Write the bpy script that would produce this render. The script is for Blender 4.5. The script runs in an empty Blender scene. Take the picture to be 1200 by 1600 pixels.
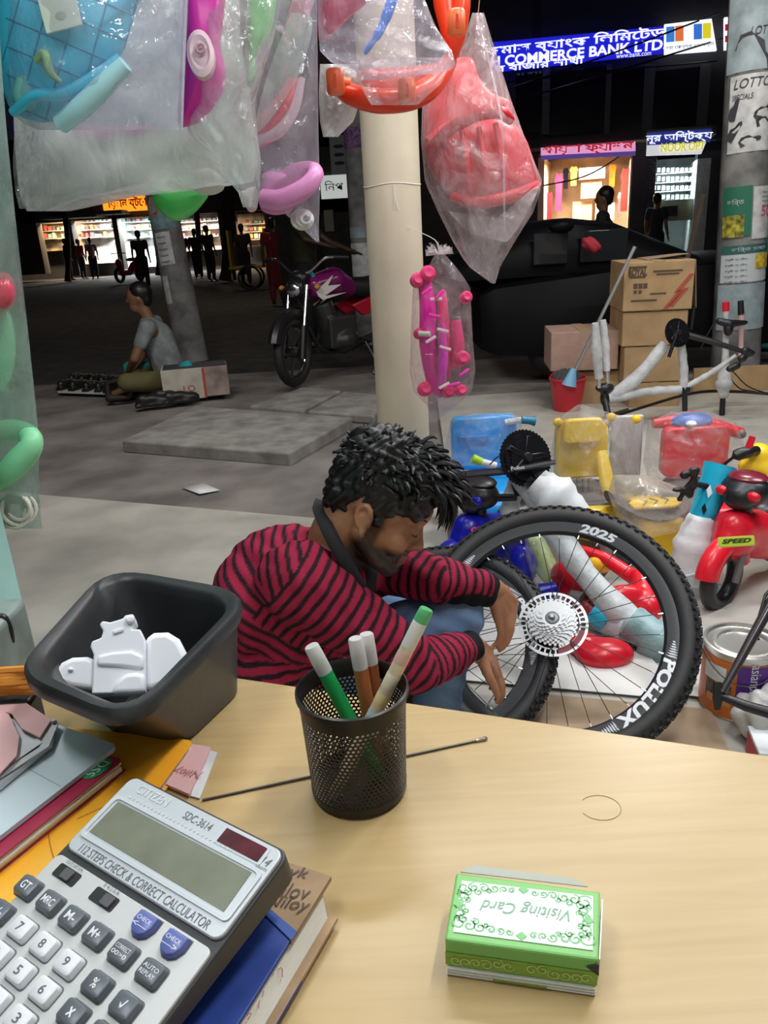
import bpy, bmesh, math, random
from mathutils import Matrix, Vector, Euler
import numpy as np
R=math.radians; PI=math.pi; rnd=random.Random(7)
sc=bpy.context.scene; COL=sc.collection; V=Vector
# ---------------------------------------------------------------- camera
CAM=V((0,0,1.2)); _p=R(20); _r=R(3.3)
FW=V((0,math.cos(_p),-math.sin(_p))); _u=V((0,math.sin(_p),math.cos(_p))); _x=V((1,0,0))
CR=_x*math.cos(_r)-_u*math.sin(_r); CU=_x*math.sin(_r)+_u*math.cos(_r)
cd=bpy.data.cameras.new('camera'); cam=bpy.data.objects.new('camera',cd); COL.objects.link(cam)
cd.sensor_fit='VERTICAL'; cd.sensor_height=36; cd.lens=27; cd.clip_start=.02; cd.clip_end=300
cam.matrix_world=Matrix(((CR.x,CU.x,-FW.x,CAM.x),(CR.y,CU.y,-FW.y,CAM.y),(CR.z,CU.z,-FW.z,CAM.z),(0,0,0,1)))
sc.camera=cam
# ---------------------------------------------------------------- world, exposure, large lights
sc.view_settings.view_transform='Standard'; sc.view_settings.look='None'; sc.view_settings.exposure=0.0; sc.view_settings.gamma=1
sc.view_settings.use_curve_mapping=False
w=bpy.data.worlds.new('night_sky'); sc.world=w; w.use_nodes=True
w.node_tree.nodes['Background'].inputs[0].default_value=(.012,.014,.03,1); w.node_tree.nodes['Background'].inputs[1].default_value=.35
def area(name,loc,rot,sx,sy,e,col=(1,1,1)):
    l=bpy.data.lights.new(name,'AREA'); l.shape='RECTANGLE'; l.size=sx; l.size_y=sy; l.energy=e; l.color=col
    o=bpy.data.objects.new(name,l); o.location=loc; o.rotation_euler=[R(a) for a in rot]; COL.objects.link(o); return o
area('ceiling_tube_light',(-.75,.55,2.68),(0,0,20),.10,1.25,20,(.96,.98,1))
area('ceiling_tube_light',(.75,.85,2.68),(0,0,-15),.10,1.25,26,(.96,.98,1))
area('ceiling_tube_light',(.15,2.2,2.70),(0,0,90),.10,1.25,27,(.96,.98,1))
area('ceiling_tube_light',(2.1,2.2,2.70),(0,0,90),.10,1.25,38,(.96,.98,1))
area('shop_front_lamp',(1.4,3.5,2.8),(-25,0,0),.5,.12,36,(1,.97,.93))
area('pavement_fill',(-1.5,3.7,2.95),(48,0,12),1.2,.15,42,(1,.95,.88))  # added fill, aimed outwards to brighten the pavement; no lamp seen here
area('pavement_fill',(2.2,4.6,2.95),(45,0,-10),1.2,.15,28,(1,.95,.88))  # second added fill for the pavement, right-hand side
area('road_fill',(-3,17,6.5),(0,0,0),.5,.3,70,(1,.82,.6))  # added dim warm fill over the road, lifts the far walkers
# ---------------------------------------------------------------- pixel helpers (photo pixels -> points in the place)
def ray(px,py): return FW+CR*((px-600)/1200)-CU*((py-800)/1200)
def G(px,py,z=0.0):
    d=ray(px,py); return CAM+d*((z-CAM.z)/d.z)
def P(px,py,Y):
    d=ray(px,py); return CAM+d*(Y/d.y)
def onplane(px,py,o,n):
    d=ray(px,py); return CAM+d*((V(o)-CAM).dot(n)/d.dot(n))
# ---------------------------------------------------------------- materials
_M={}
def mat(name,col,rough=.5,metal=0.0,noise=0.0,nscale=20.0,bump=0.0,bscale=60.0,col2=None,emit=0.0,trans=0.0,spec=.5,aniso=None,ecol=None,sss=0.0):
    if name in _M: return _M[name]
    m=bpy.data.materials.new(name); m.use_nodes=True; nt=m.node_tree; b=nt.nodes['Principled BSDF']; L=nt.links
    c=(*col,1); b.inputs['Base Color'].default_value=c; b.inputs['Roughness'].default_value=rough; b.inputs['Metallic'].default_value=metal
    b.inputs['Specular IOR Level'].default_value=spec
    if sss: b.inputs['Subsurface Weight'].default_value=sss; b.inputs['Subsurface Radius'].default_value=(.01,.004,.002); b.inputs['Subsurface Scale'].default_value=1
    tc=nt.nodes.new('ShaderNodeTexCoord')
    if noise or col2:
        n=nt.nodes.new('ShaderNodeTexNoise'); n.inputs['Scale'].default_value=nscale; n.inputs['Detail'].default_value=6
        src=tc.outputs['Object']
        if aniso:
            mp=nt.nodes.new('ShaderNodeMapping'); mp.inputs['Scale'].default_value=aniso; L.new(src,mp.inputs[0]); src=mp.outputs[0]
        L.new(src,n.inputs['Vector'])
        r=nt.nodes.new('ShaderNodeValToRGB'); L.new(n.outputs['Fac'],r.inputs[0]); r.color_ramp.elements[0].position=.35; r.color_ramp.elements[1].position=.65
        d=col2 if col2 else tuple(max(0,x*(1-noise)) for x in col)
        r.color_ramp.elements[0].color=(*d,1); r.color_ramp.elements[1].color=c if col2 else (*[min(1,x*(1+noise*.4)) for x in col],1)
        L.new(r.outputs[0],b.inputs['Base Color'])
    if bump:
        n=nt.nodes.new('ShaderNodeTexNoise'); n.inputs['Scale'].default_value=bscale; n.inputs['Detail'].default_value=4; L.new(tc.outputs['Object'],n.inputs['Vector'])
        bp=nt.nodes.new('ShaderNodeBump'); bp.inputs['Strength'].default_value=bump; bp.inputs['Distance'].default_value=.01; L.new(n.outputs['Fac'],bp.inputs['Height']); L.new(bp.outputs[0],b.inputs['Normal'])
    if emit: b.inputs['Emission Color'].default_value=(*(ecol or col),1); b.inputs['Emission Strength'].default_value=emit
    if trans: b.inputs['Transmission Weight'].default_value=trans
    _M[name]=m; return m
def film(name,tint=(.9,.9,.92),alpha=.25,rough=.12,bscale=9.0,bump=.5,vary=.6):
    """thin plastic film: part clear, part milky (diffuse + translucent), glossy with creases"""
    if name in _M: return _M[name]
    m=bpy.data.materials.new(name); m.use_nodes=True; nt=m.node_tree; N=nt.nodes; L=nt.links; N.clear()
    out=N.new('ShaderNodeOutputMaterial'); tc=N.new('ShaderNodeTexCoord')
    tr=N.new('ShaderNodeBsdfTransparent'); df=N.new('ShaderNodeBsdfDiffuse'); tl=N.new('ShaderNodeBsdfTranslucent'); gl=N.new('ShaderNodeBsdfGlossy')
    df.inputs[0].default_value=(*tint,1); tl.inputs[0].default_value=(*tint,1); gl.inputs['Roughness'].default_value=rough
    tr.inputs[0].default_value=(*[.5+.5*t for t in tint],1)
    no=N.new('ShaderNodeTexNoise'); no.inputs['Scale'].default_value=bscale; no.inputs['Detail'].default_value=5; no.inputs['Distortion'].default_value=1.2
    mp=N.new('ShaderNodeMapping'); mp.inputs['Scale'].default_value=(1,1,.7); L.new(tc.outputs['Object'],mp.inputs[0]); L.new(mp.outputs[0],no.inputs['Vector'])
    bp=N.new('ShaderNodeBump'); bp.inputs['Strength'].default_value=bump; bp.inputs['Distance'].default_value=.03; n2=N.new('ShaderNodeTexNoise'); n2.inputs['Scale'].default_value=bscale*1.6; n2.inputs['Detail'].default_value=3; n2.inputs['Distortion'].default_value=.8; L.new(mp.outputs[0],n2.inputs['Vector'])
    rg=N.new('ShaderNodeMath'); rg.operation='SUBTRACT'; rg.inputs[1].default_value=.5; L.new(n2.outputs['Fac'],rg.inputs[0]); ab=N.new('ShaderNodeMath'); ab.operation='ABSOLUTE'; L.new(rg.outputs[0],ab.inputs[0])
    sm=N.new('ShaderNodeMath'); sm.operation='MULTIPLY_ADD'; sm.inputs[1].default_value=-1.0; L.new(ab.outputs[0],sm.inputs[0]); L.new(no.outputs['Fac'],sm.inputs[2])   # sharp creases
    L.new(sm.outputs[0],bp.inputs['Height'])
    L.new(bp.outputs[0],gl.inputs['Normal']); L.new(bp.outputs[0],df.inputs['Normal'])
    m1=N.new('ShaderNodeMixShader'); m1.inputs[0].default_value=.55; L.new(df.outputs[0],m1.inputs[1]); L.new(tl.outputs[0],m1.inputs[2])
    mr=N.new('ShaderNodeMapRange'); mr.inputs[1].default_value=.3; mr.inputs[2].default_value=.75; mr.inputs[3].default_value=alpha*(1-vary); mr.inputs[4].default_value=min(1,alpha*(1+vary))
    L.new(no.outputs['Fac'],mr.inputs[0])
    m2=N.new('ShaderNodeMixShader'); L.new(mr.outputs[0],m2.inputs[0]); L.new(tr.outputs[0],m2.inputs[1]); L.new(m1.outputs[0],m2.inputs[2])
    lw=N.new('ShaderNodeLayerWeight'); lw.inputs[0].default_value=.5; L.new(bp.outputs[0],lw.inputs['Normal'])
    pw=N.new('ShaderNodeMath'); pw.operation='POWER'; pw.inputs[1].default_value=3.0; L.new(lw.outputs['Facing'],pw.inputs[0])
    fr=N.new('ShaderNodeMath'); fr.operation='MULTIPLY_ADD'; fr.inputs[1].default_value=.35; fr.inputs[2].default_value=.05; L.new(pw.outputs[0],fr.inputs[0])
    m3=N.new('ShaderNodeMixShader'); L.new(fr.outputs[0],m3.inputs[0]); L.new(m2.outputs[0],m3.inputs[1]); L.new(gl.outputs[0],m3.inputs[2])
    L.new(m3.outputs[0],out.inputs[0]); _M[name]=m; return m
# ---------------------------------------------------------------- mesh builder
_root={}
def frame(o,xa,ya=None,za=None):
    """matrix with origin o, x axis xa, y near ya (or z near za)"""
    x=V(xa).normalized()
    if ya is not None: y=V(ya); y=(y-x*y.dot(x)).normalized(); z=x.cross(y)
    else: z=V(za); z=(z-x*z.dot(x)).normalized(); y=z.cross(x)
    o=V(o); return Matrix(((x.x,y.x,z.x,o.x),(x.y,y.y,z.y,o.y),(x.z,y.z,z.z,o.z),(0,0,0,1)))
def zframe(o,za,ref=(0,0,1)):
    z=V(za).normalized(); r=V(ref)
    if abs(z.dot(r))>.95: r=V((1,0,0)) if abs(z.x)<.9 else V((0,1,0))
    x=r.cross(z).normalized(); return frame(o,x,z.cross(x))
def T(x,y,z,rz=0,rx=0,ry=0): return Matrix.Translation((x,y,z))@Euler((R(rx),R(ry),R(rz)),'XYZ').to_matrix().to_4x4()
class B:
    def __init__(s,M=None): s.v=[]; s.f=[]; s.M=M or Matrix()
    def add(s,vs,fs,M=None):
        n=len(s.v); X=s.M@M if M is not None else s.M
        s.v+=[X@V(v) for v in vs]; s.f+=[[i+n for i in f] for f in fs]; return s
    def box(s,c,d,M=None):
        x,y,z=c; a,b,h=d[0]/2,d[1]/2,d[2]/2
        return s.add([(x+i*a,y+j*b,z+k*h) for k in(-1,1) for j in(-1,1) for i in(-1,1)],[(0,2,3,1),(4,5,7,6),(0,1,5,4),(2,6,7,3),(0,4,6,2),(1,3,7,5)],M)
    def hexa(s,bot,top):
        return s.add(list(bot)+list(top),[(3,2,1,0),(4,5,6,7)]+[(i,(i+1)%4,4+(i+1)%4,4+i) for i in range(4)])
    def loft(s,rings,cap=True,closed=True,M=None,loop=False):
        n=len(rings[0]); vs=[p for r in rings for p in r]; fs=[]
        m=len(rings); 
        for i in range(m if loop else m-1):
            k=(i+1)%m
            for j in range(n if closed else n-1):
                fs.append((i*n+j,i*n+(j+1)%n,k*n+(j+1)%n,k*n+j))
        if cap and closed and not loop: fs.append(tuple(range(n))[::-1]); fs.append(tuple((m-1)*n+j for j in range(n)))
        return s.add(vs,fs,M)
    def tube(s,pts,r,n=8,cap=True,loop=False,flat=1.0):
        pts=[V(p) for p in pts]; m=len(pts); rings=[]; pu=None
        rr=r if isinstance(r,(list,tuple)) else [r]*m
        for i in range(m):
            if loop: t=pts[(i+1)%m]-pts[i-1]
            else: t=pts[min(i+1,m-1)]-pts[max(i-1,0)]
            if t.length<1e-9: t=V((0,0,1))
            t.normalize()
            if pu is None:
                a=V((0,0,1)) if abs(t.z)<.9 else V((1,0,0)); u=t.cross(a).normalized()
            else:
                u=pu-t*pu.dot(t); u=u.normalized() if u.length>1e-6 else t.orthogonal().normalized()
            pu=u; b=t.cross(u)
            rings.append([pts[i]+(u*math.cos(2*PI*k/n)+b*math.sin(2*PI*k/n)*flat)*rr[i] for k in range(n)])
        return s.loft(rings,cap,True,None,loop)
    def cyl(s,a,b,r,r2=None,n=16): return s.tube([a,b],[r,r if r2 is None else r2],n)
    def lathe(s,prof,n=24,M=None,a0=0,a1=2*PI):
        full=abs(a1-a0-2*PI)<1e-6; k=n if full else n+1
        rings=[[(r*math.cos(a0+(a1-a0)*j/n),r*math.sin(a0+(a1-a0)*j/n),z) for j in range(k)] for r,z in prof]
        return s.loft(rings,False,full,M)
    def ell(s,c,r,n=12,M=None):
        r=(r,r,r) if not isinstance(r,(tuple,list)) else r; m=max(4,n//2+1)
        vs=[(c[0],c[1],c[2]-r[2])]; fs=[]
        for i in range(1,m):
            a=-PI/2+PI*i/m
            for j in range(n): vs.append((c[0]+r[0]*math.cos(a)*math.cos(2*PI*j/n),c[1]+r[1]*math.cos(a)*math.sin(2*PI*j/n),c[2]+r[2]*math.sin(a)))
        vs.append((c[0],c[1],c[2]+r[2])); e=len(vs)-1
        for j in range(n):
            fs.append((0,1+(j+1)%n,1+j)); fs.append((e,e-n+j,e-n+(j+1)%n))
            for i in range(m-2): q=1+i*n; fs.append((q+j,q+(j+1)%n,q+n+(j+1)%n,q+n+j))
        return s.add(vs,fs,M)
    def torus(s,R0,r,n=48,m=10,M=None,fl=1.0,a0=0,a1=2*PI):
        full=abs(a1-a0-2*PI)<1e-6
        rings=[]
        for i in range(n if full else n+1):
            a=a0+(a1-a0)*i/n
            rings.append([((R0+r*math.cos(2*PI*k/m))*math.cos(a),(R0+r*math.cos(2*PI*k/m))*math.sin(a),r*fl*math.sin(2*PI*k/m)) for k in range(m)])
        return s.loft(rings,True,True,M,full)
    def prism(s,poly,z0,z1,M=None):
        n=len(poly); return s.add([(x,y,z0) for x,y in poly]+[(x,y,z1) for x,y in poly],[tuple(range(n))[::-1],tuple(range(n,2*n))]+[(i,(i+1)%n,n+(i+1)%n,n+i) for i in range(n)],M)
    def grid(s,fn,nu,nv,M=None,closed=False):
        rings=[[fn(i/nu,j/nv) for j in range(nv if closed else nv+1)] for i in range(nu+1)]
        return s.loft(rings,False,closed,M)
    def build(s,name,m,parent=None,smooth=True,bev=0.0,seg=2,kind=None,label=None,sub=0,thick=0.0,ang=40,fix=False):
        me=bpy.data.meshes.new(name); vs=s.v
        if parent is not None and parent in _root:
            X=_root[parent].inverted(); vs=[X@v for v in vs]
        me.from_pydata([tuple(v) for v in vs],[],s.f); me.update()
        if fix:
            bm=bmesh.new(); bm.from_mesh(me); bmesh.ops.recalc_face_normals(bm,faces=bm.faces); bm.to_mesh(me); bm.free()
        for q in (m if isinstance(m,list) else [m]): me.materials.append(q)
        if smooth: me.shade_smooth(); me.set_sharp_from_angle(angle=R(ang))
        o=bpy.data.objects.new(name,me); COL.objects.link(o)
        if parent is not None: o.parent=parent; _root[o]=_root.get(parent,Matrix())
        else: _root[o]=Matrix()
        if kind: o['kind']=kind
        if label: o['label']=label
        if thick: q=o.modifiers.new('solid','SOLIDIFY'); q.thickness=thick; q.offset=0
        if bev: q=o.modifiers.new('bevel','BEVEL'); q.width=bev; q.segments=seg; q.limit_method='ANGLE'; q.angle_limit=R(35)
        if sub: q=o.modifiers.new('sub','SUBSURF'); q.levels=sub; q.render_levels=sub
        return o
def thing(name,label,cat,M=None,group=None):
    o=bpy.data.objects.new(name,None); o.empty_display_size=.05; COL.objects.link(o)
    M=M if M is not None else Matrix(); M=M if isinstance(M,Matrix) else Matrix.Translation(M)
    o.matrix_world=M; _root[o]=M.copy(); return tag(o,label,cat,group)
def tag(o,label,cat,group=None):
    o['label']=label; o['category']=cat
    if group: o['group']=group
    return o
def dup(o,M,label,group=None):
    """copy of a thing, its parts and sub-parts, placed by matrix M"""
    r=o.copy(); COL.objects.link(r); r.matrix_world=M; r['label']=label
    if group: r['group']=group
    def rec(a,b):
        for ch in list(a.children):
            c=ch.copy(); COL.objects.link(c); c.parent=b; rec(ch,c)
    rec(o,r); return r
def rrect(w,h,r,n=4,cx=0,cy=0):
    out=[]
    for (sx,sy,a) in ((1,1,0),(-1,1,90),(-1,-1,180),(1,-1,270)):
        for i in range(n+1):
            t=R(a+90*i/n); out.append((cx+sx*(w/2-r)+r*math.cos(t),cy+sy*(h/2-r)+r*math.sin(t)))
    return out
def curve(pts,n=8):
    """Catmull-Rom through points"""
    p=[V(q) for q in pts]; p=[p[0]*2-p[1]]+p+[p[-1]*2-p[-2]]; out=[]
    for i in range(1,len(p)-2):
        for k in range(n):
            t=k/n; a,b,c,d=p[i-1],p[i],p[i+1],p[i+2]
            out.append(.5*((2*b)+(c-a)*t+(2*a-5*b+4*c-d)*t*t+(3*b-a-3*c+d)*t**3))
    out.append(p[-2]); return out
# ---------------------------------------------------------------- lettering (mesh made from a text curve)
def bangla(t):
    out=[]; base=[i for i in range(len(t))]
    for ch in t:      # pre-base vowel signs go before their consonant
        if ch in 'িেৈ':
            k=len(out)-1
            while k>1 and out[k-1]=='্': k-=2
            out.insert(max(k,0),ch)
        else: out.append(ch)
    return ''.join(out)
def glyphs(txt,shear=0.0,bold=0.0,space=1.0):
    txt=bangla(txt)
    c=bpy.data.curves.new('t','FONT'); c.body=txt; c.size=1; c.shear=shear; c.offset=bold; c.resolution_u=3; c.align_x='CENTER'; c.align_y='CENTER'; c.space_character=space
    o=bpy.data.objects.new('t',c); me=bpy.data.meshes.new_from_object(o); vs=[tuple(v.co) for v in me.vertices]; fs=[tuple(p.vertices) for p in me.polygons]
    bpy.data.objects.remove(o); bpy.data.curves.remove(c); bpy.data.meshes.remove(me)
    if not vs: return [],[],1,1
    xs=[v[0] for v in vs]; ys=[v[1] for v in vs]; cx,cy=(min(xs)+max(xs))/2,(min(ys)+max(ys))/2
    return [(v[0]-cx,v[1]-cy,0) for v in vs],fs,max(xs)-min(xs),max(ys)-min(ys)
def letter(txt,M,w,m,parent=None,name='lettering',h=None,shear=0.0,bold=0.0,lift=.0004,fn=None,space=1.0,b=None):
    vs,fs,W,H=glyphs(txt,shear,bold,space)
    if not vs: return None
    k=w/W; ky=h/H if h else k
    vs=[(v[0]*k,v[1]*ky,lift) for v in vs]
    if fn: vs=[fn(*v) for v in vs]
    if b is not None: b.add(vs,fs,M); return None
    return B(M).add(vs,fs).build(name,m,parent,smooth=False)
# ================================================================ SETTING
CONC=mat('concrete',(.30,.29,.27),.85,noise=.35,nscale=7,bump=.3,bscale=30)
TILE=mat('shop_floor_tile',(.50,.48,.43),.45,noise=.22,nscale=3.5,bump=.05,bscale=90)
PAVE=mat('dusty_pavement',(.235,.215,.20),.9,noise=.45,nscale=2.2,bump=.35,bscale=45)
ASPH=mat('asphalt',(.045,.043,.04),.95,noise=.4,nscale=5,bump=.4,bscale=80)
TEAL=mat('teal_paint',(.40,.72,.66),.5,noise=.12,nscale=6)
WHITEWALL=mat('white_paint',(.78,.78,.76),.7)
BLACK=mat('black_plastic',(.012,.012,.014),.38)
DARK=mat('dark_building',(.030,.030,.036),.7,noise=.3,nscale=2)
DARKGLASS=mat('dark_glass',(.008,.009,.012),.12)
WHITE=mat('white_plastic',(.82,.83,.84),.4)
CHROME=mat('chrome',(.75,.75,.76),.22,1.0)
STEEL=mat('dark_steel',(.12,.11,.10),.4,.9)
def struct(b,name,m,**k): return b.build(name,m,kind='structure',**k)
e0,e1=G(-300,742),G(560,815)
b=B(); b.prism([(-2.6,-1.6),(3.4,-1.6),(5.2,6.0),(.45,5.75),(.35,3.95),(e1.x,e1.y),(e0.x,e0.y)],-.06,0); struct(b,'floor',TILE,smooth=False)
b=B(); b.grid(lambda u,v:(-14+30*u,3+4.6*v,-.032+.006*math.sin(9*u)*math.sin(3+7*v)),40,12); struct(b,'trim_pavement',PAVE,label='dusty concrete pavement between shop and road')
b=B(); b.box((0,37,-.06),(110,60,.02)); struct(b,'trim_road',ASPH,smooth=False,label='dark asphalt road')
b=B(); b.box((.3,.9,2.86),(5.4,5.2,.08)); struct(b,'ceiling',WHITEWALL,smooth=False)
b=B(); b.box((.4,-1.65,1.4),(6,.1,2.9)); struct(b,'wall_back',WHITEWALL,smooth=False)
# teal pier at the left edge of the shop front
c=P(42,960,1.22)
b=B(); b.box((c.x-.30,1.02,1.4),(.6,.40,2.8)); struct(b,'wall_left',TEAL,smooth=False,bev=.006)
# kerb slabs of the drain
def slab(name,lab,pts,z,th):
    q=[G(*p,z) for p in pts]; b=B(); b.hexa([(v.x,v.y,z-th) for v in q],[(v.x,v.y,z) for v in q])
    t=tag(b.build(name,CONC,bev=.012,smooth=False,fix=True),lab,'slab'); return t
slab('drain_slab','large raised concrete drain slab lying nearest the shop',[(190,688),(452,708),(551,652),(305,634)],.05,.085)
slab('drain_slab','concrete cover slab under the motorcycle front, left of the pair',[(390,634),(474,641),(533,610),(474,604)],.03,.06)
slab('drain_slab','concrete cover slab under the motorcycle stand, right of the pair',[(481,642),(585,650),(604,618),(538,611)],.03,.06)
b=B(); q=[G(*p,-.02) for p in ((284,762),(312,773),(344,766),(318,756))]; b.add([v+V((0,0,.004*(i%2))) for i,v in enumerate(q)],[(0,1,2,3)])
tag(b.build('paper_scrap',WHITE,thick=.001),'white scrap of paper lying flat on the grey pavement','paper')
# plain column in front of the shop
COLM=mat('cream_column',(.66,.58,.44),.55,noise=.10,nscale=4)
pt,pb=P(606,150,3.3),P(632,700,3.3)
COLAX=V((pt.x-pb.x,0,pt.z-pb.z)).normalized()
def colat(z): return pb+COLAX*((z-pb.z)/COLAX.z)
rc=.112
root=thing('round_column','smooth cream round column standing behind the crouching man','column',Matrix.Translation(colat(0)))
b=B(); b.tube([colat(0),colat(3.0)],rc,36); b.build('shaft',COLM,root)
b=B(); zc=P(610,288,3.2).z; b.tube([colat(zc)+V((rc*1.01*math.cos(a),rc*1.01*math.sin(a),.004*math.sin(3*a))) for a in [2*PI*i/40 for i in range(40)]],.0016,6,loop=True)
q=colat(zc)-V((0,rc*1.02,0)); b.tube(curve([q,q+V((.004,-.002,-.04)),q+V((.002,0,-.09))],4),.0014,5); b.tube(curve([q,q+V((.006,-.002,-.05)),q+V((.016,0,-.095))],4),.0014,5)
b.build('tied_string',mat('string',(.8,.78,.7),.8),root)
# leaning utility pole (left)
def pole(name,lab,base,top,r0,r1,posters):
    ax=(top-base).normalized(); root=thing(name,lab,'pole',Matrix.Translation(base)); PM=mat('pole_concrete',(.23,.23,.225),.85,noise=.5,nscale=5,bump=.4,bscale=25)
    b=B(); b.tube([base+(top-base)*i/12 for i in range(13)],[r0+(r1-r0)*i/12 for i in range(13)],28); b.build('shaft',PM,root)
    L=(top-base).length; F=zframe(base,ax,(0,1,0))
    for (s0,s1,a0,a1,m,nm) in posters:
        def fn(u,v):
            s=s0+(s1-s0)*u; a=R(a0+(a1-a0)*v); r=r0+(r1-r0)*s/L+.004
            # angle 0 faces the camera side (-y)
            d=V((math.sin(a),-math.cos(a),0)); d=(d-ax*d.dot(ax)).normalized()
            return base+ax*s+d*r
        B().grid(fn,6,8).build(nm,m,root)
    return root,base,ax,r0,r1,L
PAPER=mat('poster_paper',(.62,.63,.64),.8,noise=.25,nscale=14)
PAPERB=mat('poster_blue_grey',(.34,.42,.45),.8,noise=.3,nscale=9)
b0=G(302,566); 
dt=P(258,345,b0.y+.15); ax=(dt-b0); top=b0+ax*2.0
INK=mat('print_ink',(.05,.05,.06),.8)
LP=pole('utility_pole','leaning grey concrete utility pole with torn poster behind the shoe seller',b0,top,.165,.135,
  [(1.0,1.32,-42,20,PAPER,'poster'),(.62,.9,-50,-20,PAPER,'poster'),(1.35,1.78,-60,50,mat('poster_teal',(.22,.36,.40),.8,noise=.3),'poster')])
def onpole(Pq,s,a,lift=.007):
    root,base,ax,r0,r1,L=Pq; a=R(a); d=V((math.sin(a),-math.cos(a),0)); d=(d-ax*d.dot(ax)).normalized(); return base+ax*s+d*(r0+(r1-r0)*s/L+lift)
def polepatch(Pq,s0,s1,a0,a1,m,nm,lift=.008): return B().grid(lambda u,v:onpole(Pq,s0+(s1-s0)*u,a0+(a1-a0)*v,lift),3,5).build(nm,m,Pq[0])
def poletext(Pq,txt,s,a,w,m,h=None,sh=0):
    rr=Pq[3]; fn=lambda x,y,z:tuple(onpole(Pq,s+y,a+math.degrees(x/rr),.010)); letter(txt,Matrix(),w,m,Pq[0],'lettering',h,sh,fn=fn)
SKIN2=mat('printed_face',(.42,.24,.17),.7)
def faceprint(Pq,s,a):   # printed portrait on the poster
    rr=Pq[3]
    def disc(dx,dy,rx,ry,m,l):
        vs=[onpole(Pq,s+dy+ry*math.sin(t),a+math.degrees((dx+rx*math.cos(t))/rr),l) for t in [2*PI*i/16 for i in range(16)]]
        B().add(vs,[tuple(range(16))]).build('printed_portrait',m,Pq[0],smooth=False)
    disc(0,.03,.075,.10,INK,.008); disc(0,0,.062,.095,SKIN2,.010)
faceprint(LP,1.56,-25)
for i in range(5): poletext(LP,'নির্বাচন'[:6],1.27-.06*i,-14,.10,INK,.025)
# right pole, covered with posters
rb=P(1146,600,6.0); rb.z=0; rt=P(1181,-80,6.05)
RP=pole('utility_pole','upright concrete pole wrapped in shoe and notice posters at the right',rb,rt,.178,.150,[])
Z=lambda py:(P(1165,py,5.85)-rb).length
polepatch(RP,Z(112),Z(-90),-88,80,PAPERB,'poster'); polepatch(RP,Z(240),Z(117),-70,75,PAPER,'poster')
polepatch(RP,Z(372),Z(293),-75,-5,mat('poster_green',(.02,.16,.10),.7),'poster'); polepatch(RP,Z(378),Z(296),-2,62,PAPER,'poster')
polepatch(RP,Z(445),Z(386),-72,70,mat('poster_pale',(.55,.60,.62),.8),'poster'); polepatch(RP,Z(400),Z(386),-72,70,mat('poster_dark_green',(.03,.13,.12),.7),'poster_heading',.010)
polepatch(RP,Z(425),Z(402),10,62,mat('poster_yellow',(.72,.50,.05),.7,noise=.5,nscale=30),'poster_picture',.011)
polepatch(RP,Z(522),Z(448),-78,60,PAPERB,'poster'); polepatch(RP,Z(373),Z(338),-72,-20,mat('poster_flowers',(.45,.40,.05),.7,noise=.8,nscale=25),'poster_picture',.011)
poletext(RP,'LOTTO',Z(131),-16,.27,INK,.06,.3); poletext(RP,'SPECIALS',Z(152),-38,.15,INK,.035,.2); poletext(RP,'LOTTO',Z(50),5,.2,INK,.05,.3)
poletext(RP,'50',Z(335),36,.10,mat('poster_red',(.6,.05,.10),.7),.07)
for i in range(5): poletext(RP,'জরুরী নোটিশ',Z(408+9*i),-34,.16,INK,.018)
for i in range(4): poletext(RP,'বিজ্ঞপ্তি',Z(306+7*i),36,.10,INK,.016)
poletext(RP,'ভর্তি চলছে',Z(393),0,.28,PAPER,.04); poletext(RP,'ভর্তি',Z(318),-42,.12,PAPER,.05)
for (py,a,dx,rot) in ((170,-55,.02,80),(178,12,.03,40),(205,-52,.03,60),(196,20,.02,5),(222,-16,.03,20),(85,-8,.09,-30)):   # printed shoes
    rr=.17; s=Z(py); k=2.2 if py==85 else 1
    poly=[(-.07,-.02),(.06,-.025),(.075,-.012),(.06,.004),(.02,.012),(0,.035),(-.05,.04),(-.075,.02)]
    c_,s_=math.cos(R(rot)),math.sin(R(rot))
    vs=[onpole(RP,s+k*(x*s_+y*c_),a+math.degrees(k*(x*c_-y*s_)/rr),.011) for x,y in poly]; B().add(vs,[tuple(range(8))]).build('printed_shoe',INK,RP[0],smooth=False)
# ---------------------------------------------------------------- far side of the road, right
A=P(785,345,19.5); Bq=P(1190,330,17.9); fx=(V((Bq.x,Bq.y,0))-V((A.x,A.y,0))).normalized(); fn_=V((fx.y,-fx.x,0))   # fn_ faces the camera
def FP(px,py,off=0.0): return onplane(px,py,A+fn_*off,fn_)
def fbox(b,x0,y0,x1,y1,off,dep):
    """box on the facade: front at off (towards camera), going back by dep"""
    q=[FP(x0,y0,off),FP(x1,y0,off),FP(x1,y1,off),FP(x0,y1,off)]
    l=min(v.dot(fx) for v in (q[0],q[3])); r=max(v.dot(fx) for v in (q[1],q[2])); t=(q[0].z+q[1].z)/2; bt=(q[2].z+q[3].z)/2; n=q[0].dot(fn_)
    M=frame((0,0,0),fx,(0,0,1)); zt=M.to_3x3()@V((0,0,1)); sg=1 if zt.dot(fn_)>0 else -1
    c=((l+r)/2,(t+bt)/2,sg*(n-dep/2)); b.box(c,(r-l,t-bt,dep),M); return b
def fmat(x0,y0,off):   # frame on the facade at a pixel
    q=FP(x0,y0,off); return frame(q,fx,(0,0,1))
bank=thing('shop_building','dark street building with lit bank signboard across the road','building',Matrix.Translation(V((FP(960,345).x,FP(960,345).y,0))))
g0=FP(960,345).z
b=B()
fbox(b,420,-260,840,410,-.05,.5); fbox(b,1000,225,1016,410,.0,.6); fbox(b,1092,225,1420,420,0,.6); fbox(b,835,-260,1420,218,-.05,.5); fbox(b,990,215,1002,410,.05,.6)
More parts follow.
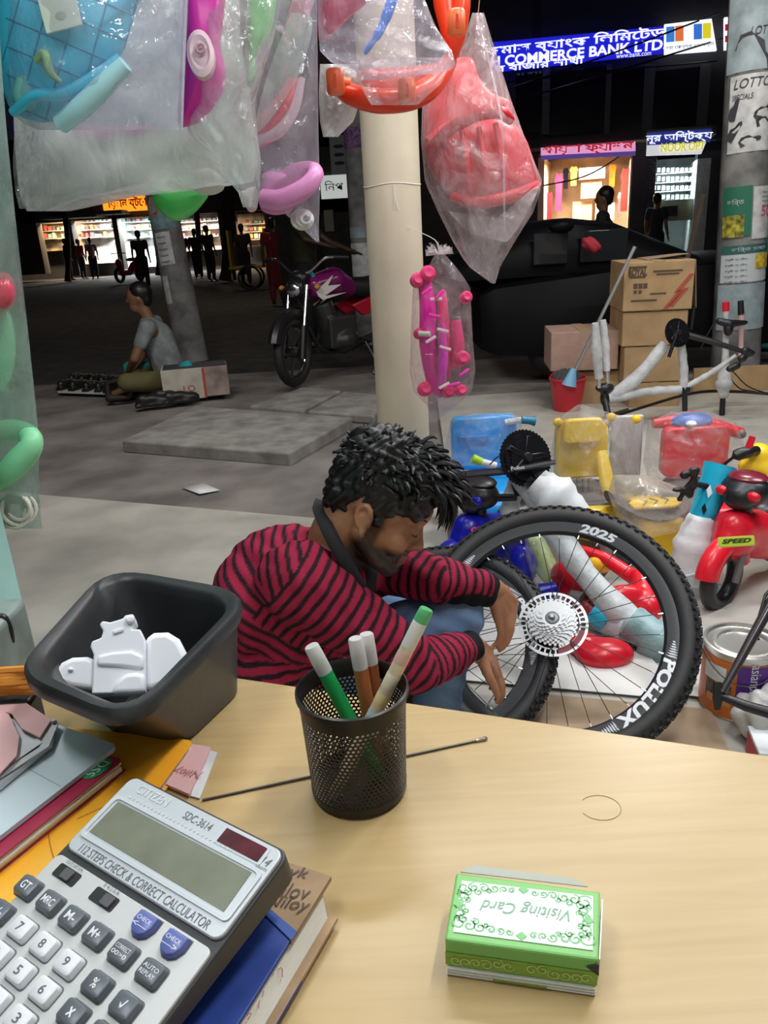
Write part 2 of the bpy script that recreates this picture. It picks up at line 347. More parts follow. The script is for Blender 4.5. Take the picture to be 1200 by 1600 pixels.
fbox(b,835,-260,1420,410,-3.2,.2); b.build('wall',DARK,bank,smooth=False)
for x0,x1 in ((848,858),(948,952),(1008,1018),(1095,1103)): fbox(B(),x0,100,x1,210,.08,.2).build('mullion',mat('grey_frame',(.09,.09,.10),.6),bank,smooth=False)
for x0,x1 in ((806,848),(858,948),(952,1008),(1018,1095)): fbox(B(),x0,108,x1,208,.0,.06).build('window_pane',DARKGLASS,bank,smooth=False)
fbox(B(),800,208,1120,222,.9,1.0).build('canopy',DARK,bank,smooth=False)
BLUE_E=mat('sign_blue',(.01,.015,.40),.5,emit=.9,ecol=(.012,.015,.62)); WHITE_E=mat('sign_white',(.8,.8,.8),.5,emit=1.1,ecol=(.9,.92,1))
sg=thing('signboard','long blue lit bank signboard with white lettering','sign',fmat(905,80,.3))
pa=[FP(770,66,.3),FP(1036,41,.3),FP(1036,82,.3),FP(770,112,.3)]
def signbox(pts,m,root,name='sign_face',th=.15):
    bk=[q-fn_*th for q in pts]; return B().add(pts+bk,[(0,1,2,3),(7,6,5,4)]+[(i,4+i,4+(i+1)%4,(i+1)%4) for i in range(4)]).build(name,m,root,smooth=False,fix=True)
signbox(pa,BLUE_E,sg)
def slant(c,px1,px2):  # frame along the sign's slant
    a,b_=FP(*px1,.3),FP(*px2,.3); return frame(FP(*c,.315),b_-a,(0,0,1))
letter('কমাস ব্যাংক লিমিটেড',slant((895,66),(780,82),(1030,55)),3.75,WHITE_E,sg,h=.27,bold=.02)
letter('H COMMERCE BANK LTD.',slant((900,83),(780,95),(1030,69)),3.65,WHITE_E,sg,h=.20,bold=.03)
letter('র বাজার শাখা',slant((842,101),(780,107),(1030,81)),1.9,WHITE_E,sg,h=.13,bold=.02); letter('www.bank.com',slant((990,85),(780,107),(1030,83)),.7,WHITE_E,sg,h=.09)
s2=thing('signboard','white lit signboard with orange, blue and yellow squares','sign',fmat(1078,60,.3))
signbox([FP(1038,38,.3),FP(1112,29,.3),FP(1120,78,.3),FP(1038,84,.3)],WHITE_E,s2)
for x0,c in ((1041,(.05,.25,.75)),(1055,(.85,.2,.06)),(1084,(.05,.2,.75)),(1098,(.85,.72,.03))):
    yy=38-(x0-1041)*.10; m=mat('sign_patch_%d'%x0,c,.5,emit=.8); signbox([FP(x0,yy+4,.32),FP(x0+13,yy+3,.32),FP(x0+13,yy+27,.32),FP(x0,yy+28,.32)],m,s2,'colour_square',.02)
letter('সেবা কেন্দ্র ২৪ ঘন্টা',slant((1075,72),(780,107),(1030,83)),1.0,INK,s2,h=.09)
s3=thing('signboard','small white lit sign with red marks partly behind the poster pole','sign',fmat(1142,50,.3))
signbox([FP(1132,27,.3),FP(1160,25,.3),FP(1160,75,.3),FP(1132,77,.3)],WHITE_E,s3); 
for y0 in (38,56): signbox([FP(1133,y0,.32),FP(1144,y0-1,.32),FP(1144,y0+9,.32),FP(1133,y0+10,.32)],mat('sign_red',(.6,.02,.05),.5,emit=.6),s3,'red_mark',.02)
# NOOR OPT sign
s4=thing('signboard','blue and white optician signboard above a lit shop window','sign',fmat(1060,222,.3))
signbox([FP(1012,207,.95),FP(1112,201,.95),FP(1096,240,.95),FP(1010,243,.95)],mat('sign_pale',(.75,.75,.8),.5,emit=.75),s4)
signbox([FP(1012,207,.97),FP(1112,201,.97),FP(1110,222,.97),FP(1011,227,.97)],mat('sign_dull_blue',(.03,.05,.33),.5,emit=.45),s4,'blue_band',.03)
def slant2(c,off=.99): a,b_=FP(1012,207,off),FP(1112,201,off); return frame(FP(*c,off),b_-a,(0,0,1))
letter('নূর অপ্টিক্য',slant2((1061,214)),1.30,WHITE_E,s4,h=.22,bold=.02)
letter('NOOR OPT',slant2((1067,229)),.86,mat('sign_yellow',(.8,.75,.05),.5,emit=.7),s4,h=.17,bold=.03)
# pink shop sign
s5=thing('signboard','pink and purple lit shop sign over the clothes shop','sign',fmat(920,236,.9))
signbox([FP(845,231,.95),FP(993,221,.95),FP(993,240,.95),FP(845,248,.95)],mat('sign_pink',(.75,.35,.60),.5,emit=.85),s5); signbox([FP(845,243,.97),FP(993,236,.97),FP(993,243,.97),FP(845,250,.97)],mat('sign_violet',(.15,.08,.40),.5,emit=.5),s5,'violet_band',.03)
letter('পায়রা ফ্যাশন',slant2((917,233)),1.9,mat('sign_red2',(.65,.03,.06),.5,emit=.5),s5,h=.22,bold=.03)
# lit rooms of the two shops
def room(name,lab,x0,y0,x1,y1,wallm,lampcol,e,dep=2.2):
    rt_=thing(name,lab,'shop',fmat((x0+x1)/2,y1,0))
    fbox(B(),x0-6,y0,x1+6,y1,-dep,.1).build('back_wall',wallm,rt_,smooth=False); fbox(B(),x0-7,y0,x0,y1,.0,dep).build('side_wall',wallm,rt_,smooth=False); fbox(B(),x1,y0,x1+7,y1,.0,dep).build('side_wall',wallm,rt_,smooth=False)
    c=FP((x0+x1)/2,y0+6,-.45); area('shop_lamp',(c.x,c.y,c.z),(0,0,0),1.2,.3,e,lampcol)
    return rt_
WARM=mat('warm_shop_wall',(.80,.62,.42),.6,noise=.2,nscale=3); COOL=mat('pale_shop_wall',(.62,.68,.68),.6,noise=.2,nscale=3)
shopA=room('lit_shop','brightly lit clothes shop under the pink sign','shop' and 848,246,986,420,WARM,(1,.80,.60),190)
shopB=room('lit_shop','lit optician shop window under the blue and white sign',1016,248,1090,420,COOL,(.85,.97,1),110)
goods=[(852,300,864,345,(.35,.02,.05)),(866,270,880,330,(.75,.05,.20)),(870,300,878,330,(.7,.45,.75)),(879,262,889,295,(.012,.012,.05)),(890,260,903,290,(.75,.60,.05)),(905,262,945,280,(.75,.70,.62)),(908,284,940,310,(.65,.45,.28)),(950,256,963,292,(.85,.35,.02)),(948,293,960,304,(.05,.02,.02)),(968,262,985,330,(.55,.03,.03)),(964,300,974,340,(.6,.55,.65)),(895,315,925,345,(.62,.48,.34)),(930,318,960,345,(.7,.66,.6))]
for i,(x0,y0,x1,y1,c) in enumerate(goods):
    cn={0:'dark red',1:'crimson',2:'mauve',3:'black',4:'yellow',5:'cream',6:'tan',7:'orange',8:'dark brown',9:'deep red',10:'lilac',11:'buff',12:'pale grey'}[i]
    lab='%s garment or cloth hanging inside the lit clothes shop'%cn if i not in (5,6,11,12) else '%s carton on the shelves of the lit clothes shop'%cn
    off=-1.1-.15*(i%4); n='hanging_garment' if i not in (5,6,11,12) else 'carton'
    q=[FP(x0,y0,off),FP(x1,y0,off),FP(x1,y1,off),FP(x0,y1,off)]
    W=(q[1]-q[0]).length; H_=(q[0]-q[3]).length; M=frame((q[0]+q[2])/2,fx,(0,0,1)); b=B()
    if n=='carton': b.box((0,0,0),(W,H_,.3),M)
    else:
        sh=[(-.5,.30),(-.26,.5),(-.1,.46),(.1,.46),(.26,.5),(.5,.30),(.36,.2),(.34,-.5),(-.34,-.5),(-.36,.2)]
        b.prism([(x*W,y*H_) for x,y in sh],-.04,.04,M)
    tag(b.build(n,mat('goods_%d'%i,c,.7,noise=.25,nscale=9),smooth=False),lab,'garment' if n!='carton' else 'box')
for k,yy in enumerate((262,276,290,304)):
    fbox(B(),1018,yy+8,1084,yy+9,-.9,.5).build('shelf',WHITE,shopB,smooth=False)
    for j in range(9):
        x=1020+7.2*j; fbox(B(),x,yy,x+4.5,yy+7,-.95,.15).build('spectacle_box',mat('spec_%d'%((j+k)%4),((.7,.75,.75),(.25,.32,.34),(.5,.6,.62),(.12,.16,.18))[(j+k)%4],.5),shopB,smooth=False)
fbox(B(),1014,312,1092,345,-.1,.5).build('counter',mat('counter_green',(.30,.34,.22),.5),shopB,smooth=False)
fbox(B(),1034,322,1058,338,.0,.1).build('counter_bar',DARK,shopB,smooth=False)
# overhead wires, each one a cable
for i,(a,b_,off) in enumerate((((760,150),(1125,20),2),((830,150),(1130,60),2.6),((850,290),(1000,222),1.5),((700,140),(1120,95),3))):
    p0,p1=FP(*a,.05),FP(*b_,.05); mid=(p0+p1)/2-V((0,0,.25))+fn_*off*.6; t=B().tube(curve([p0,mid,p1],8),.018,5).build('overhead_cable',BLACK)
    tag(t,('thin black cable slung past the bank sign','black cable crossing the colour square sign','black cable sagging before the pink shop sign','black cable sagging below the bank sign')[i],'cable')
# ---------------------------------------------------------------- far side of the road, left
YB=36.0
def bl(b,x0,y0,x1,y1,Y,dep):
    p0,p1=P(x0,(y0+y1)/2,Y),P(x1,(y0+y1)/2,Y); zt=P((x0+x1)/2,y0,Y).z; zb=max(-.05,P((x0+x1)/2,y1,Y).z); b.box(((p0.x+p1.x)/2,Y+dep/2,(zt+zb)/2),(p1.x-p0.x,dep,zt-zb)); return b
row=thing('shop_row','dark row of small shops with lit fronts at the far left','building',Matrix.Translation((-10,YB,0)))
b=B()
for x0,x1 in ((-60,62),(104,116),(180,188),(240,258),(345,372),(470,740)): bl(b,x0,326,x1,432,YB,.6)
bl(b,-60,200,740,332,YB,.6); bl(b,-60,325,740,432,YB+3,.2); b.build('wall',mat('row_wall',(.05,.04,.035),.8,noise=.3,nscale=1),row,smooth=False)
bl(B(),60,336,150,341,YB-1.6,1.6).build('awning',mat('awning_grey',(.12,.11,.11),.7),row,smooth=False); bl(B(),105,330,190,336,YB-1.4,1.4).build('awning',mat('awning_grey',(.1,.1,.1)),row,smooth=False)
for i,(x0,y0,x1,y1,c,e) in enumerate(((64,338,104,392,(1,.70,.35),420),(116,336,180,412,(1,.92,.88),700),(188,336,240,418,(.88,.98,1),900),(258,336,345,392,(1,.92,.85),900),(372,338,470,384,(1,.66,.38),500))):
    t=thing('lit_shop',('warm lit shop front at the far left end of the row','white lit shop front left of the orange sign','bright white shop front with shelves under the orange sign','white lit shop front behind the leaning pole','amber lit shop front behind the red walker')[i],'shop',Matrix.Translation((P((x0+x1)/2,y1,YB).x,YB,0)))
    wm=mat('row_back_%d'%i,tuple(.75*q for q in c),.6,noise=.55,nscale=2.2)
    bl(B(),x0,y0-6,x1,y1,YB+2.2,.1).build('back_wall',wm,t,smooth=False)
    p=P((x0+x1)/2,y0+4,YB+.8); area('shop_lamp',(p.x,p.y,p.z),(0,0,0),(x1-x0)*.02,.4,e*.36,c)
    for k in range(3):
        yy=y0+10+k*12; bl(B(),x0+3,yy,x1-3,yy+1.5,YB+1.7,.4).build('shelf',mat('shelf_grey',(.3,.3,.3)),t,smooth=False)
        for j in range(int((x1-x0)/7)):
            if rnd.random()<.75:
                xx=x0+4+7*j; h=rnd.uniform(4,9); bl(B(),xx,yy-h,xx+rnd.uniform(3,6),yy,YB+1.8,.25).build('goods',mat('rowgoods_%d'%rnd.randrange(6),((.5,.1,.08),(.1,.25,.4),(.6,.55,.4),(.12,.1,.1),(.55,.35,.08),(.2,.35,.3))[rnd.randrange(6)]),t,smooth=False)
og=thing('signboard','orange lit shop sign with red lettering at the far left','sign',Matrix.Translation(P(198,316,YB-.5)))
OR_E=mat('sign_orange',(.9,.30,.02),.5,emit=1.3,ecol=(1,.33,.02)); p0,p1=P(160,318,YB-.5),P(238,316,YB-.5)
bl(B(),160,304,238,330,YB-.5,.2).build('sign_face',OR_E,og,smooth=False)
letter('রায়হান ষ্টোর',frame(P(199,317,YB-.53),(1,0,0),(0,0,1)),2.1,mat('sign_deep_red',(.45,.01,.01),.5,emit=.25),og,h=.55,bold=.03)
b=B(); q=P(190,303,YB-.8); b.add([q+V((-1.7,0,0)),q+V((1.7,0,0)),q+V((0,0,.55)),q+V((-1.7,1.6,0)),q+V((1.7,1.6,0)),q+V((0,1.6,.55))],[(0,1,2),(5,4,3),(0,2,5,3),(2,1,4,5),(1,0,3,4)])
b.build('gable_roof',mat('roof_dark',(.05,.05,.05),.8),row,smooth=False)
# tree trunks before the lit row
for i,(x,y0,y1,w,Y) in enumerate(((357,300,470,17,26),(247,330,430,7,34),(101,330,412,8,33),(307,330,410,8,33))):
    p0,p1=P(x,y1,Y),P(x-6,y0-60,Y); p0.z=0; rr=w*Y/2400
    b=B(); b.tube(curve([p0,p0*.6+p1*.4+V((.1,0,0)),p1],5),[rr*1.3]+[rr]*10,12)
    if i==0: b.tube(curve([p0*.35+p1*.65,p0*.15+p1*.85+V((-.8,0,.1)),p1+V((-1.6,0,.3))],4),[rr*.6]*9,8)
    tag(b.build('tree_trunk' if i==0 else 'wooden_post',mat('bark_dark',(.02,.017,.015),.9,bump=.5)),('thick dark tree trunk against the amber shop light','thin dark post beside the bright white shop','dark post left of the white lit shop','dark post behind the leaning pole')[i],'tree' if i==0 else 'post')
# second pole behind the cream column, with small signs
b0=P(572,470,9.0); b0.z=0; SP=pole('utility_pole','dark pole hidden behind the cream column with small pasted notices',b0,P(548,100,9.0),.13,.12,[])
for y0,y1,m in ((200,232,mat('poster_mix',(.2,.1,.25),.8,noise=.7,nscale=30)),(355,372,PAPERB),(380,440,PAPER)): polepatch(SP,(P(560,y1,9)-b0).length,(P(560,y0,9)-b0).length,-70,40,m,'poster')
q=P(522,292,14.3); M=frame(q,(1,0,-.0),(0,0,1)); t=thing('signboard','small white lit sign glimpsed left of the cream column','sign',M); B(M).box((0,0,0),(.46,.37,.05)).build('sign_face',mat('sign_dimwhite',(.7,.75,.72),.5,emit=.55),t,smooth=False); letter('নিপ',M@T(0,.02,.03),.32,INK,t,h=.16)
q=P(530,245,14.3); M=frame(q,(1,0,0),(0,0,1)); t=thing('notice_board','grey notice panel above the small lit sign','sign',M); B(M).box((0,0,0),(.30,.66,.04)).build('panel',mat('panel_grey',(.35,.37,.38),.7),t,smooth=False)
for k in range(3): B(M).ell((0,.16-.13*k,.025),(.09,.03,.01),10).build('printed_mark',INK,t)
b=B(); 
for x0,x1,y0,y1 in ((495,545,180,224),(495,560,308,330)): p=P((x0+x1)/2,(y0+y1)/2,14.5); b.box(p,((x1-x0)*.0125,.3,(y1-y0)*.0125))
b.box((P(525,330,15).x,15,1.6),(2.2,.2,3.2)); b.box((P(522,300,14.6).x,14.6,1.5),(.5,.5,3.0)); tag(b.build('kiosk',mat('kiosk_dark',(.035,.033,.03),.8,noise=.4,nscale=3),smooth=False),'dark roadside kiosk behind the motorcycle and column','kiosk')
q=P(514,345,14.3); tag(B().box(q,(.16,.05,.35)).build('notice_board',mat('notice_cream',(.30,.28,.22),.7)),'small cream notice on the dark kiosk','sign')
# ================================================================ DESK AND WHAT IS ON IT
ZT=.76
d0,d1=G(380,1060,ZT),G(1200,1180,ZT); dx=(d1-d0).normalized(); DM=frame(d0,dx,None,(0,0,1)) # x along far edge, y away from camera
def wood(name,c1,c2,rough=.35):
    m=mat(name,c1,rough); nt=m.node_tree; N=nt.nodes; L=nt.links; b=N['Principled BSDF']
    tc=N.new('ShaderNodeTexCoord'); mp=N.new('ShaderNodeMapping'); mp.inputs['Scale'].default_value=(2.2,26,26); L.new(tc.outputs['Object'],mp.inputs[0])
    n=N.new('ShaderNodeTexNoise'); n.inputs['Scale'].default_value=3; n.inputs['Detail'].default_value=8; n.inputs['Distortion'].default_value=.6; L.new(mp.outputs[0],n.inputs['Vector'])
    r=N.new('ShaderNodeValToRGB'); r.color_ramp.elements[0].position=.3; r.color_ramp.elements[1].position=.7; r.color_ramp.elements[0].color=(*c2,1); r.color_ramp.elements[1].color=(*c1,1); L.new(n.outputs['Fac'],r.inputs[0]); L.new(r.outputs[0],b.inputs['Base Color'])
    return m
DESKM=wood('maple_laminate',(.51,.365,.172),(.455,.315,.138))
desk=thing('desk','pale maple shop desk in the foreground with calculator and pen cup','desk',Matrix.Translation((d0.x+.2,d0.y-.3,0)))
b=B(DM); b.box((.2825,-.36,-.0125),(1.285,.72,.025)); b.build('desktop',DESKM,desk,smooth=False,bev=.002)
b=B(DM); b.box((.2825,-.05,-.3875),(1.25,.018,.725)); b.build('front_panel',DESKM,desk,smooth=False)
for x in (-.34,.905): B(DM).box((x,-.36,-.393),(.02,.66,.735)).build('side_panel',DESKM,desk,smooth=False)
q=G(938,1262,ZT); b=B(); b.tube([q+V((.016*math.cos(a),.014*math.sin(a),.0002)) for a in [R(200+9*i) for i in range(34)]],.0003,4); b.build('pencil_mark',mat('pencil',(.38,.28,.16),.8),desk)
# ---- black tub
RZ=.87
cor=[G(22,1048,RZ),G(200,1124,RZ),G(398,925,RZ),G(168,886,RZ)]   # left, front, right, back
bot=[V((-.285,.632,.762)),G(288,1165,.762),G(384,1072,.762),V((-.262,.735,.762))]
def rquad(c,r,n=6,z=None,grow=0.0):
    cen=sum(c,V())/4; out=[]
    for i in range(4):
        p=c[i]; a=(c[i-1]-p); b_=(c[(i+1)%4]-p); la=r*min(a.length,b_.length); s=p+a.normalized()*la; e=p+b_.normalized()*la
        for k in range(n+1):
            t=k/n; q=s*(1-t)**2+p*2*t*(1-t)+e*t*t; d=(q-cen); d.z=0; q=q+d.normalized()*grow
            if z is not None: q=V((q.x,q.y,z))
            out.append(q)
    return out
def lerpr(a,b_,t): return [p*(1-t)+q*t for p,q in zip(a,b_)]
TUBM=mat('black_tub_plastic',(.030,.032,.034),.42,noise=.5,nscale=9,bump=.05,bscale=50)
tub=thing('plastic_tub','black plastic tub holding white moulded parts at the desk end','tub',Matrix.Translation((-.235,.66,.762)))
ro=rquad(cor,.30); ri=rquad(cor,.30,grow=-.009); bo=rquad(bot,.25); bi=rquad(bot,.25,grow=-.004,z=.768)
def dz(r_,z): return [q+V((0,0,z)) for q in r_]
b=B(); rings=[bo,lerpr(bo,ro,.35),lerpr(bo,ro,.75),dz(lerpr(bo,ro,.93),0),dz(rquad(cor,.30,grow=-.002),-.016),dz(rquad(cor,.30,grow=.003),-.014),dz(rquad(cor,.30,grow=.004),-.004),dz(ro,0),dz(ri,-.001),dz(rquad(cor,.30,grow=-.013),-.006),lerpr(bi,rquad(cor,.30,grow=-.013),.85),lerpr(bi,rquad(cor,.30,grow=-.013),.3),bi]
b.loft(rings,True); b.build('basin',TUBM,tub,ang=50,fix=True)
FOAM=mat('white_moulded_plastic',(.80,.83,.88),.55,sss=0)
fp=thing('moulded_toy_part','white moulded plastic toy shell with rounded lobes lying in the black tub','toy part',Matrix.Translation((-.225,.615,.772)))
o=V((-.228,.588,.815)); nrm=(CAM-o); nrm=V((nrm.x*.6,nrm.y*.9,nrm.z*1.2)).normalized()
def plate(name,pix,off,th,bev=.004,lab=None):
    q=[onplane(*p,o+nrm*off,nrm) for p in pix]; vs=q+[v-nrm*th for v in q]; n=len(q)
    return B().add(vs,[tuple(range(n)),tuple(range(n,2*n))[::-1]]+[(i,n+i,n+(i+1)%n,(i+1)%n) for i in range(n)]).build(name,FOAM,fp,bev=bev,seg=3,fix=True,ang=50)
plate('lobe',[(82,1064),(84,1050),(95,1034),(112,1026),(135,1025),(150,1030),(152,1078),(110,1074)],0,.014,.005)
plate('lobe',[(224,1078),(226,996),(240,987),(262,986),(280,997),(292,1020),(300,1042),(284,1056),(262,1070),(240,1078)],.0,.016,.006)
plate('torso',[(143,1084),(146,1022),(141,1010),(143,1002),(158,996),(161,985),(155,975),(160,970),(172,972),(192,966),(195,961),(208,959),(212,972),(206,978),(206,983),(219,983),(227,1000),(228,1082)],.004,.022,.004)
plate('belly',[(172,1084),(180,1064),(196,1052),(212,1050),(226,1053),(227,1082)],.010,.012,.004)
plate('chest_band',[(150,1040),(152,1024),(176,1018),(205,1016),(224,1024),(224,1046),(190,1042)],.007,.008,.003)
plate('window_slot',[(176,985),(192,980),(193,986),(177,991)],.006,.003,.001); plate('knob',[(194,966),(205,960),(211,963),(209,972),(198,974)],.008,.006,.003)
plate('button',[(104,1044),(112,1041),(115,1047),(107,1050)],.003,.005,.002)
# ---- pen cup
CUP=V((-.034,.532,ZT)); cup=thing('pen_cup','black perforated steel mesh pen cup standing on the desk','pen cup',Matrix.Translation(CUP))
CB=mat('black_enamel',(.018,.016,.016),.35,.3)
rb_,rt_=.0395,.0435; hz0,hz1=.007,.090
na=66; rows=24; b=B(); dzr=(hz1-hz0)/rows
def cp(u,z): 
    r=rb_+(rt_-rb_)*(z/.098); a=2*PI*u/na; return (CUP.x+r*math.cos(a),CUP.y+r*math.sin(a),CUP.z+z)
for j in range(rows):
    zc=hz0+dzr*(j+.5); sh=.5*(j%2)
    for i in range(na):
        hx=[(0,.667),(-.5,.333),(-.5,-.333),(0,-.667),(.5,-.333),(.5,.333)]
        n0=len(b.v)
        for x,y in hx: b.v.append(V(cp(i+sh+x,zc+y*dzr)))
        for x,y in hx: b.v.append(V(cp(i+sh+x*.62,zc+y*dzr*.62)))
        for k in range(6): b.f.append([n0+k,n0+(k+1)%6,n0+6+(k+1)%6,n0+6+k])
bm=bmesh.new(); mo=b.build('mesh_wall',CB,cup,smooth=False); bm.from_mesh(mo.data); bmesh.ops.remove_doubles(bm,verts=bm.verts,dist=.0003); bm.to_mesh(mo.data); bm.free()
mo.modifiers.new('solid','SOLIDIFY').thickness=.0006
X=Matrix.Translation(CUP)
B(X).lathe([(rt_-.0012,.084),(rt_-.001,.0975),(rt_+.0005,.0995),(rt_+.0022,.0985),(rt_+.0022,.0945),(rt_+.0002,.0935),(rt_-.0002,.084)],48).build('rim',CB,cup)
B(X).lathe([(0,.001),(rb_-.004,.0005),(rb_+.0005,.003),(rb_+.0008,.010),(rb_-.0008,.010),(rb_-.002,.004),(0,.004)],48).build('base',CB,cup)
def pen(name,label,tp,Yt,bp,Yb,r,col,capc,caplen,extra=None,tipcol=None):
    t=P(*tp,Yt); e=P(*bp,Yb); ax=(e-t).normalized(); M=zframe(t,ax); L=(e-t).length
    ob=thing(name,label,'pen',M,'pens in the mesh cup'); cm=mat('pen_'+name+str(tp[0]),col,.3,.15)
    B(M).lathe([(0,caplen*.6),(r*.96,caplen*.6),(r,caplen+.002),(r,L-.018),(r*.8,L-.010),(r*.3,L),(0,L)],20).build('barrel',cm,ob)
    B(M).lathe([(0,.0),(r*.85,.0),(r*.98,.001),(r*1.04,caplen*.5),(r*1.04,caplen),(r*.9,caplen)],20).build('cap',mat('cap_clear' if capc is None else 'cap_%s'%tp[0],capc or (.80,.80,.80),.25,trans=.35 if capc is None else 0),ob)
    if extra:
        for i,(s0,s1,c) in enumerate(extra): B(M).lathe([(r*1.015,s0),(r*1.03,s0+.0005),(r*1.03,s1-.0005),(r*1.015,s1)],20).build('printed_band',mat('pen_band_%d_%d'%(tp[0],i),c,.4),ob)
    return ob
pen('marker_pen','green marker pen with clear cap leaning left in the mesh cup',(486,1009),.545,(603,1232),.538,.0062,(.01,.42,.10),None,.026)
pen('glitter_pen','copper glitter pen with clear cap, left of the copper pair',(555,997),.555,(596,1225),.545,.0062,(.42,.14,.05),None,.027,[(.082,.09,(.75,.65,.6))])
pen('glitter_pen','copper glitter pen with clear cap, right of the copper pair',(572,990),.568,(607,1222),.552,.0062,(.36,.11,.04),None,.027,[(.092,.10,(.75,.65,.6))])
wp=pen('pencil','cream patterned pen with green cap leaning right in the mesh cup',(667,951),.545,(512,1262),.515,.0058,(.72,.60,.42),(.10,.45,.18),.012,[(.012,.035,(.72,.72,.68)),(.04,.05,(.70,.45,.38)),(.06,.072,(.74,.68,.50)),(.078,.088,(.75,.6,.3)),(.095,.105,(.4,.55,.6))])
# ---- loose spoke
a,e=G(316,1250,ZT+.0014),G(745,1157,ZT+.0014); sp=thing('wheel_spoke','loose bicycle spoke lying behind the pen cup on the desk','spoke',Matrix.Translation(a)); ax=(e-a).normalized()
B().tube([a,e],.00105,8).build('rod',STEEL,sp); B().tube([e-ax*.001,e+ax*.007,e+ax*.008,e+ax*.010],[.0018,.002,.0026,.0014],8).build('nipple',mat('nipple_brass',(.40,.33,.28),.35,.8),sp)
# ---- visiting card box
q0,q1=G(697,1523,ZT),G(932,1557,ZT); CX=(q1-q0).normalized(); CM=frame(q0,CX,None,(0,0,1)); W=(q1-q0).length; Dp=.053; Hc=.030
cb=thing('card_box','green and white visiting card box lying on the desk','card box',CM)
GRN=mat('card_green',(.19,.50,.13),.4); GRN2=mat('card_pale_green',(.30,.62,.24),.4); CWH=mat('card_white',(.78,.83,.84),.45); GREY=mat('card_inner_grey',(.42,.44,.38),.6)
b=B(CM); b.box((W/2,Dp/2,.004),(W*.985,Dp,.008)); b.build('tray',mat('card_tray',(.62,.68,.50),.5),cb,smooth=False,bev=.0006)
for i in range(3): B(CM).box((W/2,-.0004,.0022+.0022*i),(W*.985,.0010,.0011)).build('tray_edge',CWH,cb,smooth=False)
B(CM).box((W*.5,-.0011,.0030),(W*.36,.0006,.0016)).build('barcode_strip',mat('olive_ink',(.22,.33,.06),.6),cb,smooth=False)
b=B(CM); 
top=[(0,0,Hc),(W,0,Hc),(W+.004,Dp-.002,Hc),(.001,Dp,Hc)]
b.hexa([(0,0,.008),(W,0,.008),(W+.001,Dp,.008),(.0,Dp,.008)],top); b.build('lid',GRN,cb,smooth=False,bev=.0015)
B(CM).add([(.004,Dp,Hc+.0006),(W-.004,Dp,Hc+.0006),(W-.012,Dp+.010,Hc-.004),(.012,Dp+.011,Hc-.003)],[(0,1,2,3)]).build('inner_flap',GREY,cb,smooth=False,thick=.0006)
B(CM).add([(W+.0005,.004,.009),(W+.0045,Dp-.006,.012),(W+.005,Dp-.006,Hc-.002),(W+.0008,.003,Hc-.003)],[(0,1,2,3)]).build('side_flap',CWH,cb,smooth=False,thick=.0008)
B(CM).add([(W-.007,-.0006,Hc-.006),(W+.0004,-.0006,Hc-.003),(W+.0006,-.0006,Hc-.012)],[(0,1,2)]).build('torn_corner',mat('tear_dark',(.05,.04,.04),.8),cb,smooth=False,thick=.0006)
B(CM).prism([(.0045,.0055),(W-.003,.0055),(W-.001,Dp-.007),(.0055,Dp-.007)],Hc+.0002,Hc+.0006).build('white_panel',CWH,cb,smooth=False)
FWM=CM@Matrix.Translation((W/2,-.0008,.017))@Euler((R(90),0,0)).to_matrix().to_4x4()
TM=CM@Matrix.Translation((W/2+.0005,Dp/2,Hc+.0008))
B(CM).add([(0,-.0004,.0095),(W,-.0004,.0095),(W,-.0004,.020),(0,-.0004,.020)],[(0,1,2,3)]).build('front_band',mat('card_olive_green',(.22,.42,.05),.45),cb,smooth=False)
letter('Visiting Card',TM@T(.001,.003,.0001,180),.056,mat('card_text_green',(.22,.42,.26),.5),cb,h=.0115,shear=.35,lift=0)
def scroll(b,cx,cy,r,a0,turns,w,flip=1,M=None):
    pts=[]
    for i in range(15):
        t=i/14; a=a0+flip*turns*2*PI*t; rr=r*(1-.78*t); pts.append((cx+rr*math.cos(a),cy+rr*math.sin(a)))
    for i in range(14):
        (x0,y0),(x1,y1)=pts[i],pts[i+1]; d=V((x1-x0,y1-y0)); n=V((-d.y,d.x)).normalized()*w*(1-.5*abs(i/7-1))
        b.add([(x0+n.x,y0+n.y,0),(x1+n.x,y1+n.y,0),(x1-n.x,y1-n.y,0),(x0-n.x,y0-n.y,0)],[(0,1,2,3)],M)
b=B(); pw,ph=W-.012,Dp-.016
for sx in (1,-1):
    for sy in (1,-1):
        for k,(x,y,r_,fl) in enumerate(((.040,.0155,.0042,1),(.0335,.0168,.0030,-1),(.0268,.0172,.0028,1),(.0200,.0178,.0024,-1),(.0140,.0178,.0020,1),(.0395,.0085,.0030,-1),(.0402,.0038,.0022,1),(.0085,.0180,.0018,-1),(.0375,.0125,.0026,1),(.0300,.0135,.0020,-1),(.0235,.0150,.0016,1),(.0365,.0065,.0018,-1),(.0420,.0120,.0016,1))):
            scroll(b,sx*(x-.0012),sy*(y-.0018),r_*1.35,R(40+50*k),1.25,.0006,fl*sx*sy,TM)
for x,y in ((0,.0178),(0,-.0178),(.0405,0),(-.0405,0)): b.add([(x-.0035,y,0),(x,y+.003,0),(x+.0035,y,0),(x,y-.003,0)],[(0,1,2,3)],TM@T(0,0,.0002))
b.build('scroll_ornament',mat('card_orn_green',(.20,.55,.20),.5),cb,smooth=False,kind='stuff')
b=B()
for sx in (1,-1):
    for k,(x,y,r_) in enumerate(((.007,.0,.0030),(.0135,.001,.0030),(.0205,-.0012,.0034),(.027,-.001,.0028),(.033,-.0015,.0032),(.039,-.001,.0030))): scroll(b,sx*x,y,r_*1.3,R(70*k),1.2,.0004,sx,FWM@T(0,-.0015,.0003))
b.build('front_scroll_ornament',mat('card_orn_pale',(.55,.66,.32),.5),cb,smooth=False,kind='stuff')
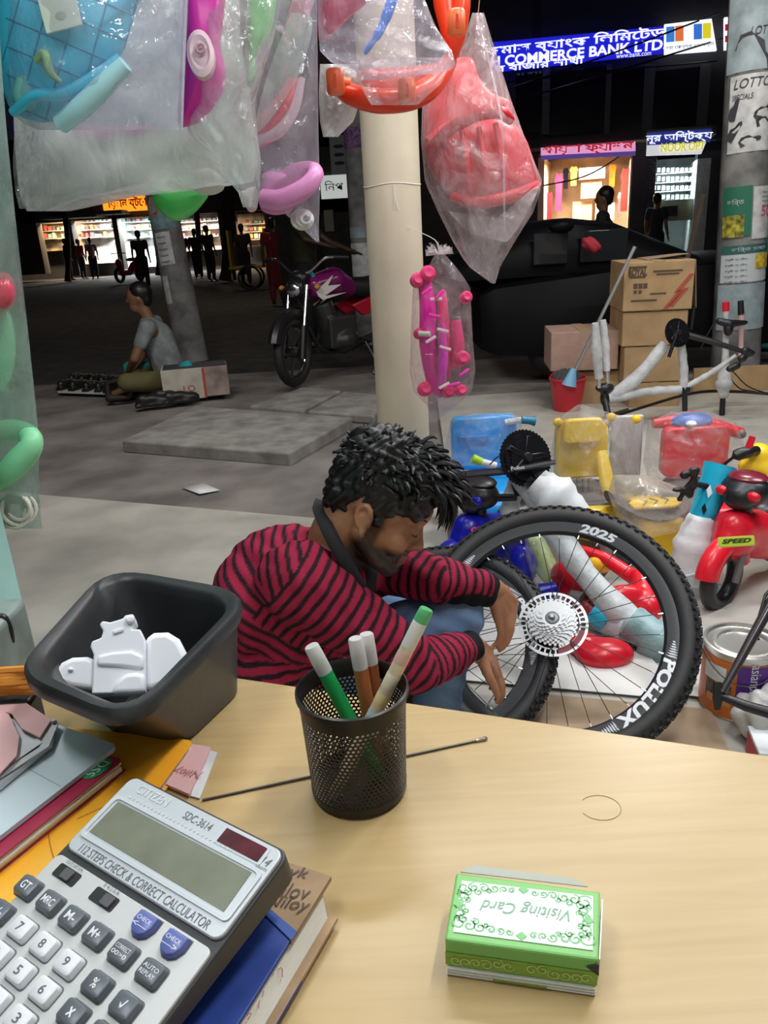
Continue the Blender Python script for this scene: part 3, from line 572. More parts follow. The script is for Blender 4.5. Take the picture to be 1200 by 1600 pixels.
# ---- ledger under the calculator
zl=.785; A0=G(515,1371,zl); A1=G(372,1600,zl); lx=(A1-A0).normalized(); LM=frame(A0,-lx,None,(0,0,1))   # y axis to the left/back
lw,ll=.17,.27
led=thing('ledger_book','worn hardback ledger with blue cover and brown corner under the calculator','book',LM)
BRN=mat('ledger_brown',(.36,.23,.12),.6,noise=.3,nscale=18); BLU=mat('ledger_blue',(.012,.045,.26),.55,noise=.3,nscale=9); PAGE=mat('book_pages',(.72,.69,.60),.8,noise=.15,nscale=60,aniso=(2,2,400))
off=LM.inverted()@G(529,1438,.7645)
b=B(LM); b.box((-ll/2,lw/2,-.0015),(ll,lw,.003)); b.build('cover',BLU,led,smooth=False,bev=.001)
b=B(LM); b.prism([(.001,-.0008),(-.054,-.0008),(-.040,.028),(-.036,.06),(.001,.09)],-.0032,.0006); b.build('corner_patch',BRN,led,smooth=False,label='brown leather corner')
b=B(LM); b.prism([(-.047,-.0012),(-.054,-.0012),(-.040,.033),(-.036,.06),(-.0335,.06),(-.036,.030)],.0002,.0010); b.build('blue_tape',mat('ledger_blue2',(.03,.09,.36),.5),led,smooth=False)
b=B(LM); x0,y0,z0=off; b.hexa([(-.004+x0,y0+.006,z0+.003),(-.004+x0,y0+lw,z0+.003),(-ll+x0,y0+lw,z0+.003),(-ll+x0,y0+.006,z0+.003)],[(-.006,.004,-.003),(-.006,lw,-.003),(-ll,lw,-.003),(-ll,.004,-.003)]); b.build('page_block',PAGE,led,smooth=False,fix=True)
b=B(LM); b.box((x0-ll/2-.05,y0+lw/2,z0+.0015),(ll-.0,lw,.003)); b.box((0,0,0),(0,0,0)); b.build('back_cover',BLU,led,smooth=False)
b=B(LM); b.box((x0-.045,y0+lw/2,z0+.0016),(.09,lw,.0034)); b.build('back_corner_patch',BRN,led,smooth=False,bev=.001,label='brown leather back cover corner')
PENI=mat('ink_brown',(.10,.06,.05),.7)
for t_,px,py,w_ in (('Nilov',452,1391,.030),('Niloy',450,1413,.030),('pyk',458,1364,.022)):
    q=G(px,py,zl+.0012); letter(t_,frame(q,V((.97,-.25,0)),None,(0,0,1)),w_,PENI,led,'handwriting',.012,.2)
scr=B()
for i in range(7):
    q=LM@V((-.06-.008*i,.0035,-.008)); scr.tube(curve([q+V((rnd.uniform(-.006,.006),rnd.uniform(-.006,.006),rnd.uniform(-.006,.004)))*1 for _ in range(4)],3),.00022,3)
scr.build('red_pen_scribble',mat('red_ink',(.55,.08,.2),.7),led,kind='stuff')
B(LM).add([(-.198,.02,.001),(-.165,.012,.002),(-.15,.05,.0015),(-.19,.06,.001)],[(0,1,2,3)]).build('torn_paper',WHITE,led,smooth=False,thick=.0006)
# ---- calculator
cm_=math.radians(-34.7086); ca_=math.radians(13.9327); CO=CAM+(V((-.1407,.4472,.8186))-CAM)*.9355
CMx=Matrix.Translation(CO)@Euler((0,0,cm_)).to_matrix().to_4x4()@Euler((ca_,0,0)).to_matrix().to_4x4(); KM=CMx@Matrix.Scale(.9355e-3,4)
calc=thing('desk_calculator','silver desk calculator with tilted display lying on books','calculator',CMx)
SILV=mat('calc_silver',(.55,.57,.60),.38,.35); CHAR=mat('calc_charcoal',(.035,.035,.037),.45); KGREY=mat('key_grey',(.115,.13,.15),.35); KWH=mat('key_white',(.72,.74,.77),.4); KBL=mat('key_blue',(.12,.15,.42),.35); KTXT=mat('key_print',(.8,.82,.84),.5); KTXD=mat('key_print_dark',(.12,.13,.14),.5); KCLR=mat('key_clear_edge',(.45,.48,.50),.15)
def slab2(z0,z1,z2,poly): # wedge: z0 at back bottom, z1 at front bottom
    return None
Y1=-204
b=B(KM); pr=rrect(158,206,9,4,0,Y1/2)
vs=[(x,y,-3) for x,y in pr]+[(x*.985,y,-27+15*(y/Y1)) for x,y in pr]; n=len(pr); b.add(vs,[tuple(range(n)),tuple(range(n,2*n))[::-1]]+[(i,n+i,n+(i+1)%n,(i+1)%n) for i in range(n)]); b.build('body',CHAR,calc,bev=.0012,ang=30,fix=True)
B(KM).hexa([(-60,-18,-50),(60,-18,-50),(60,-10,-50),(-60,-10,-50)],[(-62,-20,-24),(62,-20,-24),(62,-8,-24),(-62,-8,-24)]).build('prop_foot',CHAR,calc,smooth=False,fix=True)
B(KM).prism(rrect(153,66,7,4,0,-34.5),-3.5,0).build('display_panel',SILV,calc,bev=.0008,ang=30)
B(KM).prism(rrect(153,130,5,4,0,-137.5),-3.8,-.6).build('keyboard_panel',mat('calc_silver_light',(.58,.585,.58),.42,.2),calc,bev=.0006,ang=30)
q=rrect(147,37,4,4,0,-38); 
B(KM).loft([[(x*1.0,-38+(y+38)*1.0,.2) for x,y in q],[(x,y,1.2) for x,y in q],[(x*.965,-38+(y+38)*.88,1.2) for x,y in q],[(x*.955,-38+(y+38)*.86,-1.5) for x,y in q]],cap=False).build('display_bezel',mat('bezel_pale',(.62,.64,.67),.25,.2),calc,ang=30)
B(KM).prism([(-68,-23.5),(65.5,-23),(66.5,-51.5),(-68,-51)],-.8,.5).build('display',mat('lcd_olive',(.20,.205,.15),.22,noise=.18,nscale=25),calc,smooth=False)
B(KM).prism(rrect(41,14,2,3,46.5,-10.2),-.5,.5).build('solar_frame',mat('bezel_pale',(.6,.6,.6)),calc,smooth=False); B(KM).prism(rrect(37.5,11,.6,2,45.6,-10.2),-.5,.8).build('solar_panel',mat('solar_maroon',(.10,.012,.022),.12,noise=.4,nscale=60),calc,smooth=False)
def ct(t_,x,y,w_,m,h=None,sh=0,lift=.3): letter(t_,KM@T(x,y,0),w_,m,calc,'lettering',h,sh,lift=lift)
ct('CITIZEN',-46,-8.0,33,mat('raised_silver',(.66,.68,.70),.4,.2),7,0,.5); ct('SDC-3614',2.5,-9.5,27,KTXD,6); ct('112 STEPS CHECK & CORRECT CALCULATOR',0.5,-62.5,128,KTXD,6.2); ct('14',69.5,-12.5,7,KTXD,6,.25); ct('DIGITS',69.5,-17.6,9,KTXD,1.8)
b=B(KM)
for i in range(26): b.box((-62+4*i,-16.8,.3),(1.1,1.1,.6))
b.build('dot_row',mat('raised_silver',(.66,.68,.70)),calc,smooth=False,kind='stuff')
for x,lab_,w_ in ((-55.5,'CUT UP 5/4',17),(-15.5,'F 4 2 0 A',15)):
    s_=B(KM).prism(rrect(23,9.5,1.5,2,x,-81.5),-2,-.2).build('switch_well',mat('switch_black',(.01,.01,.01),.5),calc,smooth=False)
    B(KM).prism(rrect(9,7.5,1,2,x+(4 if x>-30 else 1),-81.5),-1,1.6).build('slider',mat('slider_grey',(.09,.095,.10),.4),s_,bev=.0003)
    ct(lab_,x,-74.3,w_,KTXD,2.6)
def key(x,y,t_,m,tm,w_=17.5,h_=13.5,shape=None,t2=None):
    pr=rrect(w_,h_,2.4,3) if shape is None else shape
    k_=B(KM@T(x,y,0)).loft([[(p*1.0,q*1.0,-1) for p,q in pr],[(p,q,1.8) for p,q in pr],[(p*.9,q*.88,4.3) for p,q in pr],[(p*.8,q*.76,4.8) for p,q in pr]]).build('key',m,calc,ang=35)
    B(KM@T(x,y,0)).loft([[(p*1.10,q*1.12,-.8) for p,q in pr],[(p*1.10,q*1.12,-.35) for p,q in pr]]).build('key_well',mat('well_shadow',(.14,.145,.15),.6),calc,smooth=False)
    h=5.6 if len(t_)<3 else 5
    if t2: letter(t_,KM@T(x,y+1.9,4.9),12.5,tm,k_,'legend',2.6,lift=.05); letter(t2,KM@T(x,y-1.9,4.9),12.5,tm,k_,'legend',2.6,lift=.05)
    else: letter(t_,KM@T(x,y,4.9),(4.2 if len(t_)==1 else 8.5 if len(t_)==2 else 11),tm,k_,'legend',h,bold=.012,lift=.05)
cx=[-72,-47,-22.6,2,27,52.5]; ry=[-100.8,-121.3,-139.2,-157,-175,-192]
key(cx[0],ry[0],'GT',KGREY,KTXT); key(cx[1],ry[0],'MRC',KGREY,KTXT); key(cx[2],ry[0],'M-',KGREY,KTXT); key(cx[3],ry[0],'M+',KGREY,KTXT); key(cx[4],ry[0],'CORRECT',KGREY,KTXT,t2='00>0'); key(cx[5],ry[0],'AUTO',KGREY,KTXT,t2='REPLAY')
shd=[(-8.5,7),(8.5,7),(8.8,0),(6.5,-5),(2.5,-7.6),(-2.5,-7.6),(-6.5,-5),(-8.8,0)]
key(25.5,-81.8,'CHECK',KBL,KTXT,shape=shd,t2='<—'); key(52.5,-82,'CHECK',KBL,KTXT,shape=shd,t2='—>')
rows_=[['+/-','7','8','9','%','√'],['▸','4','5','6','×','÷'],['C','1','2','3','-','+'],['AC','0','00','.','+','=']]
for r_,row_ in enumerate(rows_):
    for c_,t_ in enumerate(row_):
        num=t_.isdigit() or t_=='.'; xx=cx[c_]+(-2.5 if c_ in(1,2,3) and r_>=0 else 0)
        key(xx if c_>0 else cx[0]-3,ry[r_+1],t_,KWH if num else KGREY,KTXD if num else KTXT)
# ---- books at the left
def book(name,label,M,w,l,th,covm,pages=True,corner=.0):
    ob=thing(name,label,'notebook',M)
    if pages:
        B(M).box((-w/2,-l/2,.0008),(w,l,.0012)).build('back_cover',covm,ob,smooth=False)
        b=B(M); nl=4
        for i in range(nl): z=.0016+(th-.003)*i/nl; s_=.0012*((i*7)%3); b.box((-w/2-.001-s_,-l/2-.0005-s_,z+(th-.003)/nl/2),(w-.003,l-.003,(th-.003)/nl*.9))
        b.build('page_block',PAGE,ob,smooth=False)
    pr=rrect(w,l,.006,3,-w/2,-l/2)
    B(M).prism(pr,th-.0012 if pages else 0,th).build('cover',covm,ob,smooth=False)
    return ob
OC=G(303,1157,.772); od=G(240,1243,.772)-OC
ORM=mat('orange_cover',(.92,.36,.02),.28,noise=.45,nscale=10,col2=(.95,.48,.04))
OM=frame(V((OC.x,OC.y,.762)),-od.normalized().cross(V((0,0,1)))*-1,None,(0,0,1)); 
if (OM.to_3x3()@V((0,1,0))).dot(od)>0: OM=OM@T(0,0,0,180)
ob=book('notebook','glossy orange notebook with autumn leaf print between tub and calculator',OM,.19,.25,.010,ORM)
b=B(OM)
for i in range(9):
    x,y=-.03-.018*i+rnd.uniform(-.01,.01),-.07-.016*i+rnd.uniform(-.02,.02); b.tube(curve([(x,y,.0101),(x+rnd.uniform(-.02,.02),y-.02,.0101),(x+rnd.uniform(-.04,.04),y-.05,.0101)],4),.0006,3,flat=.3)
b.build('printed_twig',mat('twig_brown',(.45,.14,.02),.6),ob,kind='stuff')
pq=[G(x,y,.7615) for x,y in ((262,1200),(290,1165),(330,1171),(322,1192),(296,1245),(250,1225))]
pk=thing('paper_pad','pink paper pad with handwriting sticking out under the orange notebook','paper pad',Matrix.Translation(pq[3])); PINK=mat('pink_paper',(.66,.40,.40),.75)
B().add(pq+[q+V((0,0,.003)) for q in pq],[tuple(range(6))[::-1],tuple(range(6,12))]+[(i,(i+1)%6,6+(i+1)%6,6+i) for i in range(6)]).build('top_sheet',PINK,pk,smooth=False,fix=True)
q=[G(x,y,.7612) for x,y in ((325,1172),(340,1176),(312,1248),(298,1244))]; B().add(q,[(0,1,2,3)]).build('under_sheet',PAPER,pk,smooth=False,thick=.001)
letter('Niloy',frame(G(294,1206,.7652),V((-.93,.30,0)),None,(0,0,1)),.028,mat('pencil_red',(.45,.18,.2),.7),pk,'handwriting',.011,.2)
cc=G(193,1186,.786); dC=G(0,1338,.786)-cc; fr=frame(V((cc.x,cc.y,.772)),dC.normalized()*-1,None,(0,0,1)); fr=fr if (fr.to_3x3()@V((0,1,0))).y<0 else fr
CRM=mat('crimson_cover',(.45,.025,.08),.35,noise=.2,nscale=15)
def along(px,py,p2,z,zb):   # book frame: corner at pixel, near edge runs towards p2; body lies to the back-left
    c=G(px,py,z); d=(G(*p2,z)-c).normalized(); x=-d; y=V((-x.y,x.x,0)); 
    return frame(V((c.x,c.y,zb)),V((-y.x,-y.y,0))*-1 if False else x,None,(0,0,1))
def book2(name,label,px,py,p2,zb,th,w,l,m,pages=True):
    F=along(px,py,p2,zb+th,zb)         # local: x=-d (towards corner), +y to the back-left
    return book(name,label,F@T(0,l,0),w,l,th,m,pages),F
nb,F=book2('notebook','crimson notebook with round green logo under the pale blue folder',193,1187,(0,1340),.772,.012,.24,.16,CRM)
lg=frame(G(152,1201,.7845),F.to_3x3()@V((1,0,0)),None,(0,0,1)); vs=[(.014*math.cos(2*PI*i/24),.009*math.sin(2*PI*i/24),.0001) for i in range(24)]
B(lg).add(vs,[tuple(range(24))]).build('logo_oval',mat('logo_green',(.02,.30,.10),.5),nb,smooth=False); letter('DSS',lg@T(0,0,0,180),.02,WHITE,nb,'logo_letters',.009,lift=.0004)
LB=mat('pale_blue_cover',(.58,.68,.73),.45,noise=.06,nscale=6)
fo,F2=book2('folder','pale blue folder lying on the crimson notebook at the left edge',184,1164,(0,1306),.785,.004,.26,.15,LB,False)
B(F2).tube([(-.06,.002,.0042),(-.055,.055,.0042)],.0003,4).build('crease_line',mat('line_grey',(.3,.38,.42),.6),fo)
pz=.800; ptp=[G(x,y,pz) for x,y in ((-60,1040),(0,1082),(22,1086),(88,1130),(70,1160),(50,1150),(38,1120),(-40,1180),(-100,1150))]
pd=thing('receipt_pad','torn pink receipt pad with curled pages lying on the pale blue folder','paper pad',Matrix.Translation(G(20,1130,.790)))
def sheet(name,pix,z0,z1,m,th=.0012):
    q=[G(x,y,z0+(z1-z0)*((y-1080)/140)) for x,y in pix]; n=len(q); B().add(q+[v-V((0,0,th)) for v in q],[tuple(range(n)),tuple(range(n,2*n))[::-1]]+[(i,n+i,n+(i+1)%n,(i+1)%n) for i in range(n)]).build(name,m,pd,smooth=False,fix=True)
sheet('pad_block',[(-80,1060),(0,1090),(86,1133),(80,1160),(0,1226),(-80,1280)],.796,.796,PAPER,.005)
sheet('printed_slip',[(60,1150),(82,1122),(92,1128),(76,1166),(30,1196),(0,1215),(-20,1222)],.799,.799,mat('slip_grey',(.55,.56,.57),.7),.001)
sheet('top_sheet',[(-80,1040),(2,1080),(16,1082),(80,1124),(62,1152),(34,1138),(18,1115),(-80,1090)],.803,.803,PINK)
sheet('front_sheet',[(-80,1100),(0,1108),(14,1116),(30,1150),(26,1180),(0,1208),(-80,1260)],.806,.805,PINK)
for i in range(4): sheet('torn_page',[(36+4*i,1152+5*i),(66-3*i,1160+6*i),(20-6*i,1192+6*i),(-20,1222+3*i),(-20,1216+3*i),(10,1192)],.800-.001*i,.800-.001*i,WHITE if i%2 else PAPER,.0005)
q=G(92,1128,.8005); B().ell(q-V((.004,0,0)),(.0022,.003,.0003),8).build('ink_dot',INK,pd)
# ---- grey dispenser box, cable and orange cord behind the books
bx=P(-6,1028,.70); gb=thing('plastic_box','grey green plastic box with black cable at the left end of the desk','box',Matrix.Translation((bx.x-.03,.70,ZT)))
B().box((bx.x-.028,.70,.81),(.10,.09,.095)).build('case',mat('box_grey_green',(.22,.28,.26),.35,noise=.3,nscale=20),gb,bev=.008,seg=3)
B().tube(curve([P(-20,985,.70),P(2,963,.70),P(14,980,.70),P(18,1003,.70)],5),.0035,8).build('cable',BLACK,gb)
q=P(10,1066,.63); oc=thing('cord_hank','small hank of orange cord behind the torn pink pad','cord',Matrix.Translation((q.x-.03,q.y,ZT)))
b=B()
for i in range(7): b.tube([q+V((-.11+.028*k,.004*math.sin(k*2+i),-.012+.004*i+.002*math.sin(k*3+i))) for k in range(6)],.0035,6)
b.build('strands',mat('orange_cord',(.65,.25,.03),.8),oc,kind='stuff'); B().box((q.x-.06,q.y+.005,.782),(.16,.03,.043)).build('spool',BLACK,oc,bev=.004)
# ================================================================ PEOPLE
def limb(b,pts,rs,n=14):
    pts=[V(p) for p in pts]
    for i in range(len(pts)):
        b.ell(pts[i],rs[i],n)
        if i: b.tube([pts[i-1],pts[i]],[rs[i-1],rs[i]],n)
    return b
def fuse(b,name,m,parent=None,vox=.006,it=4,fac=.5,paint=None,disp=None):
    """one continuous surface from overlapping volumes; paint(co)->tuple gives a point colour attribute 'tint'"""
    me=bpy.data.meshes.new('t'); me.from_pydata([tuple(v) for v in b.v],[],b.f); o=bpy.data.objects.new('t',me); COL.objects.link(o)
    r=o.modifiers.new('r','REMESH'); r.mode='VOXEL'; r.voxel_size=vox; r.use_smooth_shade=True
    if it: s=o.modifiers.new('s','SMOOTH'); s.factor=fac; s.iterations=it
    dg=bpy.context.evaluated_depsgraph_get(); dg.update(); nm=bpy.data.meshes.new_from_object(o.evaluated_get(dg)); bpy.data.objects.remove(o); bpy.data.meshes.remove(me)
    n=len(nm.vertices); co=np.empty(n*3,'f'); nm.vertices.foreach_get('co',co); co=co.reshape(-1,3)
    if disp is not None:
        no=np.empty(n*3,'f'); nm.vertices.foreach_get('normal',no); co=co+no.reshape(-1,3)*disp(co)[:,None]
    if paint is not None:
        c=np.ones((n,4),'f'); c[:,:3]=paint(co); a=nm.attributes.new('tint','FLOAT_COLOR','POINT'); a.data.foreach_set('color',c.ravel())
    if parent is not None:
        X=np.array(_root[parent].inverted()); co=co@X[:3,:3].T+X[:3,3]
    nm.vertices.foreach_set('co',np.ascontiguousarray(co,'f').ravel()); nm.update()
    nm.name=name; ob=bpy.data.objects.new(name,nm); COL.objects.link(ob); nm.materials.clear(); nm.materials.append(m); nm.shade_smooth()
    if parent is not None: ob.parent=parent; _root[ob]=_root[parent]
    else: _root[ob]=Matrix()
    return ob
def tintmat(name,rough=.6,bump=.0,bscale=200,sss=0.0,spec=.5):
    m=mat(name,(.5,.5,.5),rough,bump=bump,bscale=bscale,sss=sss,spec=spec); nt=m.node_tree; a=nt.nodes.new('ShaderNodeAttribute'); a.attribute_name='tint'; nt.links.new(a.outputs['Color'],nt.nodes['Principled BSDF'].inputs['Base Color']); return m
def sst(x,a,b_): t=np.clip((x-a)/(b_-a),0,1); return t*t*(3-2*t)
SKIN=tintmat('skin',.48,.08,160,.08); HAIR=mat('black_hair',(.008,.007,.008),.42,spec=.45)
# ---------------- the crouching man
root_pos=P(500,1000,1.45); man=None
# image-guided joints
HC=P(584,800,1.47); SRj=P(462,905,1.36); SLj=P(600,882,1.63); ELr=P(652,1042,1.36); WRr=P(738,1008,1.50)
ELl=P(680,905,1.55); WRl=P(771,922,1.60); NK=P(522,868,1.49); CH=P(470,930,1.50); PV=P(425,1075,1.50)
KNr=P(710,960,1.60); KNl=P(702,930,1.76); HPr=P(440,1075,1.46); HPl=P(440,1065,1.62); ANr=V((KNr.x-.06,KNr.y-.05,.09)); ANl=V((KNl.x-.16,KNl.y-.02,.09))
hs=V((-.10,-1,.10)).normalized(); hf=(CR*.90-CU*.47); hf=(hf-hs*hf.dot(hs)).normalized(); hu=hf.cross(hs)*-1
if hu.z<0: hu=-hu
hl=-hs
HM=Matrix(((hf.x,hl.x,hu.x,HC.x),(hf.y,hl.y,hu.y,HC.y),(hf.z,hl.z,hu.z,HC.z),(0,0,0,1)))
def H(x,y,z): return HM@V((x,y,z))
b=B()
b.ell((-.012,0,.045),(.098,.078,.086),24,HM); b.ell((.03,0,-.015),(.066,.062,.085),20,HM); b.ell((.035,0,-.062),(.055,.052,.042),16,HM)
b.ell((.080,0,-.088),(.022,.024,.019),12,HM); b.ell((.055,0,.045),(.055,.062,.05),16,HM)
limb(b,[H(.090,0,.024),H(.104,0,-.004),H(.113,0,-.021)],[.010,.0105,.0125],12); limb(b,[H(.084,0,.024),H(.090,0,-.004),H(.094,0,-.026)],[.013,.015,.018],12)
for s in (-1,1):
    b.ell(H(.102,s*.012,-.024),.009,10); limb(b,[H(.094,s*.012,.030),H(.084,s*.045,.030)],[.011,.009],10)
    b.ell((.086,s*.031,.010),(.013,.015,.011),12,HM); b.ell((.062,s*.040,-.025),(.030,.022,.028),12,HM); limb(b,[H(-.005,s*.052,-.04),H(.05,s*.046,-.075),H(.078,s*.015,-.092)],[.018,.018,.016],10)
    limb(b,[H(.100,0,-.054),H(.088,s*.022,-.058)],[.0075,.005],8); limb(b,[H(.098,0,-.066),H(.086,s*.020,-.064)],[.0085,.005],8)
    # ear: shell, helix rim, lobe
    EM=HM@Matrix.Translation((-.010,s*.080,-.002))@Euler((0,R(-14),s*R(24)),'XYZ').to_matrix().to_4x4()
    b.ell((0,0,0),(.015,.006,.026),12,EM); limb(b,[EM@V(q) for q in ((.014,0,.005),(.010,s*.005,.024),(-.004,s*.007,.031),(-.017,s*.007,.020),(-.019,s*.006,.002),(-.010,s*.004,-.016))],[.0045,.005,.0052,.0052,.005,.005],8); b.ell((.002,s*.003,-.026),(.009,.006,.011),10,EM)
    limb(b,[EM@V(q) for q in ((.004,s*.004,.012),(-.008,s*.004,.006),(-.007,s*.004,-.010))],[.0035,.004,.0035],8); b.ell((.013,s*.003,-.004),(.005,.005,.008),8,EM)
limb(b,[H(-.03,0,-.01),H(-.045,0,-.075),NK,CH,PV],[.060,.058,.066,.12,.13],18)
limb(b,[NK,SLj,ELl,WRl],[.055,.040,.034,.026]); limb(b,[NK,SRj,ELr,WRr],[.055,.040,.034,.027])
limb(b,[PV,HPr,KNr,ANr,ANr+V((.16,-.02,-.05))],[.12,.09,.058,.038,.032]); limb(b,[PV,HPl,KNl,ANl,ANl+V((.16,.02,-.05))],[.12,.09,.058,.038,.032])
def hand(b,W,kn,back,spread,fing,thumb,size=1.0):
    """W wrist, kn middle knuckle point, back = normal of the back of the hand, fing: per finger list of 3 direction vectors"""
    ax=(kn-W).normalized(); bk=(V(back)-ax*V(back).dot(ax)).normalized(); sd=ax.cross(bk)  # sd: towards the little finger or thumb depending on hand
    L=(kn-W).length; knk=[]
    for i,o_ in enumerate((-1.5,-.5,.5,1.5)):
        k=W+ax*L*(1.0-.05*abs(o_-.0))+sd*(.0212*o_*size)-bk*.004*abs(o_); knk.append(k)
        limb(b,[W+sd*.008*o_,W+ax*L*.5+sd*.0135*o_*size,k],[.018*size,.0145*size,.0105*size],10)
    lens=((.044,.026,.021),(.047,.030,.022),(.043,.028,.021),(.035,.021,.018))
    for i in range(4):
        p=knk[i]; pts=[p]
        for j in range(3):
            d=fing[i][j]; d=(ax*d[0]+sd*d[1]-bk*d[2]).normalized(); p=p+d*lens[i][j]*size; pts.append(p)
        r0=(.0085,.0088,.0085,.0076)[i]*size; limb(b,pts,[r0*1.05,r0,r0*.88,r0*.74],10); b.ell(pts[1],r0*1.06,10)
    t0=W+ax*L*.30+sd*(thumb[0]*.018*size); p=t0; pts=[p]
    for d,l in zip(thumb[1],(.036,.032,.024)):
        d=(ax*d[0]+sd*d[1]-bk*d[2]).normalized(); p=p+d*l*size; pts.append(p)
    limb(b,pts,[.014*size,.0115*size,.0098*size,.0080*size],10)
    return knk
# far (left) hand: back towards the camera, fingers hanging and pinching
KL=P(795,956,1.59); fl=[[(.75,-.15,.55),(.10,-.25,1),(-.35,-.2,.9)],[(.72,-.05,.6),(.0,-.1,1),(-.45,-.1,.8)],[(.7,.05,.65),(-.05,.0,1),(-.5,0,.8)],[(.65,.12,.7),(-.15,.05,1),(-.6,.05,.7)]]
down=V((-.05,-.15,-1))
def hand_dirs(W,kn,back,dirs):   # world directions -> (ax, sd, -bk) components
    ax=(kn-W).normalized(); bk=(V(back)-ax*V(back).dot(ax)).normalized(); sd=ax.cross(bk)
    return [[(V(d).dot(ax),V(d).dot(sd),-V(d).dot(bk)) for d in f] for f in dirs]
im=lambda x,y,z=0.0:(CR*x-CU*y+FW*z)
bkL=-FW*.9+CR*.25+CU*.3; bkR=-FW*.7+CU*.7+CR*.2
fd=hand_dirs(WRl,KL,bkL,[[im(-.15,.9,-.25),im(-.35,.9,.0),im(-.3,.8,.3)],[im(.0,.95,-.2),im(-.28,.95,.05),im(-.5,.75,.2)],[im(.15,.95,0),im(-.2,1,.1),im(-.6,.7,.2)],[im(.22,.9,.15),im(-.2,.9,.2),im(-.6,.6,.2)]])
td=hand_dirs(WRl,KL,bkL,[[im(-.35,.9,-.15),im(-.1,1,.0),im(.25,.95,.05)]])[0]
hand(b,WRl,KL,bkL,1,fd,(-1.3,td),1.0)
KR=P(776,1038,1.545); 
fd=hand_dirs(WRr,KR,bkR,[[im(.25,.9,.1),im(.0,1,.1),im(-.35,.8,.1)],[im(.3,.9,.15),im(.05,1,.1),im(-.4,.8,.1)],[im(.35,.85,.25),im(.05,1,.15),im(-.4,.8,.15)],[im(.35,.8,.35),im(.0,1,.2),im(-.4,.8,.2)]])
td=hand_dirs(WRr,KR,bkR,[[im(.35,.85,-.25),im(.45,.9,.1),im(.35,.9,.3)]])[0]
hand(b,WRr,KR,bkR,1,fd,(1.3 if (KR-WRr).normalized().cross(bkR).dot(-CU)>0 else -1.3,td),1.0)
HI=np.array(HM.inverted())
def skinpaint(co):
    l=co@HI[:3,:3].T+HI[:3,3]; x,y,z=l[:,0],l[:,1],l[:,2]; c=np.tile(np.array([.36,.165,.088]),(len(co),1)); inh=(np.abs(l)<.16).all(1)
    def mix(w_,col): nonlocal c; w_=(w_*inh)[:,None]; c=c*(1-w_)+np.array(col)*w_
    beard=sst(-z,.030,.052)*sst(x,-.035,.0)*(1-sst(x,.088,.095)*(1-sst(-z,.072,.078))*(1-sst(-z,.0,.05)*0))
    side=sst(x,-.01,.005)*(1-sst(x,.022,.034))*sst(-z,-.03,-.01)*sst(np.abs(y),.045,.055)
    must=sst(x,.088,.095)*sst(-z,.034,.040)*(1-sst(-z,.049,.052))*(1-sst(np.abs(y),.026,.034))
    mix(np.clip(beard*.97,0,1),(.030,.020,.016)); mix(side*.75,(.03,.02,.016)); mix(must*.8,(.035,.022,.017))
    lips=sst(x,.088,.094)*sst(-z,.051,.053)*(1-sst(-z,.070,.073))*(1-sst(np.abs(y),.02,.025)); mix(lips*.85,(.25,.085,.065))
    nose=np.exp(-(((x-.118)/.02)**2+(y/.016)**2+((z+.02)/.018)**2)); mix(nose*.35,(.42,.20,.11))
    eye=np.exp(-(((x-.094)/.02)**2+((np.abs(y)-.031)/.016)**2+((z-.010)/.010)**2)); mix(eye*.45,(.16,.07,.04))
    return c
man=fuse(b,'person',SKIN,None,.0042,3,.5,skinpaint)
tag(man,'young man in striped red and black shirt crouching, working on a bicycle wheel','person')
# eyelash lines, brows, nails
b=B()
for s in (-1,1): b.tube([H(.094,s*.018,.0055),H(.0985,s*.028,.003),H(.096,s*.038,.003),H(.086,s*.046,.006)],[.0008,.0014,.0014,.0008],6)
b.build('eyelashes',HAIR,man)
b=B()
for s in (-1,1):
    for k in range(12):
        t=k/11; q=H(.104-.020*t*t,s*(.012+.036*t),.033+.006*math.sin(t*2.4)); b.tube([q,q+HM.to_3x3()@V((-.002,s*.008,.003+.004*(1-t)))],[.0022,.0006],5)
b.build('eyebrows',HAIR,man)
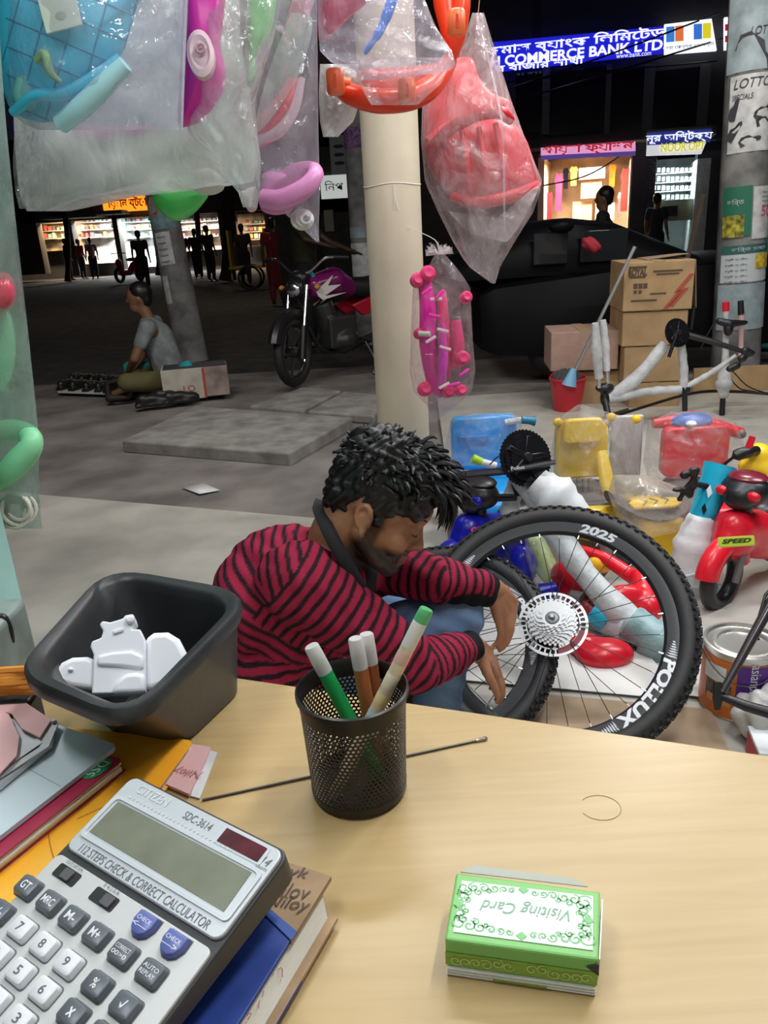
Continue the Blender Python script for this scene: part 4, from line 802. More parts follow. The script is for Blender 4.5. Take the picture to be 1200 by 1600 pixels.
# hair: cap volume plus curls
b=B(); b.ell((-.022,0,.066),(.098,.086,.096),24,HM); b.ell((.035,0,.115),(.075,.074,.052),20,HM); b.ell((-.03,0,.10),(.085,.078,.075),20,HM); b.ell((-.070,0,.025),(.045,.066,.07),16,HM)
b.ell((.085,0,.105),(.042,.062,.042),16,HM)
for s in (-1,1): b.ell((.005,s*.066,.055),(.045,.020,.040),14,HM); b.ell((.016,s*.070,.02),(.014,.010,.03),10,HM); b.ell((.062,s*.050,.066),(.040,.026,.034),12,HM)
def curlnoise(co): return .006*np.sin(co[:,0]*160+np.sin(co[:,2]*110)*2)*np.sin(co[:,1]*150+co[:,2]*130)
hair=fuse(b,'hair',HAIR,man,.0055,3,.5,None,curlnoise)
b=B(); rr=random.Random(3)
for k in range(560):
    # points on upper dome; denser towards the front
    a=rr.uniform(-PI,PI); e=math.asin(rr.uniform(-.05,1)); d=V((math.cos(e)*math.cos(a),math.cos(e)*math.sin(a),math.sin(e)))
    if d.x>.35 and d.z<.25: continue
    if d.z<.1 and d.x>-.2: continue
    base=V((.005+d.x*(.108 if d.x>0 else .108),d.y*.082,.075+d.z*.088))
    if d.x>0.1: base=base+V((.030*d.x,0,.014))
    L=rr.uniform(.022,.045)*(1.0+.4*max(0,d.x)); fwd=V((.8 if d.x>-.3 else .0,rr.uniform(-.5,.5),.1 if d.x<.4 else -.35)); o=d*.55+fwd*.6; pts=[]; r0=rr.uniform(.0038,.0072); ph=rr.uniform(0,6); p=base-d*.012
    tw=V((rr.uniform(-1,1),rr.uniform(-1,1),rr.uniform(-1,1)))
    for i in range(6):
        t=i/5; pts.append(HM@p); o=(o+tw*.28*math.sin(ph+t*4)+V((.10,0,-.32 if d.z>0 else -.5))*t).normalized(); p=p+o*L/5
    b.tube(pts,[r0*.8,r0,r0*.95,r0*.85,r0*.65,r0*.3],6)
for k in range(34):     # fringe hanging over the forehead
    y=-.055+.11*k/33; p=V((.098+rr.uniform(-.01,.02),y,.100+rr.uniform(-.01,.015))); o=V((.75,rr.uniform(-.3,.3),.0)); pts=[]
    for i in range(7): pts.append(HM@p); o=(o+V((rr.uniform(-.12,.0),rr.uniform(-.2,.2),-.36))).normalized(); p=p+o*rr.uniform(.009,.014)
    r0=rr.uniform(.004,.007); b.tube(pts,[r0*.8,r0,r0,r0*.85,r0*.6,r0*.35,r0*.1],5)
b.build('curls',HAIR,hair,kind='stuff')
# shirt: torso, sleeves, stripes perpendicular to each segment
SEG=[(NK+V((.02,0,.0)),CH,PV),(SRj,ELr,WRr),(SLj,ELl,WRl)]
cuffR=ELr+(WRr-ELr)*.86; cuffL=ELl+(WRl-ELl)*.84
b=B(); limb(b,[NK+V((-.028,0,-.045)),CH+V((-.03,-.0,.0)),PV+V((.01,0,.02))],[.085,.155,.155],20); b.ell((SRj+SLj)/2+V((-.06,0,-.01)),(.105,.17,.095),20); b.ell(P(405,935,1.48),(.10,.15,.12),18); b.ell(P(415,1050,1.47),(.13,.17,.15),18)
limb(b,[NK+V((-.02,-.02,-.05)),SRj+V((.0,.02,-.015)),SRj*.5+ELr*.5,ELr,cuffR],[.08,.082,.068,.056,.040],18); limb(b,[NK+V((-.01,.05,-.05)),SLj,ELl,cuffL],[.08,.070,.052,.040],18)
fold=lambda co:(.0035*np.sin(co[:,0]*55+co[:,2]*38+2*np.sin(co[:,1]*30))*np.sin(co[:,2]*47-co[:,0]*21)+.0018*np.sin(co[:,0]*130+co[:,1]*90))
def segco(co,pts):
    best=np.full(len(co),9.);par=np.zeros(len(co));acc=0
    for a,e in zip(pts[:-1],pts[1:]):
        a_,e_=np.array(a),np.array(e); d=e_-a_; L=np.linalg.norm(d); t=np.clip(((co-a_)@d)/L**2,-.6 if acc==0 else 0,1.5); q=np.linalg.norm(co-a_-np.outer(np.clip(t,0,1),d),axis=1); w_=q<best; best[w_]=q[w_]; par[w_]=acc+t[w_]*L; acc+=L
    return best,par,acc
def shirtpaint(co):
    dT,pT,_=segco(co,[P(515,850,1.5),P(440,872,1.5),P(375,955,1.5),P(385,1085,1.5)]); dR,pR,lR=segco(co,[SRj,ELr,WRr]); dL,pL,lL=segco(co,[SLj,ELl,WRl])
    per=.0225; c=np.zeros((len(co),3)); red=np.array([.34,.018,.055]); blk=np.array([.022,.010,.016])
    arR=(dR<.115)&(dR<dT+.02)&(pR>-.02); arL=(dL<.10)&(dL<dT+.0)&(pL>0)&~arR
    # torso stripes follow the hunched back: distance along the spine curve, tilted
    par=np.where(arR,pR+.006,np.where(arL,pL,pT*1.0)); ph=(par/per)%1
    s=sst(np.abs(ph-.5),.17,.24)   # 1 = red
    c=red*s[:,None]+blk*(1-s)[:,None]
    cuf=np.where(arR,sst(pR,(cuffR-ELr).length+(ELr-SRj).length-.012,(cuffR-ELr).length+(ELr-SRj).length-.008),0)+np.where(arL,sst(pL,(cuffL-ELl).length+(ELl-SLj).length-.002,(cuffL-ELl).length+(ELl-SLj).length+.002),0)
    return c*(1-cuf[:,None])+np.array([.010,.010,.013])*cuf[:,None]
shirt=fuse(b,'shirt',tintmat('striped_jersey',.85,.15,300,spec=.2),man,.0042,9,.5,shirtpaint,fold); shirt['label']='crimson shirt with black stripes and black cuffs'
cpx=[(501,781,1.54),(498,792,1.48),(509,820,1.42),(524,850,1.39),(541,880,1.38),(558,910,1.385),(572,935,1.40),(586,962,1.43)]
pts=curve([P(*q) for q in cpx],4); rings=[]
for i,q in enumerate(pts):
    t=(pts[min(i+1,len(pts)-1)]-pts[max(0,i-1)]).normalized(); n=(CAM-q).normalized(); s=t.cross(n).normalized(); k=.014 if i>3 else .011
    rings.append([q+s*k+n*.001,q+s*k*.4+n*.007,q-s*k*.5+n*.006,q-s*k-n*.004,q-s*k*.5-n*.010,q+s*k*.5-n*.010])
B().loft(rings).build('collar',mat('black_rib',(.012,.012,.015),.8,bump=.2,bscale=400),shirt)
b=B(); limb(b,[NK+V((-.02,.03,-.02)),P(560,895,1.53),P(560,935,1.50)],[.066,.045,.03],14)
fuse(b,'undershirt',mat('dark_undershirt',(.015,.014,.02),.8),man,.006,4)
# jeans
def denimpaint(co):
    n=np.sin(co[:,0]*40+np.sin(co[:,2]*50))*np.sin(co[:,1]*37); f=np.clip(.5+.35*n+(co[:,2]-.3)*.8,0,1)[:,None]; return np.array([.07,.14,.29])*(1-f)+np.array([.24,.37,.58])*f
b=B(); limb(b,[PV+V((0,0,-.02)),HPr,KNr*.55+HPr*.45,KNr,KNr*.5+ANr*.5+V((-.01,0,0)),ANr],[.13,.105,.086,.070,.062,.054],18); limb(b,[PV,HPl,KNl*.55+HPl*.45,KNl,KNl*.5+ANl*.5,ANl],[.13,.105,.086,.070,.062,.054],18)
jn=fuse(b,'jeans',tintmat('denim',.85,.25,350,spec=.15),man,.006,6,.5,denimpaint,lambda co:.004*np.sin(co[:,0]*70+co[:,2]*45)*np.sin(co[:,1]*50+co[:,2]*60))
b=B()
for i in range(11): q=P(655+6*i,1003-2.0*i,1.385); q=KNr*.35+HPr*.0+q*.65; b.box(P(650+7*i,1000-1.2*i,1.40),(.006,.002,.0015))
b=B(); 
for A_,s in ((ANr,1),(ANl,-1)):
    M=frame(A_+V((.06,0,-.07)),(1,-.1*s,0),None,(0,0,1)); B(M).prism(rrect(.26,.095,.045,4),-.012,.006).build('sandal_sole',BLACK,man)
    B(M).torus(.052,.008,14,6,Matrix.Translation((.05,0,.0))@Euler((0,R(90),0)).to_matrix().to_4x4(),1,R(0),R(180)).build('sandal_strap',BLACK,man)
st=thing('low_stool','low wooden stool under the crouching man, mostly hidden by the desk','stool',Matrix.Translation((PV.x,PV.y,0)))
B().box((PV.x-.02,PV.y,.17),(.30,.26,.03)).build('seat',mat('stool_wood',(.3,.2,.1)),st,bev=.004)
for sx in (-1,1):
    for sy in (-1,1): B().box((PV.x-.02+sx*.12,PV.y+sy*.10,.0775),(.035,.035,.155)).build('leg',mat('stool_wood',(.3,.2,.1)),st)
# ---------------- figures further off
def figure(label,M,h=1.65,shirtc=(.1,.1,.1),pantc=(.03,.03,.04),pose=None,vox=.02,hairc=None,skinc=(.20,.095,.05),group=None,sleeve=.55,skirt=False):
    k=h/1.65; J=dict(head=(0,0,1.54),neck=(0,0,1.38),chest=(0,0,1.2),pel=(0,0,.92),sh=(0,.18,1.35),el=(-.02,.23,1.08),wr=(.06,.24,.85),hp=(0,.09,.88),kn=(.02,.10,.48),an=(-.01,.10,.08),hf=(1,0,0))
    JR={}
    if pose: J.update(pose)
    def g(n,s):
        n2=n+('R' if s<0 else 'L'); q=J.get(n2); 
        if q is None: q=J[n]; q=(q[0],q[1]*s,q[2])
        return M@(V(q)*k)
    X=lambda n:M@(V(J[n])*k)
    R3=M.to_3x3(); hf_=(R3@V(J['hf'])).normalized(); FMx=frame(X('head'),hf_,None,(0,0,1))
    b=B(); b.ell((0,0,.02),(.098*k,.076*k,.112*k),14,FMx); b.ell((.03*k,0,-.06*k),(.06*k,.055*k,.06*k),12,FMx); b.ell((.10*k,0,-.01*k),(.016*k,.013*k,.018*k),8,FMx)
    for s in (-1,1): b.ell((0,s*.078*k,0),(.016*k,.009*k,.028*k),8,FMx)
    limb(b,[X('head'),X('neck'),X('chest'),X('pel')],[.05*k,.052*k,.10*k,.11*k])
    for s in (-1,1):
        limb(b,[X('chest'),g('sh',s),g('el',s),g('wr',s)],[.08*k,.05*k,.040*k,.027*k]); w_,e=g('wr',s),g('el',s); d=(w_-e).normalized(); sd=d.cross(hf_).normalized() if d.cross(hf_).length>.1 else V((1,0,0))
        b.ell(w_+d*.045*k,.032*k,8)
        for i in range(4): limb(b,[w_+d*.06*k+sd*.017*k*(i-1.5),w_+d*(.12+.01*(1.5-abs(i-1.5)))*k+sd*.02*k*(i-1.5)+hf_*.015*k],[.010*k,.007*k],6)
        limb(b,[w_+d*.02*k,w_+d*.06*k+sd*.045*k],[.012*k,.009*k],6)
        a=g('an',s); limb(b,[X('pel'),g('hp',s),g('kn',s),a,a+hf_*.13*k-V((0,0,.045*k))],[.1*k,.082*k,.055*k,.038*k,.03*k])
    p=fuse(b,'person',mat('skin_far_%.2f'%skinc[0],skinc,.55),None,vox*.75,2); tag(p,label,'person',group)
    b=B(); limb(b,[X('neck')-V((0,0,.06*k)),X('chest'),X('pel')],[.085*k,.145*k,.135*k])
    for s in (-1,1): limb(b,[X('neck')-V((0,0,.07*k)),g('sh',s),g('sh',s)*(1-sleeve)+g('el',s)*sleeve if sleeve<1 else g('el',s)]+([g('wr',s)] if sleeve>=1 else []),[.07*k,.072*k,.058*k]+([.045*k] if sleeve>=1 else []))
    fuse(b,'shirt',mat('cloth_%d'%int(sum(c*v for c,v in zip(shirtc,(1000,3000,7000)))),shirtc,.85,noise=.3,nscale=14),p,vox,3)
    b=B()
    for s in (-1,1): limb(b,[X('pel'),g('hp',s),g('kn',s),g('an',s)+V((0,0,.03*k))],[.13*k,.10*k,.078*k,.062*k])
    if skirt: limb(b,[X('pel'),X('pel')*.5+(g('kn',1)+g('kn',-1))*.25,(g('kn',1)+g('kn',-1))/2],[.14*k,.17*k,.17*k])
    fuse(b,'trousers' if not skirt else 'long_tunic',mat('cloth_%d'%int(sum(c*v for c,v in zip(pantc,(1000,3000,7000)))),pantc,.85),p,vox,3)
    b=B(); b.ell((-.02*k,0,.055*k),(.100*k,.088*k,.095*k),14,FMx); b.ell((-.055*k,0,.0),(.055*k,.075*k,.075*k),12,FMx)
    fuse(b,'hair',HAIR,p,vox*.8,1)
    for s in (-1,1):
        a=g('an',s); B(frame(a+hf_*.05*k-V((0,0,.07*k)),hf_,None,(0,0,1))).box((0,0,0),(.25*k,.09*k,.03*k)).build('sandal',BLACK,p,bev=.01)
    return p
def at(px,py,rz=0,z=0.0): q=G(px,py,z); return Matrix.Translation(q)@Matrix.Rotation(R(rz),4,'Z')
# shoe seller sitting cross legged, looking left
SM=at(258,612,185)
figure('shoe seller in pale checked shirt sitting cross legged beside the leaning pole',SM,1.62,(.22,.235,.25),(.12,.105,.04),dict(head=(.10,0,.80),neck=(.05,0,.64),chest=(.0,0,.47),pel=(-.08,0,.13),sh=(.03,.19,.58),elL=(.16,.26,.34),wrL=(.26,.10,.22),elR=(.14,-.27,.34),wrR=(.28,-.06,.20),hp=(-.05,.12,.11),knL=(.24,.34,.16),knR=(.24,-.34,.16),anL=(.22,-.10,.07),anR=(.30,.10,.07),hf=(1,.15,0)),.014)
figure('walker in a red dress seen from behind beyond the motorcycle',at(436,474,95),1.55,(.35,.03,.035),(.33,.03,.035),None,.02,skirt=True)
figure('man in red shirt standing before the white lit shop at left',at(132,436,60),1.6,(.30,.02,.03),(.03,.03,.04),None,.035)
figure('man in pale pink shirt beside the red shirted man at left',at(150,436,120),1.62,(.38,.22,.22),(.03,.03,.04),None,.035)
figure('dark clothed man standing before the bright shop, left of the leaning pole',at(228,452,100),1.6,(.012,.012,.014),(.01,.01,.012),None,.03)
for i,(x,y,rz,lab) in enumerate(((292,442,80,'dark bystander just right of the leaning pole'),(312,436,120,'dark bystander second from the leaning pole'),(332,440,60,'dark bystander beside the thick tree trunk'),(386,446,100,'dark bystander right of the thick tree trunk'),(112,438,40,'dark bystander near the left shops'))):
    figure(lab,at(x,y,rz),1.6+.04*(i%3),(.02+.01*(i%2),.018,.02),(.012,.012,.015),None,.04,group='dark bystanders on the far road')
figure('man in dark olive shirt leaning with outstretched arm behind the motorcycle',at(488,545,-10),1.62,(.022,.019,.006),(.008,.008,.01),dict(elR=(.1,-.3,1.2),wrR=(.34,-.3,1.12),elL=(.25,.2,1.15),wrL=(.5,.14,1.05)),.025,skinc=(.06,.03,.017))
figure('man by the black car seen in front of the lit pink shop',Matrix.Translation((P(940,400,8.7).x,8.7,0))@Matrix.Rotation(R(160),4,'Z'),1.50,(.018,.018,.022),(.012,.012,.014),dict(elR=(.12,-.26,1.1),wrR=(.32,-.1,1.12)),.02)
figure('dark customer standing before the optician shop',at(1020,436,40),1.6,(.03,.03,.035),(.015,.015,.018),None,.03)
# ================================================================ WHEELS, FRAMES, TOYS
RUB=mat('tyre_rubber',(.016,.016,.017),.6); RIM=mat('rim_black',(.022,.023,.026),.35,.2); SIL=mat('bare_silver',(.72,.73,.75),.3,.9); DECAL=mat('rim_decal',(.55,.57,.62),.45); DECALW=mat('decal_white',(.75,.76,.80),.5); SPOKE=mat('spoke_black',(.03,.03,.032),.35,.6)
def wheel(label,c,r,yaw,lean,cassette=False,texts=(),tw=.028,nsp=32,rot=0.0):
    u=V((math.cos(yaw),math.sin(yaw),0)); n0=V((-math.sin(yaw),math.cos(yaw),0)); w_=V((0,0,math.cos(lean)))+n0*math.sin(lean); nz=u.cross(w_)
    M=Matrix(((u.x,w_.x,nz.x,c.x),(u.y,w_.y,nz.y,c.y),(u.z,w_.z,nz.z,c.z),(0,0,0,1)))
    t=thing('bicycle_wheel',label,'wheel',M); rc=r-tw; ri=rc-tw*.75; 
    B(M).torus(rc,tw*.97,96,14).build('tyre',RUB,t)
    b=B(M); k=84
    for i in range(k):
        for row,(ph,sz) in enumerate(((0,1.0),(28,1.0),(-28,1.0),(54,.9),(-54,.9))):
            a=2*PI*(i+(.5 if row in(1,2) else 0))/k; p=R(ph); rr_=rc+tw*math.cos(p)*1.0; zz=tw*math.sin(p)
            X=Matrix.Rotation(a,4,'Z')@Matrix.Translation((rr_,0,zz))@Matrix.Rotation(-p,4,'Y'); L_=2*PI*rc/k
            b.box((.0008,0,0),(.0062,L_*.52*sz,tw*.30),X)
    b.build('tread',RUB,t,smooth=False,kind='stuff')
    # deep rim, slightly curved sides
    prof=[(ri+.006,-.0135),(ri-.010,-.0135),(ri-.030,-.010),(ri-.037,0),(ri-.030,.010),(ri-.010,.0135),(ri+.006,.0135),(ri+.004,0)]
    b=B(M); N=96; b.loft([[(q*math.cos(2*PI*i/N),q*math.sin(2*PI*i/N),z) for q,z in prof] for i in range(N)],True,True,None,True); b.build('rim',RIM,t)
    rm=ri-.014
    for (txt,a0,wd,h,m) in texts:
        zf=lambda rad:.0138 if rad>ri-.010 else .0138-(ri-.010-rad)*.175
        def fn(x,y,z,a0=a0): 
            rad=rm+y; a=R(a0)-x/rm; return (rad*math.cos(a),rad*math.sin(a),zf(rad)+.0008)
        letter(txt,M,wd,m,t,'rim_lettering',h,.12,.045,fn=fn)
    b=B(M)
    for (_,a0,wd,h,m) in texts[1:]:       # silver swoosh behind each name
        for s_ in (-1,1):
            a1=R(a0)-s_*wd*.52/rm
            for q in range(7):
                a=a1-s_*.022*q; hw=.015*(1-q/8); 
                b.add([((rm+rr_)*math.cos(aa),(rm+rr_)*math.sin(aa),.0142-(max(0,-rr_)*.175)) for rr_,aa in ((hw,a),(hw*.4,a-s_*.015),(-hw,a-s_*.015),(-hw*.3,a))],[(0,1,2,3) if s_>0 else (3,2,1,0)])
    if texts: b.build('rim_graphics',DECAL,t,smooth=False,kind='stuff')
    # hub, spokes, nipples
    b=B(M); b.lathe([(0,-.052),(.006,-.052),(.008,-.034),(.026,-.032),(.027,-.028),(.014,-.024),(.014,.024),(.027,.028),(.026,.032),(.010,.034),(.008,.050),(0,.052)],24); b.build('hub',mat('hub_black',(.03,.03,.03),.35,.6),t)
    nb=B(M); i0=ri-.035
    for i in range(nsp):
        s=1 if i%2 else -1; a=2*PI*i/nsp+rot; a2=a+(.62 if (i//2)%2 else -.62); p0=V((.025*math.cos(a2),.025*math.sin(a2),.029*s)); p1=V((i0*math.cos(a),i0*math.sin(a),.003*s)); d=(p1-p0).normalized()
        B(M).tube([p0,p1],.0011,5).build('spoke',SPOKE,t); nb.tube([p1-d*.011,p1+d*.002],[.0019,.0024],6)
    nb.build('nipples',SIL,t,kind='stuff')
    if cassette:
        b=B(M); ct_=B(M)
        for i in range(9):
            rr_=.060-.0043*i; z=.026+.0038*i; teeth=int(rr_*2*PI/.0125); poly=[]
            for k in range(teeth*4):
                a=2*PI*k/(teeth*4)+i*.3; q=rr_+(.0032 if k%4 in(1,2) else -.0012); poly.append((q*math.cos(a),q*math.sin(a)))
            s_=B(M); s_.prism(poly,z,z+.0019); o=s_.build('sprocket',SIL,t,smooth=False)
        B(M).lathe([(.0,.066),(.006,.066),(.0065,.062),(.009,.061),(.016,.061),(.018,.058),(.018,.03)],24).build('lock_ring',mat('lockring',(.16,.16,.17),.35,.8),t); B(M).lathe([(0,.070),(.0035,.070),(.0045,.060)],12).build('axle',SIL,t)
        b=B(M)   # brake rotor with slots
        for r0,r1 in ((.081,.088),(.066,.0695)): b.loft([[(q*math.cos(2*PI*i/72),q*math.sin(2*PI*i/72),z) for q,z in ((r0,.016),(r1,.016),(r1,.018),(r0,.018))] for i in range(72)],True,True,None,True)
        for i in range(36):
            X=Matrix.Rotation(2*PI*i/36,4,'Z'); b.box((.0755,0,.017),(.016,.0042,.0018),X@Matrix.Rotation(.0,4,'Z'))
        for i in range(6): X=Matrix.Rotation(2*PI*i/6+.2,4,'Z'); b.box((.047,.008,.017),(.046,.007,.0018),X@Matrix.Rotation(.35,4,'Z'))
        b.build('brake_rotor',SIL,t,smooth=False)
        b=B(M); b.loft([[(q*math.cos(a),q*math.sin(a),z) for q,z in ((.067,.0185),(.081,.0185),(.081,.0195),(.067,.0195))] for a in [R(-75+6*i) for i in range(12)]],True); b.build('red_sticker',mat('dark_red',(.20,.015,.03),.5),t,smooth=False)
    return t
c1=V((.419,1.752,.222)); 
wheel('large mountain bike wheel with silver cassette leaning beside the crouching man',c1,.355,-.32,.88,True,(('2025',71,.100,.026,DECAL),('POLLUX',-33,.215,.034,DECALW),('POLLUX',172,.215,.034,DECALW)),rot=.03)
c2=V((.13,1.80,.157)); r2=.305
wheel('bicycle wheel held by the crouching man behind the cassette wheel',c2,r2,-.3,.95,False,(('2025',200,.07,.016,DECAL),('POLLUX',20,.16,.019,DECALW),('POLLUX',-75,.15,.019,DECALW)),tw=.026)
# ---- helpers for tubes laid through pixels at given depths
def PP(pts): return [P(*p) for p in pts]
WRAP=film('foam_wrap',(.80,.84,.86),.80,.35,30,.7,.15); FOAMW=mat('foam_sleeve',(.62,.66,.68),.45,noise=.15,nscale=30,bump=.35,bscale=40); TEALB=mat('bike_teal',(.02,.50,.75),.25); GLOSSB=mat('gloss_black',(.010,.010,.012),.18)
def wraptube(name,pts,r,root,m=FOAMW,n=14,wr=.12,seed=1):
    rr_=random.Random(seed); c=curve(pts,6); rs=r if isinstance(r,list) else [r]*len(pts); b=B(); L=len(c); rad=[]
    for i in range(L):
        f=i/(L-1)*(len(rs)-1); k=min(int(f),len(rs)-2) if len(rs)>1 else 0; rad.append((rs[k]+(rs[min(k+1,len(rs)-1)]-rs[k])*(f-k))*(1+rr_.uniform(-wr,wr)))
    return b.tube(c,rad,n).build(name,m,root,ang=70)
def chainring(M,root,r=.085):
    for i,(q,z) in enumerate(((r,0),(r*.82,.006),(r*.62,.011))):
        teeth=int(q*2*PI/.0125); poly=[((q+(.003 if k%4 in(1,2) else 0))*math.cos(2*PI*k/(teeth*4)),(q+(.003 if k%4 in(1,2) else 0))*math.sin(2*PI*k/(teeth*4))) for k in range(teeth*4)]
        B(M).prism(poly,z,z+.002).build('chainring',GLOSSB,root,smooth=False)
    for i in range(5): B(M@Matrix.Rotation(2*PI*i/5,4,'Z')).box((r*.40,0,.013),(r*.75,.018,.006)).build('spider_arm',GLOSSB,root,bev=.002)
    B(M).lathe([(0,.024),(.012,.024),(.017,.018),(.019,-.02),(0,-.03)],18).build('crank_axle',BLACK,root)
bbA=P(806,730,2.36)
fa=thing('upturned_bicycle','upturned bicycle frame in foam wrap with black chainrings behind the big wheel','bicycle frame',Matrix.Translation((bbA.x,bbA.y,0)))
chainring(zframe(P(821,716,2.33),-FW+CR*.35+CU*.1),fa,.090)
B().tube(PP([(868,722,2.28),(800,735,2.30),(730,742,2.34)]),[.011,.014,.012],10,flat=.7).build('crank_arm',BLACK,fa); q=P(808,731,2.27); letter('Pollux',frame(q-FW*.012,CR+CU*.12,None,-FW),.042,WHITE,fa,h=.011)
B().tube(PP([(640,756,2.62),(720,742,2.5),(800,735,2.40)]),.013,10).build('chainstay',BLACK,fa); B().tube(PP([(806,728,2.37),(818,770,2.36)]),.030,14).build('bottom_bracket',BLACK,fa)
wraptube('down_tube',PP([(812,745,2.36),(868,830,2.26),(925,910,2.14),(1010,1000,2.0)]),[.030,.040,.038,.046],fa,seed=2)
wraptube('seat_tube',PP([(806,745,2.40),(798,790,2.38),(792,840,2.36)]),[.020,.034,.026],fa,seed=3)
wraptube('foam_sheet_wrap',PP([(838,752,2.31),(865,775,2.28),(905,808,2.24)]),[.050,.072,.050],fa,mat('white_foam_sheet',(.74,.76,.79),.5,bump=.3,bscale=25),seed=4)
wraptube('top_tube',PP([(850,925,2.28),(905,950,2.2),(985,985,2.02)]),[.030,.036,.05],fa,seed=5)
wraptube('head_tube',PP([(985,975,2.02),(1022,1000,1.97),(1030,1045,1.95)]),[.055,.062,.05],fa,mat('teal_under_foam',(.30,.47,.50),.4,noise=.2,nscale=20,bump=.3),seed=6)
B().tube(PP([(925,955,2.10),(948,972,2.07)]),.034,10).build('teal_joint',TEALB,fa)
for k in range(3): B().tube(curve(PP([(955+6*k,965,2.05),(975+6*k,1000,1.98),(1000+3*k,1045,1.93)]),6),.0028,6).build('brake_cable',BLACK,fa)
b=B(); 
for (x,y,r_) in ((1004,1050,.020),(1012,1068,.016),(998,1075,.014),(1006,1090,.012)): b.ell(P(x,y,1.95),(r_,r_*.8,r_*1.1),10)
fuse(b,'brake_caliper',BLACK,fa,.004,1); B().tube(PP([(1058,1120,1.72),(1072,1165,1.62)]),[.014,.010],8).build('fork_leg',GLOSSB,fa); B().tube(PP([(1068,1118,1.73),(1112,1178,1.60)]),.0022,6).build('cable_end',BLACK,fa); B().tube(PP([(1044,1130,1.75),(1056,1168,1.62)]),.004,6).build('stay',GLOSSB,fa)
# teal frame with white wrap behind the big wheel's right edge
fc=thing('teal_bicycle','teal bicycle frame end in white foam wrap right of the big wheel','bicycle frame',Matrix.Translation((P(1105,900,2.35).x,2.35,0)))
wraptube('teal_tube',PP([(1126,726,2.40),(1112,770,2.38),(1092,818,2.36)]),[.054,.048,.042],fc,TEALB,wr=.03,seed=7)
wraptube('foam_wrap',PP([(1096,805,2.36),(1085,850,2.35),(1078,905,2.34)]),[.040,.068,.062],fc,mat('white_foam_sheet',(.7,.7,.7)),wr=.05,seed=8)
wraptube('clear_wrap',PP([(1078,885,2.34),(1092,930,2.33),(1108,970,2.32)]),[.07,.075,.05],fc,mat('pale_wrap',(.60,.68,.69),.35,noise=.2,nscale=12,bump=.4),wr=.10,seed=9)
B().box((0,0,0),(.012,.004,.05),frame(P(1118,912,2.25),CR,None,-FW)).build('teal_edge',TEALB,fc)
for (x,y,s_,m) in ((1108,768,.03,DECALW),(1100,795,.026,mat('decal_black',(.01,.01,.012),.4))):
    q=P(x,y,2.33); B(frame(q,CR*.9+CU*.4,None,-FW)).prism([(-.4*s_,-.6*s_),(.2*s_,-.3*s_),(.4*s_,.6*s_),(-.2*s_,.3*s_)],0,.002).build('decal',m,fc,smooth=False)
b=B()
for (x,y,rx,ry) in ((1085,735,.020,.012),(1070,742,.018,.014),(1060,765,.022,.008),(1078,770,.014,.020),(1062,780,.010,.008),(1085,755,.012,.022)): b.ell(P(x,y,2.34),(rx,.012,ry),10)
limb(b,PP([(1062,780,2.34),(1070,765,2.34),(1082,752,2.34),(1088,737,2.34),(1074,740,2.34)]),[.007,.009,.010,.009,.008]); limb(b,PP([(1082,755,2.34),(1104,760,2.36)]),[.008,.012])
fuse(b,'derailleur',BLACK,fc,.004,1)
# frame end at the right edge in front
fd_=thing('dark_bicycle','dark bicycle rear triangle entering at the right edge beside the paint can','bicycle frame',Matrix.Translation((P(1160,1090,1.5).x,1.5,0))); GMET=mat('gunmetal',(.10,.09,.095),.22,.7)
B().tube(PP([(1215,925,1.62),(1168,1010,1.55),(1128,1082,1.49)]),[.014,.011,.008],12).build('seat_stay',GMET,fd_); B().tube(PP([(1240,880,1.66),(1196,930,1.62),(1180,985,1.58),(1185,1000,1.57)]),.004,8).build('brake_hose',BLACK,fd_)
B().tube(PP([(1128,1088,1.49),(1165,1103,1.45),(1230,1122,1.40)]),[.009,.012,.014],12).build('chain_stay',mat('dull_black_metal',(.03,.03,.033),.35,.5),fd_)
sA=P(1215,925,1.62); sB=P(1240,1124,1.40); sC=V((sB.x+.16,sB.y+.02,.035)); sT=V((sA.x+.14,sA.y+.08,sA.z+.16))
B().tube([sA,sT],[.014,.016],10).build('seat_cluster',GMET,fd_); B().tube([sB,sC],[.014,.018],10).build('bottom_bracket',GMET,fd_); B().tube([sC,sT],.017,12).build('seat_tube',GMET,fd_); B().tube([sC,sC+V((.42,.12,.10)),sT+V((.42,.10,.0))],.019,12).build('down_tube',GMET,fd_); B().tube([sT,sT+V((.42,.10,.0))],.016,12).build('top_tube',GMET,fd_); B().tube([sC+V((.42,.12,.10)),sC+V((.44,.12,-.01))],.016,10).build('head_tube',GMET,fd_)
b=B(); M=frame(P(1122,1085,1.49),CR,None,-FW)
b.prism([(-.010,.030),(.008,.028),(.016,.006),(.010,-.012),(.004,-.034),(-.008,-.036),(-.012,-.010)],-.004,.004,M); b.build('dropout',BLACK,fd_,bev=.001)
